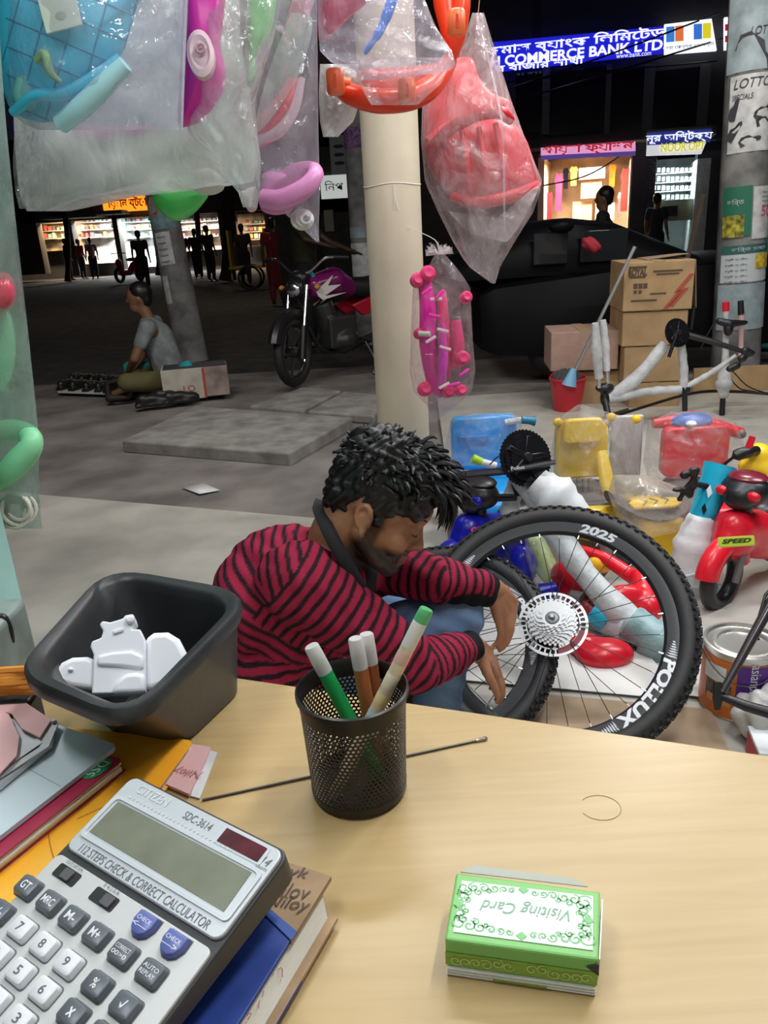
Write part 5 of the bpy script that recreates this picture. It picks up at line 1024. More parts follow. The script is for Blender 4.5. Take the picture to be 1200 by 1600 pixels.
# ---- paint can
cb_=G(1150,1098,0); can=thing('paint_can','orange and purple paint can with metal lid standing near the big wheel','paint can',Matrix.Translation(cb_)); X=Matrix.Translation(cb_); cr,chh=.092,.185
B(X).lathe([(0,0),(cr,0),(cr+.002,.003),(cr,.006),(cr,chh-.012),(cr+.003,chh-.006),(cr+.003,chh),(cr-.004,chh+.001),(cr-.008,chh-.006),(cr-.020,chh-.008),(cr-.022,chh-.002),(cr-.030,chh-.002),(cr-.033,chh-.009),(0,chh-.010)],48).build('tin',mat('tin_lid',(.68,.67,.64),.28,.85),can)
OCAN=mat('can_orange',(.78,.20,.03),.4,noise=.2,nscale=8)
B(X).lathe([(cr+.0006,.006),(cr+.0006,chh-.020)],48).build('label',OCAN,can)
def arc(name,a0,a1,z0,z1,m,l): return B(X).lathe([(cr+l,z0),(cr+l,z1)],16,None,R(a0),R(a1)).build(name,m,can)
arc('purple_panel',-120,-62,.030,chh-.024,mat('can_purple',(.10,.02,.26),.4),.0011); arc('white_panel',-176,-136,.10,.145,CWH,.0011); arc('picture_panel',-170,-126,.05,.10,mat('can_brown',(.20,.12,.07),.5,noise=.7,nscale=40),.0011); arc('yellow_panel',-166,-126,.04,.06,mat('can_yellow',(.72,.35,.12),.5),.0012)
fn=lambda x,y,z:((cr+.0022)*math.cos(R(-97)+y/cr),(cr+.0022)*math.sin(R(-97)+y/cr),.105-x)
letter('asianpaints',X,.125,WHITE,can,'lettering',.030,fn=fn)
b=B(X); b.tube([((cr+.006)*math.cos(R(a)),(cr+.006)*math.sin(R(a)),chh-.02-.055*math.sin(R(a+200)*1.0)**2) for a in range(-190,-10,12)],.0016,6); b.build('wire_handle',STEEL,can)
# ---- papers and cardboard on the floor under the wheels
def flat(name,lab,cat,pix,z,th,m): 
    q=[G(*p,z) for p in pix]; n=len(q); return tag(B().add(q+[v+V((0,0,th)) for v in q],[tuple(range(n))[::-1],tuple(range(n,2*n))]+[(i,(i+1)%n,n+(i+1)%n,n+i) for i in range(n)]).build(name,m,None,smooth=False,fix=True),lab,cat)
CARD=mat('cardboard',(.46,.30,.15),.8,noise=.18,nscale=6); CARDL=mat('cardboard_light',(.40,.29,.19),.85,noise=.2,nscale=8)
flat('cardboard_sheet','flattened brown cardboard sheet under the big wheel','cardboard',[(835,1085),(1110,1110),(1150,1200),(760,1180)],.002,.004,CARDL)
flat('paper_sheet','white paper sheet on the floor behind the cassette wheel','paper',[(690,930),(1010,1020),(1075,1095),(860,1075),(690,1060)],.008,.002,mat('white_sheet',(.72,.72,.70),.7,noise=.1,nscale=4))
flat('paper_sheet','white wrapping sheet lying beside the paint can','paper',[(1030,980),(1120,1010),(1100,1090),(1060,1085)],.011,.002,mat('white_sheet',(.7,.7,.7)))
q=P(770,1065,1.72); tag(B(frame(q,CR*.6-CU*.8,None,-FW)).box((0,0,0),(.07,.022,.004)).build('green_strip',mat('green_tape',(.05,.50,.12),.5)),'green strip of packing seen through the held wheel','packing strip')
bg=thing('plastic_bag','crumpled grey plastic bag at the right edge below the paint can','bag',Matrix.Translation(G(1185,1150,0)))
b=B(); q=G(1190,1155,0); b.ell(q+V((.03,0,.06)),(.10,.08,.07),20); fuse(b,'bag',mat('grey_bag',(.50,.50,.48),.35,bump=.5,bscale=30),bg,.010,1,.5,None,lambda co:.012*np.sin(co[:,0]*70+co[:,2]*60)*np.sin(co[:,1]*80))
rb2=thing('carton','red and white printed carton at the lower right edge','box',Matrix.Translation(G(1195,1178,0))); M=frame(G(1195,1195,.0),(1,-.2,0),None,(0,0,1)); B(M).box((0.02,0,.03),(.10,.10,.06)).build('carton_body',mat('carton_red',(.50,.03,.04),.5),rb2,smooth=False); B(M).box((.02,0,.064),(.102,.102,.008)).build('white_top',CWH,rb2,smooth=False)
# ---- clear bags
BAGC=film('clear_bag',(.97,.97,.98),.17,.10,14,.8,.8); BAGM=film('milky_bag',(.86,.90,.87),.62,.14,8,.7,.25); BAGV=film('violet_clear_bag',(.86,.85,.92),.24,.10,9,.7,.5); BAGT=film('tinted_bag',(.64,.80,.74),.36,.12,8,.6,.4); BAGP=film('pinkish_bag',(.92,.87,.89),.32,.09,11,.9,.7)
def bag(rows,Y,th,m,parent=None,name='plastic_bag',nv=40,wr=.010,seed=1,closeT=True,closeB=True,yoff=None):
    """pillow-shaped bag: rows (py, xl, xr) in photo pixels at depth Y, thickness th"""
    rr_=random.Random(seed); ph=[rr_.uniform(0,6) for _ in range(6)]; ys=[r_[0] for r_ in rows]; y0,y1=ys[0],ys[-1]; nu=34
    def row(y):
        for a,c in zip(rows[:-1],rows[1:]):
            if a[0]<=y<=c[0]: t=(y-a[0])/max(1e-6,c[0]-a[0]); return a[1]+(c[1]-a[1])*t,a[2]+(c[2]-a[2])*t
        return rows[-1][1:]
    def fn(u,v):
        y=y0+(y1-y0)*u; xl,xr=row(y); a=2*PI*v; x=(xl+xr)/2+(xr-xl)/2*math.cos(a); s=math.sin(a); prof=math.sin(PI*min(1,max(0,u*.96+.02)))**.45
        yy=Y+(yoff(u) if yoff else 0)-th/2*s*prof*(.75+.25*abs(s))
        wv=wr*(math.sin(11*v*2+5*u*3+ph[0])*math.sin(9*u+ph[1]+4*v)+.6*math.sin(31*v+13*u+ph[2])*math.sin(17*u-7*v+ph[3])+.35*math.sin(47*v-29*u+ph[4]))
        return tuple(P(x,y,max(.2,yy+wv*abs(s)**.5)))
    return B().grid(fn,nu,nv,None,True).build(name,m,parent,ang=60)
# ---- ride-on toys in their bags
def rbox(M,d,m,name,root,bev=.02): return B(M).box((0,0,0),d).build(name,m,root,bev=bev,seg=3)
PBLUE=mat('toy_sky_blue',(.03,.36,.85),.3); PYEL=mat('toy_yellow',(.98,.64,.03),.3); PRED=mat('toy_red',(.74,.012,.03),.28); PDBL=mat('toy_deep_blue',(.012,.015,.42),.28); PLIME=mat('toy_lime',(.45,.72,.05),.35); PGRY=mat('toy_grey',(.14,.13,.13),.5); PWH=mat('toy_white',(.75,.75,.74),.4)
def facing(px,py,Y,rz=0): return frame(P(px,py,Y),(math.cos(R(rz)),math.sin(R(rz)),0),None,(0,0,1))
def seatpanel(root,px0,py0,px1,py1,Y,m,th=.05,name='backrest',r=.03):
    a,c=P(px0,py0,Y),P(px1,py1,Y); W_=c.x-a.x; H_=a.z-c.z; M=frame(((a.x+c.x)/2,Y,(a.z+c.z)/2),(1,0,0),(0,0,1))
    return B(M).prism(rrect(W_,H_,r,4),-th/2,th/2).build(name,m,root,bev=.008,seg=2,ang=35)
def wheelset(root,pts,r,wd,m=PGRY):
    for q in pts: B(zframe(q,(1,.2,0))).lathe([(0,-wd/2),(r*.9,-wd/2),(r,-wd*.3),(r,wd*.3),(r*.9,wd/2),(0,wd/2)],18).build('wheel',m,root)
def rideon(label,px0,py0,px1,py1,Y,m,base_w=.34,grip=None):
    a,c=P(px0,py0,Y),P(px1,py1,Y); cx=(a.x+c.x)/2; t=thing('ride_on_toy',label,'toy',Matrix.Translation((cx,Y,0)))
    seatpanel(t,px0,py0,px1,py1,Y,m); zb=c.z
    M=Matrix.Translation((cx,Y-.12,zb-.02)); B(M).prism(rrect(abs(c.x-a.x)*1.05,.30,.06,4),-.05,0).build('seat',PGRY if m is not PBLUE else m,t,bev=.012)
    b=B(); b.box((cx,Y-.10,zb/2+.02),(base_w*.55,.46,max(.1,zb-.10))); b.build('body',m,t,bev=.05,seg=3)
    wheelset(t,[V((cx+sx*base_w*.42,Y-.10+sy*.2,.07)) for sx in (-1,1) for sy in (-1,1)],.07,.05)
    return t
t=rideon('sky blue ride-on toy with blue grip, bagged, left of the row',704,652,806,728,3.05,PBLUE)
a,c=P(704,650,3.05),P(806,650,3.05); M=facing(740,672,3.02); B(M).prism(rrect(.13,.07,.03,4),-.035,-.02).build('back_recess',mat('toy_blue_dark',(.02,.22,.58),.35),t)
B().tube(PP([(815,656,3.0),(828,657,3.0),(836,658,3.0)]),[.016,.016,.021],12).build('grip',mat('grip_blue',(.02,.18,.30),.4),t); B().tube(PP([(790,660,3.02),(815,656,3.0)]),.012,8).build('handlebar',PWH,t)
bag([(645,745,800),(655,705,815),(700,694,816),(728,696,812)],2.98,.30,BAGC,t,'plastic_wrap',wr=.012,seed=3)
t=rideon('yellow ride-on toy with tall backrest, bagged, middle of the row',868,662,945,742,2.95,PYEL)
seatpanel(t,880,655,940,690,2.90,PYEL,.03,'headrest',.02); seatpanel(t,955,650,998,770,3.05,mat('toy_clear_panel',(.50,.50,.52),.3),.02,'side_panel',.01)
for x,y in ((872,660),(955,652),(994,655)): B().ell(P(x,y,2.93),(.020,.016,.018),12).build('corner_cap',PYEL,t)
B().tube(PP([(940,705,2.86),(948,750,2.80),(953,780,2.76)]),[.022,.030,.022],12,flat=.6).build('arm_rest',PYEL,t); B().tube(PP([(953,778,2.76),(958,806,2.73)]),.016,10).build('arm_post',PGRY,t)
for k in range(4): B(facing(895+9*k,768,2.82)).box((0,0,0),(.016,.03,.10)).build('axle_block',PGRY,t)
bag([(632,903,908),(655,870,990),(720,858,1000),(790,862,1000),(808,872,992)],2.86,.42,BAGC,t,'plastic_wrap',wr=.016,seed=5)
t=rideon('red ride-on toy with blue knob on top, bagged, right of the row',1036,668,1132,738,2.95,PRED)
B(facing(1080,658,2.98)).ell((0,0,0),(.085,.05,.035),18).build('knob',mat('knob_blue',(.03,.12,.45),.35),t); B(facing(1080,662,2.92)).ell((0,0,0),(.022,.02,.012),10).build('knob_cap',PWH,t)
B().tube(PP([(1020,662,3.0),(1080,655,3.0),(1160,678,2.97)]),[.02,.035,.022],12).build('handlebar',PRED,t); B().ell(P(1158,678,2.96),(.02,.02,.02),10).build('bar_end',PGRY,t)
bag([(643,1050,1110),(660,1012,1150),(720,1005,1172),(760,1015,1160)],2.90,.36,BAGC,t,'plastic_wrap',wr=.016,seed=8)
# grey seat with yellow pad
t=thing('ride_on_toy','grey ride-on seat with yellow chevron pad in a milky bag','toy',Matrix.Translation((P(1020,830,2.62).x,2.62,0)))
b=B(); M=facing(1015,806,2.62,6); b.loft([[(x,y*.10,z+.018*math.cos(a)) for x,y,z,a in [(-.155+.31*i/16,math.cos(PI*2*k/12)*(.6+.4*math.sin(PI*i/16)),.045*((i/16-.55)*2.2)**2+(math.sin(PI*2*k/12)*.022),0) for k in range(12)]] for i in range(17)],True,True,M); b.build('seat_shell',PGRY,t)
vs=[]; M2=facing(1020,797,2.575,6)@T(0,0,.022,0,8)
B(M2).prism([(-.085,-.03),(.06,-.045),(.10,-.02),(.09,.02),(-.06,.035),(-.09,.01)],.0,.012).build('seat_pad',PYEL,t,bev=.004)
for k in range(3): B(M2).tube([(-.05+.04*k,-.025,.013),(-.025+.04*k,.0,.014),(-.045+.04*k,.022,.013)],.002,5).build('chevron',PGRY,t)
B().box((P(1015,850,2.66).x,2.66,.10),(.16,.26,.20)).build('body',PYEL,t,bev=.03); wheelset(t,[V((P(1015,850,2.66).x+s*.11,2.60,.06)) for s in (-1,1)],.06,.04)
bag([(742,958,1010),(770,950,1085),(815,962,1085),(840,975,1070)],2.60,.34,film('dusty_bag',(.93,.92,.90),.32,.15,7,.6,.4),t,'plastic_wrap',wr=.012,seed=11)
# toy motorcycles
def toybike(label,hx,hy,Y,m,dirx,txt,tm,full=True):
    t=thing('toy_motorcycle',label,'toy',Matrix.Translation((P(hx,hy,Y).x,Y,0))); q=P(hx,hy,Y); z=q.z; X=frame((q.x,Y,0),(dirx,-.55,0),None,(0,0,1)); k=z/.50    # local x = forward
    b=B(X); b.ell((0,0,z),(.085*k,.11*k,.07*k),16); b.ell((.05*k,0,z-.02*k),(.06*k,.07*k,.06*k),14); fuse(b,'handlebar_cowl',BLACK,t,.008,2)
    B(X).ell((-.01*k,0,z+.055*k),(.07*k,.085*k,.025*k),16).build('dash_cap',mat('dash_maroon',(.18,.015,.03),.25) if m is PRED else BLACK,t)
    for s in (-1,1): B(X).tube([(-.02*k,s*.09*k,z),(-.05*k,s*.19*k,z+.02*k)],[.018*k,.016*k],10).build('grip',BLACK,t); B(X).ell((.07*k,s*.07*k,z-.0*k),(.02*k,.03*k,.022*k),12).build('indicator',PRED if m is PRED else PDBL,t)
    B(X).tube([(0,0,z-.04*k),(.0,0,z-.14*k)],.036*k,14).build('neck',BLACK,t)
    b=B(X); limb(b,[(.06*k,0,z-.16*k),(-.10*k,0,z-.22*k),(-.34*k,0,z-.24*k)],[.085*k,.10*k,.085*k]); b.ell((.05*k,0,z-.21*k),(.12*k,.09*k,.10*k),14); limb(b,[(-.1*k,0,z-.27*k),(-.3*k,0,z-.33*k)],[.08*k,.09*k]); fuse(b,'body',m,t,.010,3)
    b=B(X); b.torus(.115*k,.035*k,32,10,T(.13*k,0,z-.38*k,0,90)); b.build('front_wheel',BLACK,t); B(X).torus(.135*k,.05*k,20,10,T(.13*k,0,z-.36*k,0,90),1,R(10),R(170)).build('fender',m,t)
    for s in (-1,1): B(X).tube([(.03*k,s*.06*k,z-.14*k),(.13*k,s*.06*k,z-.38*k)],.016*k,8).build('fork_leg',PGRY,t)
    b=B(X); b.torus(.105*k,.045*k,32,10,T(-.36*k,0,.15,0,90)); b.build('rear_wheel',BLACK,t); B(X).ell((-.28*k,0,z-.14*k),(.16*k,.085*k,.04*k),14).build('seat',BLACK,t)
    q2=P(*txt[1:3],Y-.20); Mt=frame(q2,CR*.98+CU*.1,None,-FW)
    return t,Mt,X,z,k
t,Mt,X,z,k=toybike('deep blue toy motorcycle with black handlebar beside the man\'s head',748,772,2.42,PDBL,-.85,('S',762,830),None)
q=P(762,828,2.2); letter('SPEED',frame(q,CR+CU*.12,None,-FW),.115,mat('decal_red',(.75,.05,.08),.4),t,h=.028,shear=.3,bold=.03)
B().ell(P(816,885,2.36),(.05,.05,.075),14).build('fender_tail',PDBL,t); B().tube(PP([(845,926,2.22),(870,918,2.22)]),[.03,.02],10).build('foot_peg',PDBL,t)
B().tube(PP([(738,716,2.75),(752,722,2.75)]),[.018,.016],12).build('lime_grip',PLIME,t); B().tube(PP([(752,722,2.75),(775,728,2.75)]),.014,10).build('bar',PWH,t); B().tube(curve(PP([(765,726,2.7),(782,712,2.66),(800,720,2.6)]),5),.0025,6).build('cable',BLACK,t)
t,Mt,X,z,k=toybike('red toy motorcycle with yellow speed sticker at the right edge',1165,765,2.30,PRED,-.70,('S',1150,846),None)
q=P(1150,846,2.02); M=frame(q,CR+CU*.06,None,-FW); B(M).prism(rrect(.105,.030,.005,3),0,.002).build('sticker',mat('sticker_yellow',(.70,.65,.15),.4),t,smooth=False); B(M).prism(rrect(.098,.024,.004,3),.002,.003).build('sticker_field',mat('sticker_lime',(.55,.72,.05),.4),t,smooth=False); letter('SPEED',M@T(0,.002,.0035),.085,mat('decal_dark',(.03,.04,.02),.4),t,h=.013,shear=.3,bold=.04)
t=thing('toy_motorcycle','yellow toy motorcycle with black handle behind the red one','toy',Matrix.Translation((P(1185,720,2.75).x,2.75,0)))
b=B(); b.ell(P(1190,728,2.75),(.09,.06,.05),14); b.ell(P(1185,712,2.75),(.05,.05,.05),14); limb(b,[P(1205,735,2.75),P(1220,850,2.8)],[.08,.1]); fuse(b,'body',PYEL,t,.01,2)
B().tube(curve(PP([(1128,728,2.72),(1150,712,2.70),(1170,706,2.70),(1182,704,2.72)]),4),[.006]*4+[.022]*5+[.018]*4,10).build('lever',BLACK,t); B().tube(PP([(1168,705,2.7),(1176,682,2.7)]),[.014,.012],10).build('red_grip',PRED,t); B().ell(P(1195,845,2.7),(.10,.1,.05),12).build('fender',PYEL,t)
wheelset(t,[V((P(1205,850,2.8).x,2.8,.12))],.12,.06)
# red ride-on seen through the wheel
t=thing('toy_motorcycle','red toy motorcycle lying behind the spokes of the big wheel','toy',Matrix.Translation((P(930,960,2.2).x,2.2,0)))
b=B(); limb(b,PP([(885,900,2.28),(912,930,2.21),(938,955,2.14)]),[.055,.06,.045]); limb(b,PP([(905,858,2.42),(945,872,2.36),(1005,912,2.24)]),[.018,.022,.028]); b.ell(P(975,945,2.16),(.095,.04,.07),16); limb(b,PP([(1000,900,2.24),(1012,950,2.14)]),[.03,.05]); fuse(b,'body',PRED,t,.008,2)
b=B(); b.ell(P(945,1022,1.93),(.085,.06,.045),18); b.ell(P(915,1010,1.97),(.05,.05,.04),14); fuse(b,'front_bowl',PRED,t,.008,2)
B().tube(PP([(890,930,2.15),(910,938,2.12)]),[.018,.028],12).build('muffler_end',PGRY,t); B().tube(PP([(905,940,2.15),(932,960,2.10)]),.026,12).build('muffler',mat('muffler_red',(.40,.03,.03),.35),t)
B().torus(.09,.025,24,8,frame(P(905,868,2.42),CR,None,-FW)).build('wheel',PGRY,t); B().ell(P(940,880,2.37),(.05,.03,.035),12).build('yellow_panel',PYEL,t)
# lime wrapped part
t=thing('toy_part','lime green toy part in clear wrap behind the big wheel top','toy',Matrix.Translation((P(850,880,2.36).x,2.36,0)))
b=B(); limb(b,PP([(838,850,2.42),(852,885,2.36),(868,912,2.28)]),[.035,.04,.03]); fuse(b,'lime_shell',mat('lime_pale',(.50,.66,.25),.4,noise=.3),t,.008,2); bag([(835,820,858),(870,822,876),(925,840,885)],2.30,.12,BAGC,t,'plastic_wrap',wr=.01,seed=21)
# ================================================================ BAGS HANGING OVER THE SHOP FRONT
def hung(name,label,px,py,Y,group=None): return thing(name,label,'bag',Matrix.Translation(P(px,py,Y)),group)
def strap(name,pts,r,m,root,flat=.45,n=12): return B().tube(curve(PP(pts),6),r if not isinstance(r,list) else [r[min(len(r)-1,int(i/6))] for i in range(6*(len(pts)-1)+1)],n,flat=flat).build(name,m,root,ang=60)
def ptube(name,pts,r,m,root,n=12):
    c=curve(PP(pts),6); L=len(c); rs=r if isinstance(r,list) else [r,r]
    rad=[]
    for i in range(L): f=i/(L-1)*(len(rs)-1); k=min(int(f),len(rs)-2); rad.append(rs[k]+(rs[k+1]-rs[k])*(f-k))
    return B().tube(c,rad,n).build(name,m,root,ang=60)
def slabpix(name,pix,Y,th,m,root,bulge=.03,Yb=0.0):
    """rounded solid whose outline is given at depth Y, bulging towards the viewer"""
    n=len(pix); cx=sum(p[0] for p in pix)/n; cy=sum(p[1] for p in pix)/n; rings=[]
    out=[(p.x,p.y) for p in curve([V((a[0],a[1],0)) for a in pix+[pix[0]]],4)][:-1]
    for s,d in ((.98,th),(1,th*.7),(1,th*.25),(.97,.0),(.85,-bulge*.45),(.6,-bulge*.85),(.3,-bulge),(.04,-bulge*1.02)): rings.append([P(cx+(x-cx)*s,cy+(y-cy)*s,Y+d+Yb*(y-cy)/100) for x,y in out])
    return B().loft(rings,True).build(name,m,root,ang=50,fix=True)
CYAN=mat('toy_cyan',(.07,.62,.88),.35,noise=.12,nscale=8); CYANP=mat('toy_pale_cyan',(.50,.85,.93),.25); MAG=mat('toy_magenta',(.82,.03,.42),.35); PNK=mat('toy_pink',(.80,.30,.60),.35); PPNK=mat('toy_pale_pink',(.78,.55,.60),.4); GRNT=mat('toy_green',(.10,.72,.14),.35); MINT=mat('toy_mint',(.30,.78,.42),.35); CRMN=mat('toy_crimson',(.55,.015,.08),.35); CORAL=mat('toy_coral',(.78,.10,.13),.4); ORED=mat('toy_orange_red',(.85,.06,.015),.28); ORNG=mat('toy_orange',(.85,.16,.05),.35); HOTP=mat('toy_hot_pink',(.90,.03,.42),.3); IVORY=mat('ivory_cord',(.70,.68,.60),.5)
rod=thing('hanging_rod','steel rod above the shop front that carries the bagged goods','rod',Matrix.Translation((0,1.75,2.25)))
B().tube([(-2.2,1.6,2.25),(2.2,2.1,2.25)],.012,10).build('bar',STEEL,rod)
for x,y in ((-2.0,1.62),(2.0,2.08)): B().tube([(x,y,2.25),(x,y,2.82)],.006,6).build('drop_wire',STEEL,rod)
def hangstr(root,px,py,Y):
    p=P(px,py,Y); B().tube([p,V((p.x,1.6+(p.x+2.2)*.1136,2.25))],.0015,5).build('hanging_string',IVORY,root)
# back large milky bag with green bowl
t=hung('bagged_toy','wide milky bag with green bowl hanging low at the upper left',210,330,1.95)
slabpix('green_bowl',[(236,296),(322,296),(312,325),(285,344),(262,341),(242,320)],1.96,.10,GRNT,t,.05); slabpix('pink_tray',[(105,196),(235,196),(232,208),(190,217),(130,214)],1.92,.1,MAG,t,.03)
slabpix('white_disc',[(300,268),(325,262),(345,275),(350,295),(330,305),(305,298)],1.90,.02,IVORY,t,.01)
bag([(-60,18,372),(60,20,376),(150,20,392),(210,22,400),(255,25,408),(285,28,396),(298,30,310),(306,32,215),(318,36,165),(330,42,110)],1.92,.22,BAGM,t,'plastic_bag',wr=.014,seed=31,closeB=True)
bag([(205,22,70),(260,20,68),(300,24,62),(326,30,55)],1.80,.05,BAGC,t,'crumpled_end',wr=.014,seed=33); hangstr(t,200,-55,1.92)
# front blue bag
t=hung('bagged_toy','lilac clear bag with light blue quilted toy and pale blue arm, upper left',150,200,1.55)
slabpix('quilted_shell',[(-10,-60),(240,-60),(215,10),(190,85),(150,130),(105,178),(70,192),(28,180),(8,150),(-6,60)],1.56,.10,CYAN,t,.05)
from mathutils.bvhtree import BVHTree
shell=[c for c in t.children if c.name.startswith('quilted_shell')][0]; X=_root[t]; bvh=BVHTree.FromPolygons([X@v.co for v in shell.data.vertices],[tuple(p.vertices) for p in shell.data.polygons])
b=B()
for fam in range(2):
    for k in range(-4,9):
        run=[]
        for q in range(60):
            s_=-80+6*q
            x,y=(30+46*k-.45*s_*.6,s_) if fam==0 else (s_,-20+44*k+.42*s_)
            h=bvh.ray_cast(CAM,ray(x,y).normalized())[0] if 4<x<230 and -50<y<190 else None
            if h: run.append(h-ray(x,y).normalized()*.0006)
            else:
                if len(run)>3: b.tube(run,.0016,5)
                run=[]
        if len(run)>3: b.tube(run,.0016,5)
b.build('quilt_seams',mat('toy_cyan_seam',(.02,.28,.46),.5),t,kind='stuff')
ptube('arm_rest',[(95,194,1.52),(125,170,1.505),(160,136,1.495),(196,100,1.49)],[.016,.018,.018,.014],CYANP,t,14)
B(frame(P(92,12,1.50),CR*.95+CU*.25,None,-FW)).box((0,0,0),(.062,.075,.003)).build('paper_label',mat('label_cream',(.62,.66,.55),.7),t,bev=.001); B(frame(P(96,26,1.495),CR,None,-FW)).ell((0,0,0),(.012,.010,.003),12).build('label_print',mat('label_grey',(.42,.46,.38),.7),t)
ptube('green_tag',[(58,95,1.50),(70,85,1.49),(78,112,1.49),(95,128,1.495)],[.007,.008,.007,.004],mat('tag_olive',(.28,.46,.26),.5),t); slabpix('teal_insert',[(25,120),(48,100),(56,130),(58,165),(34,172),(20,150)],1.53,.02,mat('toy_pale_teal',(.20,.55,.52),.4),t,.012)
ptube('shell_rim',[(20,176,1.54),(55,150,1.515),(100,146,1.51),(150,118,1.52),(185,88,1.54)],[.008,.010,.010,.010,.006],CYAN,t)
bag([(-70,6,298),(0,8,294),(90,10,290),(170,14,287),(192,34,286),(203,60,285)],1.55,.15,BAGV,t,'plastic_bag',wr=.008,seed=35); B().tube(PP([(292,-70,1.49),(291,0,1.48),(287,100,1.48),(284,203,1.50)]),.0022,6).build('bag_seam',BAGV,t); hangstr(t,150,-68,1.55)
# pink and pale green bag in the middle
t=hung('bagged_toy','milky bag with magenta seat and pink buckle, second from the left',335,200,1.75)
slabpix('magenta_seat',[(290,-50),(352,-50),(350,20),(345,70),(352,112),(345,150),(318,186),(292,198),(278,190),(282,100)],1.74,.08,MAG,t,.045)
B(frame(P(315,88,1.662),CR*.98+CU*.12,None,-FW)).lathe([(.0,-.010),(.026,-.010),(.030,-.004),(.030,.010),(.022,.014),(.016,.010),(.014,.012),(0,.012)],24,Matrix.Diagonal((.85,1.5,1,1))).build('buckle',PPNK,t); B(frame(P(316,82,1.657),CR,None,-FW)).torus(.008,.003,16,6,Matrix.Translation((0,0,.012))).build('buckle_ring',mat('dull_pink',(.55,.32,.36),.5),t)
slabpix('green_panel',[(392,-50),(432,-50),(428,30),(412,70),(395,95),(386,130),(384,40)],1.82,.05,GRNT,t,.02); slabpix('mint_panel',[(388,100),(398,92),(398,120),(386,134)],1.80,.03,MINT,t,.01)
bag([(-70,284,440),(0,285,440),(60,286,428),(110,288,412),(160,290,398),(205,292,402),(250,330,408),(300,372,406),(324,380,402)],1.76,.15,BAGM if False else film('milky_bag_thin',(.86,.91,.88),.32,.12,9,.8,.4),t,'plastic_bag',wr=.012,seed=37); hangstr(t,360,-68,1.76)
# violet bag with pink ring seat
t=hung('bagged_toy','tall clear bag with pale pink ring seat and ivory cord coil at its tip',450,200,2.0)
ptube('red_arc',[(398,212,2.02),(425,195,2.0),(448,165,1.99),(462,125,2.0)],[.028,.034,.030,.016],CORAL,t); ptube('pink_edge',[(402,220,1.99),(436,205,1.97),(460,170,1.97),(472,122,1.98)],[.010,.013,.012,.008],PPNK,t)
ptube('pink_ring_seat',[(412,310,1.96),(440,312,1.94),(475,295,1.93),(492,275,1.94),(488,266,1.97),(465,268,2.0),(440,282,2.02),(418,292,2.02)],[.022,.024,.022,.019,.019,.020,.02,.02],PNK,t,14)
slabpix('seat_shell',[(408,272),(425,268),(452,272),(440,288),(415,305),(406,300)],2.0,.04,PNK,t,.02); slabpix('seat_base',[(405,318),(440,318),(462,312),(455,330),(430,336),(410,330)],1.99,.05,mat('toy_pink2',(.72,.22,.48),.4),t,.02); slabpix('small_pink_panel',[(376,300),(400,292),(402,325),(388,330)],2.02,.03,PPNK,t,.01)
b=B(); M=frame(P(472,343,1.97),CR*.8-CU*.5,None,-FW+CR*.3)
for i in range(5): b.torus(.024-.003*i,.0042,20,6,M@T(.003*i,.002*(i%2),.004*i))
b.build('cord_coil',IVORY,t)
slabpix('rose_panel',[(470,-40),(500,-40),(478,40),(455,70),(440,60)],2.03,.03,mat('toy_rose',(.62,.25,.32),.4),t,.012)
bag([(-60,395,496),(60,392,496),(150,390,497),(230,394,498),(290,402,500),(330,440,499),(355,470,498),(378,494,499)],1.99,.15,BAGV,t,'plastic_bag',wr=.010,seed=39); hangstr(t,450,-58,2.0)
slabpix('inner_sheet',[(455,20),(488,30),(470,110),(420,190),(398,200),(420,110)],1.94,.004,film('milky_bag_thin',(.8,.8,.8)),t,.003)
# bag with crimson piece and blue strap above the column
t=hung('bagged_toy','white clear bag with crimson piece and blue strap above the column',600,90,2.15)
slabpix('crimson_shell',[(498,-60),(590,-60),(575,0),(545,28),(505,66),(496,40)],2.2,.06,CRMN,t,.03)
strap('blue_strap',[(640,-50,2.15),(615,-5,2.13),(600,35,2.12),(585,62,2.12),(570,82,2.14)],[.020,.024,.020,.014,.010],mat('strap_blue',(.02,.20,.72),.3),t)
bag([(-70,496,652),(-10,496,660),(40,497,680),(80,500,706),(100,520,712),(112,560,705),(126,562,580)],2.15,.16,BAGV,t,'plastic_bag',wr=.012,seed=41); hangstr(t,590,-68,2.15)
# small grey bag behind with orange knob, red ring
t=hung('bagged_toy','orange red ring toy with orange knobs at the top of the column',620,140,2.35)
ptube('ring',[(528,132,2.34),(548,148,2.30),(590,158,2.27),(635,155,2.27),(668,140,2.30),(690,115,2.34),(702,95,2.38)],[.022,.026,.030,.030,.030,.026,.022],ORED,t,14)
slabpix('ring_bowl',[(562,108),(640,104),(692,98),(680,128),(640,146),(590,146),(566,130)],2.36,.06,ORED,t,.02)
ptube('upright',[(690,-50,2.40),(698,10,2.38),(706,60,2.36),(712,90,2.37)],[.034,.034,.024,.012],ORED,t,12); ptube('upright',[(724,-50,2.36),(722,10,2.34),(715,60,2.34),(705,95,2.36)],[.020,.022,.020,.012],ORED,t,12)
for x,y,s in ((524,128,1),(636,143,1),(713,36,1)):
    M=facing(x,y,2.24); B(M).lathe([(0,.030),(.018,.030),(.023,.024),(.023,-.024),(.018,-.030),(0,-.030)],18).build('knob',ORNG,t); B(M).box((0,-.022,0),(.006,.006,.03)).build('knob_slot',ORED,t)
ptube('knob_arm',[(528,130,2.3),(548,132,2.3)],[.018,.016],ORNG,t)
bag([(100,500,560),(150,498,566),(190,500,552),(214,505,528)],2.36,.12,film('grey_clear_bag',(.85,.85,.84),.42,.12,9,.7,.5),t,'side_bag',wr=.010,seed=43)
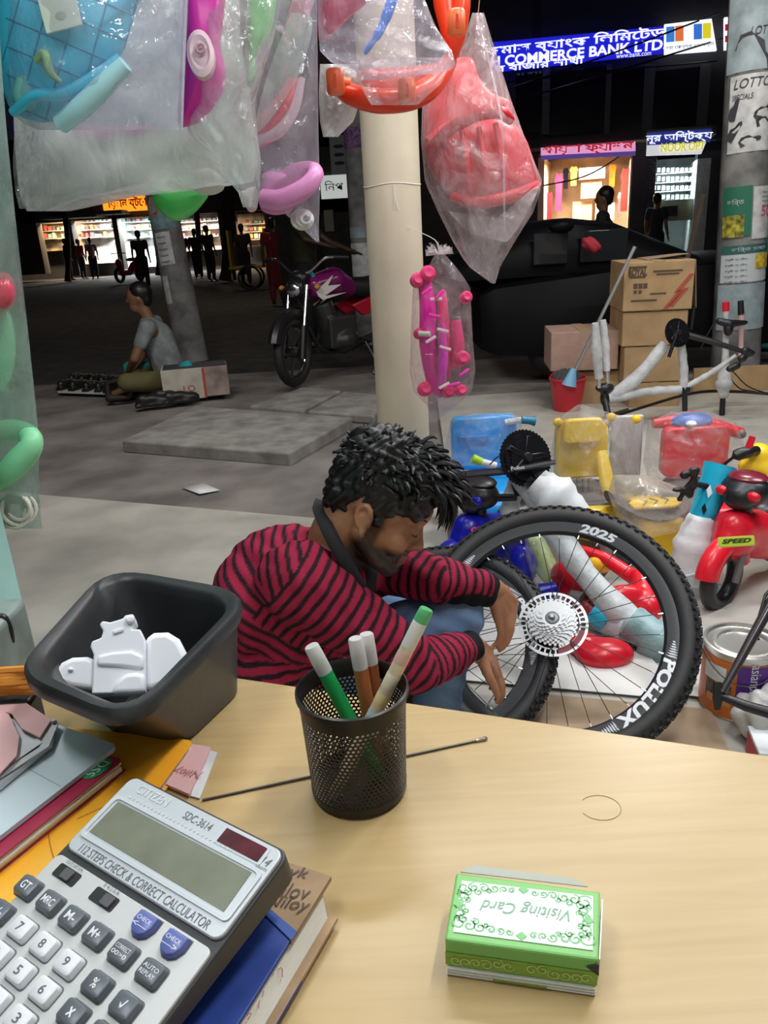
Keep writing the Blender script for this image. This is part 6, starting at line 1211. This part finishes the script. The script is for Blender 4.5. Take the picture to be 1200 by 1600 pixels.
bag([(90,560,705),(130,560,690),(164,580,652)],2.2,.16,BAGC,t,'plastic_bag',wr=.008,seed=44); hangstr(t,700,-48,2.39)
# big bag with red potty chair right of the column
t=hung('bagged_toy','clear bag with red child chair hanging right of the column',750,200,2.45)
RCH=mat('toy_soft_red',(.78,.05,.07),.35)
slabpix('chair_bowl',[(664,215),(700,190),(760,175),(815,205),(842,285),(830,300),(780,318),(735,320),(700,300),(672,265)],2.50,.12,RCH,t,.08)
slabpix('chair_back',[(690,95),(735,90),(748,120),(770,145),(800,160),(790,190),(730,185),(700,215),(668,225),(662,180),(680,140)],2.56,.06,mat('toy_soft_red2',(.80,.13,.14),.4),t,.03)
ptube('chair_rim',[(668,238,2.46),(700,205,2.42),(745,180,2.40),(780,176,2.40),(798,188,2.43)],[.014,.018,.018,.018,.014],mat('toy_dark_red',(.62,.02,.03),.35),t)
ptube('chair_lip',[(705,306,2.44),(745,316,2.41),(800,306,2.40),(842,288,2.42)],[.012,.018,.018,.012],RCH,t)
for k in range(3): ptube('chair_rib',[(722+26*k,205-6*k,2.41),(728+28*k,250,2.39),(735+27*k,300-2*k,2.40)],[.008,.010,.008],RCH,t)
bag([(20,738,756),(60,725,768),(110,690,784),(160,660,800),(220,658,822),(285,664,848),(330,684,834),(375,706,806),(415,730,782),(443,768,774)],2.47,.30,BAGP,t,'plastic_bag',wr=.016,seed=45)
slabpix('bag_fold',[(700,330),(740,345),(790,360),(830,300),(845,290),(800,370),(775,375),(730,360)],2.36,.003,BAGP,t,.002)
ptube('bag_crease',[(745,25,2.40),(765,100,2.36),(785,200,2.32),(788,330,2.32),(790,365,2.34)],[.001,.003,.0035,.003,.001],film('crease_shine',(.95,.95,.97),.22,.1),t,6); hangstr(t,747,22,2.47)
# pink toy bag tied to the column
t=hung('bagged_toy','small clear bag of hot pink toy parts tied to the column',690,520,2.95)
ptube('bar',[(662,432,2.95),(668,480,2.93),(668,540,2.92),(678,600,2.94),(690,615,2.95)],[.024,.030,.030,.026,.018],HOTP,t,12); ptube('bar',[(690,455,2.97),(695,520,2.95),(696,590,2.95)],[.016,.022,.020],mat('toy_pink_red',(.85,.08,.25),.35),t,12)
ptube('bar',[(690,505,2.92),(692,560,2.90),(690,605,2.92)],[.012,.020,.014],mat('toy_violet_pink',(.85,.10,.62),.3),t); ptube('bar',[(712,500,2.95),(716,540,2.94),(712,575,2.95)],[.020,.024,.018],mat('toy_pink_red',(.8,.1,.2)),t)
for x,y,r_ in ((652,438,.026),(668,428,.028),(664,608,.028),(655,521,.020),(722,560,.028),(728,465,.022),(720,610,.022),(700,612,.024)):
    B(zframe(P(x,y,2.92),-FW+CR*.2)).lathe([(0,.02),(r_*.6,.022),(r_,.012),(r_,-.012),(r_*.6,-.02),(0,-.02)],16).build('wheel_part',mat('toy_rose_red',(.80,.06,.20),.35),t)
ptube('cream_rod',[(655,521,2.90),(672,522,2.88)],[.010,.010],IVORY,t)
for i in range(10): x,y=rnd.uniform(665,730),rnd.uniform(450,610); B(frame(P(x,y,2.87),CR*rnd.uniform(.5,1)+CU*rnd.uniform(-.7,.7),None,-FW)).box((0,0,0),(.045,.012,.006)).build('trim_piece',HOTP if i%2 else PPNK,t,bev=.003)
bag([(396,680,694),(412,672,708),(432,654,724),(450,645,735),(520,642,738),(580,640,743),(612,646,737),(632,666,715),(656,678,684)],2.95,.14,film('gloss_clear_bag',(.95,.85,.90),.14,.07,16,1.0,.8),t,'plastic_bag',wr=.014,seed=47)
b=B(); q=P(686,398,2.93)
for i in range(9): a=R(20+18*i); d=CR*math.cos(a)+CU*math.sin(a)*.6-FW*rnd.uniform(-.3,.5); b.loft([[q+s*d*.05*k+(CU*w_-CR*w_*math.sin(a))*.012*k for s,w_ in ((1,-1),(1,1))]+[q+s*d*.05*k+(CU*w_)*.012*k-FW*.001 for s,w_ in ((1,1),(1,-1))] for k in (.1,.6,1.0)],False)
b.build('knot_frill',BAGP,t,smooth=False); B().tube(curve([q,q+V((-.01,.03,.05)),colat(q.z+.10)+V((.05,-rc*.9,0))],5),.0016,5).build('tie_string',IVORY,t)
# long bag on the left pier
t=hung('bagged_toy','tall greenish clear bag with mint and green parts at the left edge',20,600,1.28)
slabpix('red_ball',[(-40,430),(5,424),(22,440),(26,462),(18,482),(-5,492),(-40,488)],1.27,.04,mat('toy_soft_rose',(.72,.09,.14),.25),t,.03); slabpix('mint_disc',[(-60,470),(5,478),(22,515),(24,560),(12,600),(-8,618),(-60,625)],1.31,.04,MINT,t,.02)
ptube('green_loop',[(-50,760,1.28),(0,745,1.27),(35,715,1.26),(50,692,1.26),(42,676,1.28),(15,672,1.29),(-30,680,1.30)],[.020,.022,.022,.018,.016,.018,.02],MINT,t,14)
b=B()
for i in range(8): a=i*.6; M=frame(P(22+8*math.sin(a),798+5*math.cos(a*1.7),1.27),CR*math.cos(a)+CU*math.sin(a),None,-FW+CR*.5*math.sin(a*2)); b.torus(.022+.003*(i%3),.0032,20,6,M)
b.build('cord_coil',IVORY,t)
bag([(-80,-140,-6),(80,-140,1),(200,-140,10),(350,-138,25),(500,-134,42),(650,-132,58),(700,-130,62),(760,-124,60),(800,-120,63),(826,-115,66)],1.29,.12,BAGT,t,'plastic_bag',wr=.006,seed=51); hangstr(t,-60,-78,1.29)
# ================================================================ THINGS IN THE STREET
# ---- motorcycle behind the column
fwc=G(452,603); MT=Matrix.Translation((fwc.x,fwc.y,0))@Matrix.Rotation(R(218),4,'Z')@Matrix.Translation((-.64,0,0)); FT=MT@Matrix.Translation((.46,0,0))@Matrix.Rotation(R(28),4,'Z')@Matrix.Translation((-.46,0,0))   # local x forward, front wheel at x=.64
mc=thing('motorcycle','parked maroon and white motorcycle standing behind the column','motorcycle',MT)
MARO=mat('moto_maroon',(.16,.01,.10),.22); MRED=mat('moto_red',(.38,.012,.03),.25); MWH=mat('moto_white',(.72,.68,.66),.3)
def mwheel(x,r,tr,name,MT):
    w_=B(MT).torus(r-tr,tr,40,10,T(x,0,r,0,90)).build(name,RUB,mc); B(MT).torus(r-tr*2.0,.014,40,8,T(x,0,r,0,90)).build('rim',CHROME,w_); B(MT).lathe([(0,-.06),(.04,-.055),(.045,0),(.04,.055),(0,.06)],16,T(x,0,r,0,90)).build('hub',STEEL,w_)
    for i in range(5): a=2*PI*i/5; B(MT).tube([(x+.03*math.cos(a),0,r+.03*math.sin(a)),(x+(r-tr*2)*math.cos(a),0,r+(r-tr*2)*math.sin(a))],.012,6).build('spoke',STEEL,w_)
mwheel(.64,.29,.042,'front_wheel',FT); mwheel(-.64,.29,.05,'rear_wheel',MT)
for s in (-1,1):
    B(FT).tube([(.64,s*.085,.29),(.46,s*.085,.82)],[.020,.017],10).build('fork_leg',CHROME,mc); B(FT).tube([(.66,s*.09,.24),(.58,s*.085,.50)],.028,10).build('fork_slider',BLACK,mc)
    B(FT).tube(curve([(.42,s*.03,.90),(.40,s*.10,.93),(.37,s*.22,1.02),(.33,s*.30,1.03)],5),.011,8).build('handlebar',CHROME,mc); B(FT).tube([(.34,s*.29,1.03),(.28,s*.40,1.02)],.017,10).build('grip',BLACK,mc)
    B(FT).ell((.44,s*.17,.80),(.035,.025,.022),10).build('indicator',mat('amber',(.6,.25,.03),.3),mc)
b=B(FT); b.torus(.31,.055,24,8,T(.64,0,.29,0,90),1,R(20),R(150)); b.build('front_fender',BLACK,mc)
b=B(FT); b.ell((.50,0,.80),(.07,.09,.085),16); b.ell((.44,0,.88),(.06,.09,.06),14); fuse(b,'headlamp_cowl',BLACK,mc,.01,2); B(FT).ell((.555,0,.79),(.025,.065,.06),14).build('headlamp',CHROME,mc)
b=B(MT); limb(b,[(.28,0,.80),(.10,0,.82),(-.06,0,.76)],[.10,.125,.085]); b.ell((.26,0,.76),(.12,.12,.08),14); fuse(b,'fuel_tank',MARO,mc,.010,3)
for s in (-1,1):
    B(MT).prism([(.36,.76),(.18,.88),(.24,.80),(.10,.80),(.28,.72),(.05,.73),(.30,.69),(.34,.72)],-.006,.006,Matrix.Translation((0,s*.115,0))@Euler((R(90),0,0)).to_matrix().to_4x4()).build('tank_flash',MWH,mc,smooth=False)
    B(MT).prism([(.02,.62),(-.22,.68),(-.52,.70),(-.60,.63),(-.40,.58),(-.10,.52)],-.02,.02,Matrix.Translation((0,s*.13,0))@Euler((R(90),0,0)).to_matrix().to_4x4()).build('side_panel',MRED,mc,bev=.01)
    B(MT).prism([(-.18,.55),(-.50,.68),(-.60,.66),(-.40,.60)],-.004,.004,Matrix.Translation((0,s*.155,0))@Euler((R(90),0,0)).to_matrix().to_4x4()).build('panel_flash',MWH,mc,smooth=False)
    B(MT).tube([(-.10,s*.05,.32),(-.14,s*.26,.30)],.015,8).build('foot_peg',BLACK,mc); B(MT).tube([(-.45,s*.12,.62),(-.62,s*.12,.30)],.025,10).build('shock',STEEL,mc)
b=B(MT); limb(b,[(.0,0,.78),(-.25,0,.74),(-.62,0,.80)],[.075,.10,.085]); fuse(b,'seat',mat('seat_black',(.012,.012,.013),.5),mc,.012,3)
b=B(MT); b.box((.10,0,.40),(.28,.22,.26)); b.tube([(.16,0,.45),(.24,0,.66)],[.10,.09],12); b.ell((.06,0,.33),(.17,.17,.11),14); fuse(b,'engine',mat('engine_dark',(.05,.05,.05),.45,.5),mc,.012,1)
B(MT).tube(curve([(.50,0,.80),(.40,0,.50),(.26,0,.26),(.0,0,.24),(-.3,0,.30)],5),.022,10).build('frame_tube',BLACK,mc); B(MT).tube(curve([(.22,-.08,.42),(.24,-.12,.24),(.0,-.15,.20),(-.4,-.17,.27),(-.72,-.17,.33)],5),[.02]*11+[.042]*10,10).build('exhaust',STEEL,mc)
b=B(MT); b.torus(.31,.05,24,8,T(-.64,0,.29,0,90),1,R(40),R(165)); b.build('rear_fender',BLACK,mc); B(MT).tube(curve([(-.12,.12,.30),(-.16,.2,.12),(-.10,.24,.02),(-.22,.24,.015)],5),.014,8).build('side_stand',STEEL,mc)
B(FT).tube(curve([(.36,.07,.92),(.33,.1,.84),(.36,.09,.72)],4),[.02]*4+[.03]*3+[.02]*2,8).build('cloth_wrap',mat('cloth_teal',(.02,.32,.36),.8),mc,label='teal cloth tied to the handlebar')
# ---- shoe seller's goods
cr_=G(310,622); M=Matrix.Translation(cr_)@Matrix.Rotation(R(12),4,'Z')
ct2=thing('carton','white and red carton standing in front of the shoe seller','box',M); CWT=mat('carton_white',(.50,.47,.40),.7,noise=.2,nscale=9)
B(M).box((-.10,.12,.125),(.34,.28,.25)).build('carton_body',CWT,ct2,bev=.004); B(M@T(.16,.12,.13,0)).box((0,0,0),(.20,.28,.24)).build('side_carton',mat('carton_print',(.32,.25,.22),.7,noise=.5,nscale=8),ct2,bev=.004)
B(M).box((.065,-.022,.125),(.02,.004,.24)).build('red_stripe',mat('stripe_red',(.42,.06,.05),.7),ct2,smooth=False); B(M).box((0,.12,.252),(.50,.27,.006)).build('dark_flap',mat('flap_dark',(.04,.04,.05),.7),ct2); letter('LO',M@T(-.06,-.0225,.09,0,90),.09,mat('stripe_red',(.4,.05,.05)),ct2,h=.05)
q=P(290,573,cr_.y+.1); t=tag(slabpix('cloth_pouch',[(275,582),(280,570),(292,563),(300,568),(301,578),(290,585)],cr_.y+.10,.08,mat('cloth_teal',(.02,.3,.3)),None,.04),'teal cloth pouch lying on the carton of the shoe seller','pouch')
q=G(216,613); b=B(); b.box((q.x+.02,q.y+.25,.13),(.34,.22,.22)); tag(b.build('plastic_crate',mat('crate_teal',(.015,.28,.24),.6),bev=.03),'teal plastic crate beside the seated shoe seller','crate')
mt=[G(90,614),G(205,618),G(212,598),G(118,594)]; tag(B().add([v+V((0,0,.012)) for v in mt]+mt,[(0,1,2,3),(7,6,5,4)]+[(i,4+i,4+(i+1)%4,(i+1)%4) for i in range(4)]).build('display_mat',mat('mat_white',(.62,.62,.60),.8),fix=True,smooth=False),'white mat on the pavement set with dark shoes','mat')
SHOE=mat('shoe_black',(.012,.011,.012),.45)
def shoe_b(M,flat=False):
    b=B(M); b.prism([(-.13,-.035),(-.05,-.030),(.05,-.045),(.115,-.03),(.135,0),(.11,.035),(.04,.045),(-.05,.033),(-.13,.035)],0,.022)
    b.ell((.06,0,.035),(.075,.042,.035),12); b.ell((-.07,0,.045),(.055,.036,.045),12); b.ell((-.01,0,.05),(.07,.037,.035),12); return b
me0=None
for i in range(12):
    u,v=(i%6)/5,(i//6); p=(mt[0]*(1-u)+mt[1]*u)*(1-(.25+.5*v))+(mt[3]*(1-u)+mt[2]*u)*(.25+.5*v); M=Matrix.Translation((p.x+.06-.1*u,p.y,.013))@Matrix.Rotation(R(80+rnd.uniform(-15,15)),4,'Z')
    if i==0: s0=tag(fuse(shoe_b(Matrix()),'shoe',SHOE,None,.010,1),'black shoe on the white mat, front row, first from the left','shoe','black shoes on the white mat'); s0.matrix_world=M
    else: dup(s0,M,'black shoe on the white mat, %s row, %s from the left'%(('front','back')[v],('first','second','third','fourth','fifth','sixth')[i%6]),'black shoes on the white mat')
for i,(x,y,rz) in enumerate(((242,634,20),(283,629,24),(268,626,15))): dup(s0,Matrix.Translation(G(x,y))@Matrix.Rotation(R(rz),4,'Z')@Matrix.Scale(1.15,4),('black shoe lying nearest on the pavement, left of the pair','black shoe of the pair lying before the carton','black shoe at the back of the pair before the carton')[i],'loose black shoes before the carton')
q=G(182,628); it=thing('shoe_last','dark iron shoe last standing on the pavement by the mat','shoe last',Matrix.Translation(q)); b=B(Matrix.Translation(q)); limb(b,[(-.06,0,.03),(-.05,0,.16),(.06,0,.18)],[.03,.02,.025]); limb(b,[(-.06,0,.03),(.10,.02,.03)],[.03,.02]); limb(b,[(.10,.02,.03),(.17,.0,.14)],[.02,.025]); fuse(b,'iron',mat('iron_brown',(.035,.028,.024),.6,.4),it,.012,1)
# far scooter
q=G(205,440); M=Matrix.Translation(q)@Matrix.Rotation(R(250),4,'Z'); so=thing('scooter','small dark scooter parked before the bright shop at left','scooter',M)
for x in (-.6,.6): B(M).torus(.22,.06,20,8,T(x,0,.26,0,90)).build('wheel',RUB,so)
b=B(M); limb(b,[(.55,0,.7),(.45,0,.35),(0,0,.32),(-.3,0,.55),(-.7,0,.62)],[.12,.10,.11,.14,.10]); fuse(b,'body',MRED,so,.03,1); B(M).tube([(.5,-.3,1.0),(.5,.3,1.0)],.02,6).build('handlebar',BLACK,so); B(M).tube([(.6,0,.26),(.48,0,1.0)],.03,6).build('fork',CHROME,so); B(M).ell((-.3,0,.76),(.4,.14,.07),12).build('seat',BLACK,so)
q=G(395,452); M=Matrix.Translation(q); yc=thing('handcart','dim yellow handcart beyond the thick tree trunk','cart',M); YC=mat('cart_yellow',(.30,.22,.03),.6)
B(M).box((0,0,.55),(1.0,.6,.06)).build('deck',YC,yc); 
for x in (-.45,.45): B(M).box((x,0,.85),(.05,.5,1.2)).build('post',YC,yc)
for s in (-.3,.3): B(M).torus(.28,.03,20,6,T(0,s,.30,0,90)).build('wheel',RUB,yc)
# ---- black car
c0=G(860,590); CY=7.0; CARB=mat('car_black',(.004,.004,.005),.5,spec=.12); ck=thing('car','black car parked across the pavement behind the cartons','car',Matrix.Translation((2.4,CY,0)))
XL,XR=P(778,500,CY-.8).x,P(1078,500,CY-.8).x
zr=P(880,341,CY).z
sec=lambda x,zb,zt_,w_:[(x,CY-w_,zb),(x,CY-w_*1.02,zb+(zt_-zb)*.5),(x,CY-w_*.9,zt_-.05),(x,CY-w_*.6,zt_),(x,CY+w_*.6,zt_),(x,CY+w_*.9,zt_-.05),(x,CY+w_*1.02,zb+(zt_-zb)*.5),(x,CY+w_,zb)]
b=B(); b.loft([sec(XL-.12,.26,.72,.70),sec(XL,.22,.78,.80),sec(XL+.9,.20,.86,.84),sec(XL+2.2,.20,.88,.84),sec(XR-.1,.22,.84,.80),sec(XR+.3,.32,.66,.62)],True); b.build('lower_body',CARB,ck,fix=True)
xa,xb_=P(800,341,CY).x,P(935,341,CY).x
b=B(); b.loft([sec(xa-.75,.80,.86,.74),sec(xa,.80,zr-.03,.62),sec((xa+xb_)/2,.80,zr,.62),sec(xb_,.80,zr-.05,.62),sec(xb_+.75,.80,.86,.74)],True); b.build('cabin',CARB,ck,fix=True)
for x0,x1 in ((xa+.05,(xa+xb_)/2-.05),((xa+xb_)/2+.05,xb_+.05)): B().box(((x0+x1)/2,CY-.665,zr-.22),(x1-x0,.02,.24)).build('side_window',mat('car_glass',(.02,.022,.025),.06),ck,bev=.01)
q=P(877,354,CY-.72); B().ell(q,(.10,.05,.05),12).build('wing_mirror',CARB,ck)
for x in (XL+.55,XR-.55): B().torus(.23,.09,28,10,Matrix.Translation((x,CY-.70,.31))@Euler((R(90),0,0)).to_matrix().to_4x4()).build('tyre',RUB,ck); B().lathe([(0,.02),(.15,.02),(.17,-.03)],20,Matrix.Translation((x,CY-.76,.31))@Euler((R(90),0,0)).to_matrix().to_4x4()).build('wheel_cap',STEEL,ck)
# ---- red cloth held by the man near the car, leaning plank
q=P(924,384,6.15); b=B(); limb(b,[P(918,380,6.15),P(930,386,6.15)],[.05,.045]); tag(fuse(b,'cloth_bundle',mat('cloth_red',(.45,.03,.05),.8),None,.012,2,.5,None,lambda co:.006*np.sin(co[:,0]*90+co[:,2]*70)),'small red cloth bundle resting on the black car','cloth')
tag(B().tube([P(1098,305,5.98),P(1026,600,5.62)],[.055,.055],4,flat=.25).build('plank',mat('plank_brown',(.10,.07,.05),.8,noise=.3,nscale=6),smooth=False),'brown plank leaning beside the poster pole','plank')
# ---- carton stack
def carton(name,label,x0,y0,x1,y1,Y,dp,m=CARD,rz=-6):
    a,c=P(x0,(y0+y1)/2,Y),P(x1,(y0+y1)/2,Y); zt_,zb=P((x0+x1)/2,y0,Y).z,P((x0+x1)/2,y1,Y).z; W_=(c-a).length; cx=(a.x+c.x)/2; M=Matrix.Translation((cx,Y,0))@Matrix.Rotation(R(rz),4,'Z'); t=thing(name,label,'box',Matrix.Translation((cx,Y,zb)))
    b=B(M); b.box((0,dp/2,(zt_+zb)/2),(W_,dp,zt_-zb)); b.build('carton_body',m,t,bev=.006); B(M).box((0,dp/2,zt_+.002),(W_*.16,dp*1.0,.003)).build('tape',mat('tape_tan',(.50,.36,.20),.35),t,smooth=False)
    return t,M,W_,zt_,zb
zz=0; 
cs=[(984,598,1060,645,5.05,.42),(976,541,1063,598,5.05,.42),(974,486,1072,541,5.04,.44),(976,408,1082,486,5.02,.46)]
labs=['brown carton at the bottom of the tall stack by the poster pole','brown carton second from the bottom of the tall stack','brown carton third from the bottom of the tall stack','printed brown carton on top of the tall stack with red arrows']
for i,(x0,y0,x1,y1,Y,dp) in enumerate(cs):
    t,M,W_,zt_,zb=carton('carton',labs[i],x0,y0,x1,y1-1,Y,dp)
    if i==3:
        F=M@Euler((R(90),0,0)).to_matrix().to_4x4(); H_=zt_-zb; BRK=mat('carton_ink',(.10,.06,.04),.8)
        letter('ROYAL',F@T(-W_*.31,zb+H_*.80,.004),.115,BRK,t,h=.05,bold=.05); 
        for k,(x,y,w_,h_) in enumerate(((-.31,.90,.11,.012),(-.31,.70,.10,.012),(-.33,.52,.025,.03),(-.26,.52,.025,.03),(-.19,.52,.025,.03),(-.33,.40,.02,.02),(-.26,.40,.02,.02),(-.20,.22,.16,.010),(.12,.80,.18,.010),(.12,.74,.14,.010),(.0,.35,.10,.008))): B(F).box((x*W_,zb+H_*y,.002),(w_,h_,.003)).build('printed_mark',BRK,t,smooth=False)
        for k,(x,y) in enumerate(((.20,.18),(.27,.22),(.34,.5))): B(F).prism([(x*W_-.05,zb+H_*(y-.15)),(x*W_-.02,zb+H_*(y-.15)),(x*W_+.07,zb+H_*(y+.22)),(x*W_+.04,zb+H_*(y+.22))],0,.003).build('red_arrow',mat('carton_red_ink',(.42,.08,.05),.7),t,smooth=False)
        B(M).add([(W_*.5,.0,zt_),(W_*.5+.04,.05,zt_-.30),(W_*.5+.05,.40,zt_-.25),(W_*.5,.44,zt_)],[(0,1,2,3)]).build('side_flap',CARDL,t,thick=.004,smooth=False)
        B(M).add([(-W_*.1,dp*.4,zt_+.004),(W_*.48,dp*.3,zt_+.03),(W_*.5,dp,zt_+.02),(-W_*.1,dp,zt_+.004)],[(0,1,2,3)]).build('top_flap',CARDL,t,thick=.004,smooth=False)
carton('carton','brown carton under the pink carton beside the bucket',902,580,972,640,5.25,.36)
carton('carton','pinkish brown carton on a low carton beside the tall stack',862,518,965,579,5.2,.42,mat('carton_pink',(.42,.27,.21),.8,noise=.1))
M=frame(G(1150,612,.0),(1,-.05,0),None,(0,0,1)); tag(B(M).box((0,0,.09),(.62,.02,.18)).build('cardboard_sheet',CARD,smooth=False),'long cardboard strip standing at the foot of the poster pole','cardboard')
# ---- bucket and mop
q=G(886,640); X=Matrix.Translation(q); bk=thing('bucket','red plastic bucket holding a mop beside the cartons','bucket',X)
B(X).lathe([(0,.002),(.088,.002),(.092,.01),(.118,.205),(.126,.208),(.126,.22),(.116,.222),(.112,.205),(.086,.015),(0,.012)],36).build('pail',mat('bucket_red',(.55,.02,.035),.35),bk)
B(X).tube([(.118*math.cos(R(a)),.118*math.sin(R(a)),.20+.05*math.sin(R(a))) for a in range(0,181,15)],.004,6).build('bail_handle',mat('bucket_red',(.5,.02,.03)),bk)
mp_=thing('mop','grey mop with steel handle standing in the red bucket','mop',Matrix.Translation(q+V((0,0,.12)))); p0=P(893,590,5.0); p1=P(992,385,4.9)
B().tube([p0,p1],.011,10).build('handle',mat('mop_handle',(.55,.56,.58),.3,.7),mp_); B().tube([p0+V((-.015,0,-.05)),p0+V((.012,0,.06))],[.05,.018],12).build('blue_socket',mat('mop_blue',(.20,.45,.68),.4),mp_)
b=B(X); b.ell((-.01,0,.20),(.105,.105,.075),18); fuse(b,'mop_head',mat('mop_grey',(.05,.05,.055),.9,bump=.6,bscale=80),mp_,.012,1,.5,None,lambda co:.010*np.sin(co[:,0]*120)*np.sin(co[:,1]*110))
# ---- second upturned bicycle at the back
FB=4.55; fb=thing('upturned_bicycle','upturned bicycle in foam wrap beside the carton stack','bicycle',Matrix.Translation((P(1040,640,FB).x,FB,0))); FW2=mat('foam_grey_white',(.58,.59,.60),.55,noise=.15,nscale=25,bump=.3)
chainring(zframe(P(1058,520,FB-.06),-FW+CR*.3),fb,.082); 
wraptube('down_tube',PP([(1040,538,FB),(995,590,FB),(955,620,FB)]),[.035,.042,.035],fb,FW2,seed=12); wraptube('top_tube',PP([(950,622,FB),(1010,612,FB),(1065,608,FB)]),[.036,.026,.026],fb,FW2,seed=13); wraptube('seat_tube',PP([(1064,535,FB),(1068,575,FB),(1068,612,FB)]),[.022,.026,.024],fb,FW2,seed=14); wraptube('seat_stay',PP([(1072,605,FB),(1115,580,FB-.05),(1150,555,FB-.1)]),[.018,.016,.010],fb,FW2,seed=15)
B().tube(PP([(1062,520,FB),(1110,533,FB-.06),(1170,552,FB-.1)]),[.020,.018,.012],10).build('chainstay',BLACK,fb); B().tube(PP([(1058,520,FB-.08),(1045,558,FB-.1)]),[.012,.010],8).build('crank_arm',GLOSSB,fb); B().tube(PP([(1080,515,FB+.05),(1085,480,FB+.06)]),[.012,.012],8).build('crank_arm',GLOSSB,fb)
b=B(); 
for x,y in ((1165,548),(1160,560),(1150,572),(1172,552),(1142,576)): b.ell(P(x,y,FB-.1),(.030,.02,.022),10)
fuse(b,'derailleur',BLACK,fb,.007,1)
wraptube('fork_leg',PP([(930,505,FB-.1),(932,550,FB-.08),(936,590,FB-.05)]),[.020,.034,.024],fb,FW2,seed=16); wraptube('fork_leg',PP([(942,500,FB+.02),(946,545,FB+.02),(948,580,FB)]),[.018,.026,.02],fb,FW2,seed=17)
B().tube(PP([(936,588,FB-.05),(936,606,FB-.05)]),.012,8).build('stanchion',CHROME,fb); B().tube(PP([(949,575,FB),(950,610,FB)]),.012,8).build('stanchion',CHROME,fb); b=B(); b.ell(P(945,606,FB),(.06,.04,.03),12); b.ell(P(945,622,FB),(.03,.03,.05),12); fuse(b,'fork_crown',BLACK,fb,.008,1)
B().tube(PP([(944,620,FB),(950,648,FB-.1)]),.020,10).build('stem',BLACK,fb); B().tube([P(945,652,FB-.25),P(980,641,FB+.25)],.014,8).build('handlebar',BLACK,fb); B().tube(PP([(1070,612,FB),(1070,642,FB)]),.016,10).build('seat_post',BLACK,fb); B().box(P(1070,608,FB),(.05,.05,.03)).build('seat_clamp',BLACK,fb)
# forks standing against the pole
fk=thing('fork_bundle','wrapped bicycle forks with red caps standing at the foot of the poster pole','bicycle fork',Matrix.Translation((P(1130,640,4.75).x,4.75,0)))
wraptube('leg',PP([(1134,480,4.75),(1134,520,4.75),(1133,590,4.75)]),[.018,.018,.026],fk,FW2,seed=18); wraptube('leg',PP([(1158,490,4.78),(1158,520,4.78),(1157,560,4.78)]),[.018,.017,.016],fk,mat('foam_pink',(.62,.42,.40),.55),seed=19); B().tube(PP([(1134,472,4.75),(1134,486,4.75)]),.020,10).build('red_cap',PRED,fk); B().tube(PP([(1157,470,4.78),(1158,492,4.78)]),[.018,.020],8).build('black_cap',BLACK,fk)
b=B(); limb(b,PP([(1124,502,4.72),(1140,506,4.70),(1165,504,4.72)]),[.022,.026,.014]); b.ell(P(1138,515,4.7),(.03,.03,.04),10); fuse(b,'brake_lever',BLACK,fk,.007,1); wraptube('crown_wrap',PP([(1133,575,4.75),(1131,600,4.74),(1130,622,4.73)]),[.03,.05,.025],fk,FW2,seed=20); B().tube(PP([(1130,612,4.73),(1128,648,4.72)]),[.016,.018],10).build('steerer',BLACK,fk)
for a,c in (((1118,500),(1095,545)),((1145,580),(1200,615)),((1140,590),(1180,612))): B().tube(curve(PP([(*a,4.75),((a[0]+c[0])/2-4,(a[1]+c[1])/2+6,4.72),(*c,4.75)]),5),.004,6).build('cable',BLACK,fk)
t=tag(B().tube(curve(PP([(960,650,4.5),(1080,615,4.9),(1150,612,4.95),(1230,618,4.9)]),6),.010,8).build('cable_run',BLACK),'black cable lying on the floor by the carton stack','cable')
# ---- far right: red chair, teal drum
q=P(1203,522,6.4); hz=q.z; M=Matrix.Translation((q.x,6.4,0)); rc_=thing('plastic_stool','low red plastic stool partly hidden behind the poster pole','stool',M); RPL=mat('chair_red',(.55,.02,.02),.35)
B(M).box((0,0,hz-.015),(.36,.34,.03)).build('seat',RPL,rc_,bev=.01)
for sx in (-1,1):
    for sy in (-1,1): B(M).tube([(sx*.15,sy*.14,hz-.02),(sx*.18,sy*.17,0)],[.026,.022],8).build('leg',RPL,rc_)
    B(M).box((sx*.165,0,hz*.45),(.02,.30,.03)).build('stretcher',RPL,rc_)
q=P(1198,480,7.3); M=Matrix.Translation((q.x+.1,7.3,0)); dr=thing('plastic_drum','teal blue drum behind the poster pole at the right edge','drum',M); B(M).lathe([(0,0),(.28,0),(.30,.02),(.31,.3),(.315,.32),(.31,.34),(.31,.85),(.28,.95),(.18,1.0),(.18,1.03),(0,1.03)],32).build('barrel',mat('drum_teal',(.03,.30,.36),.4),dr)
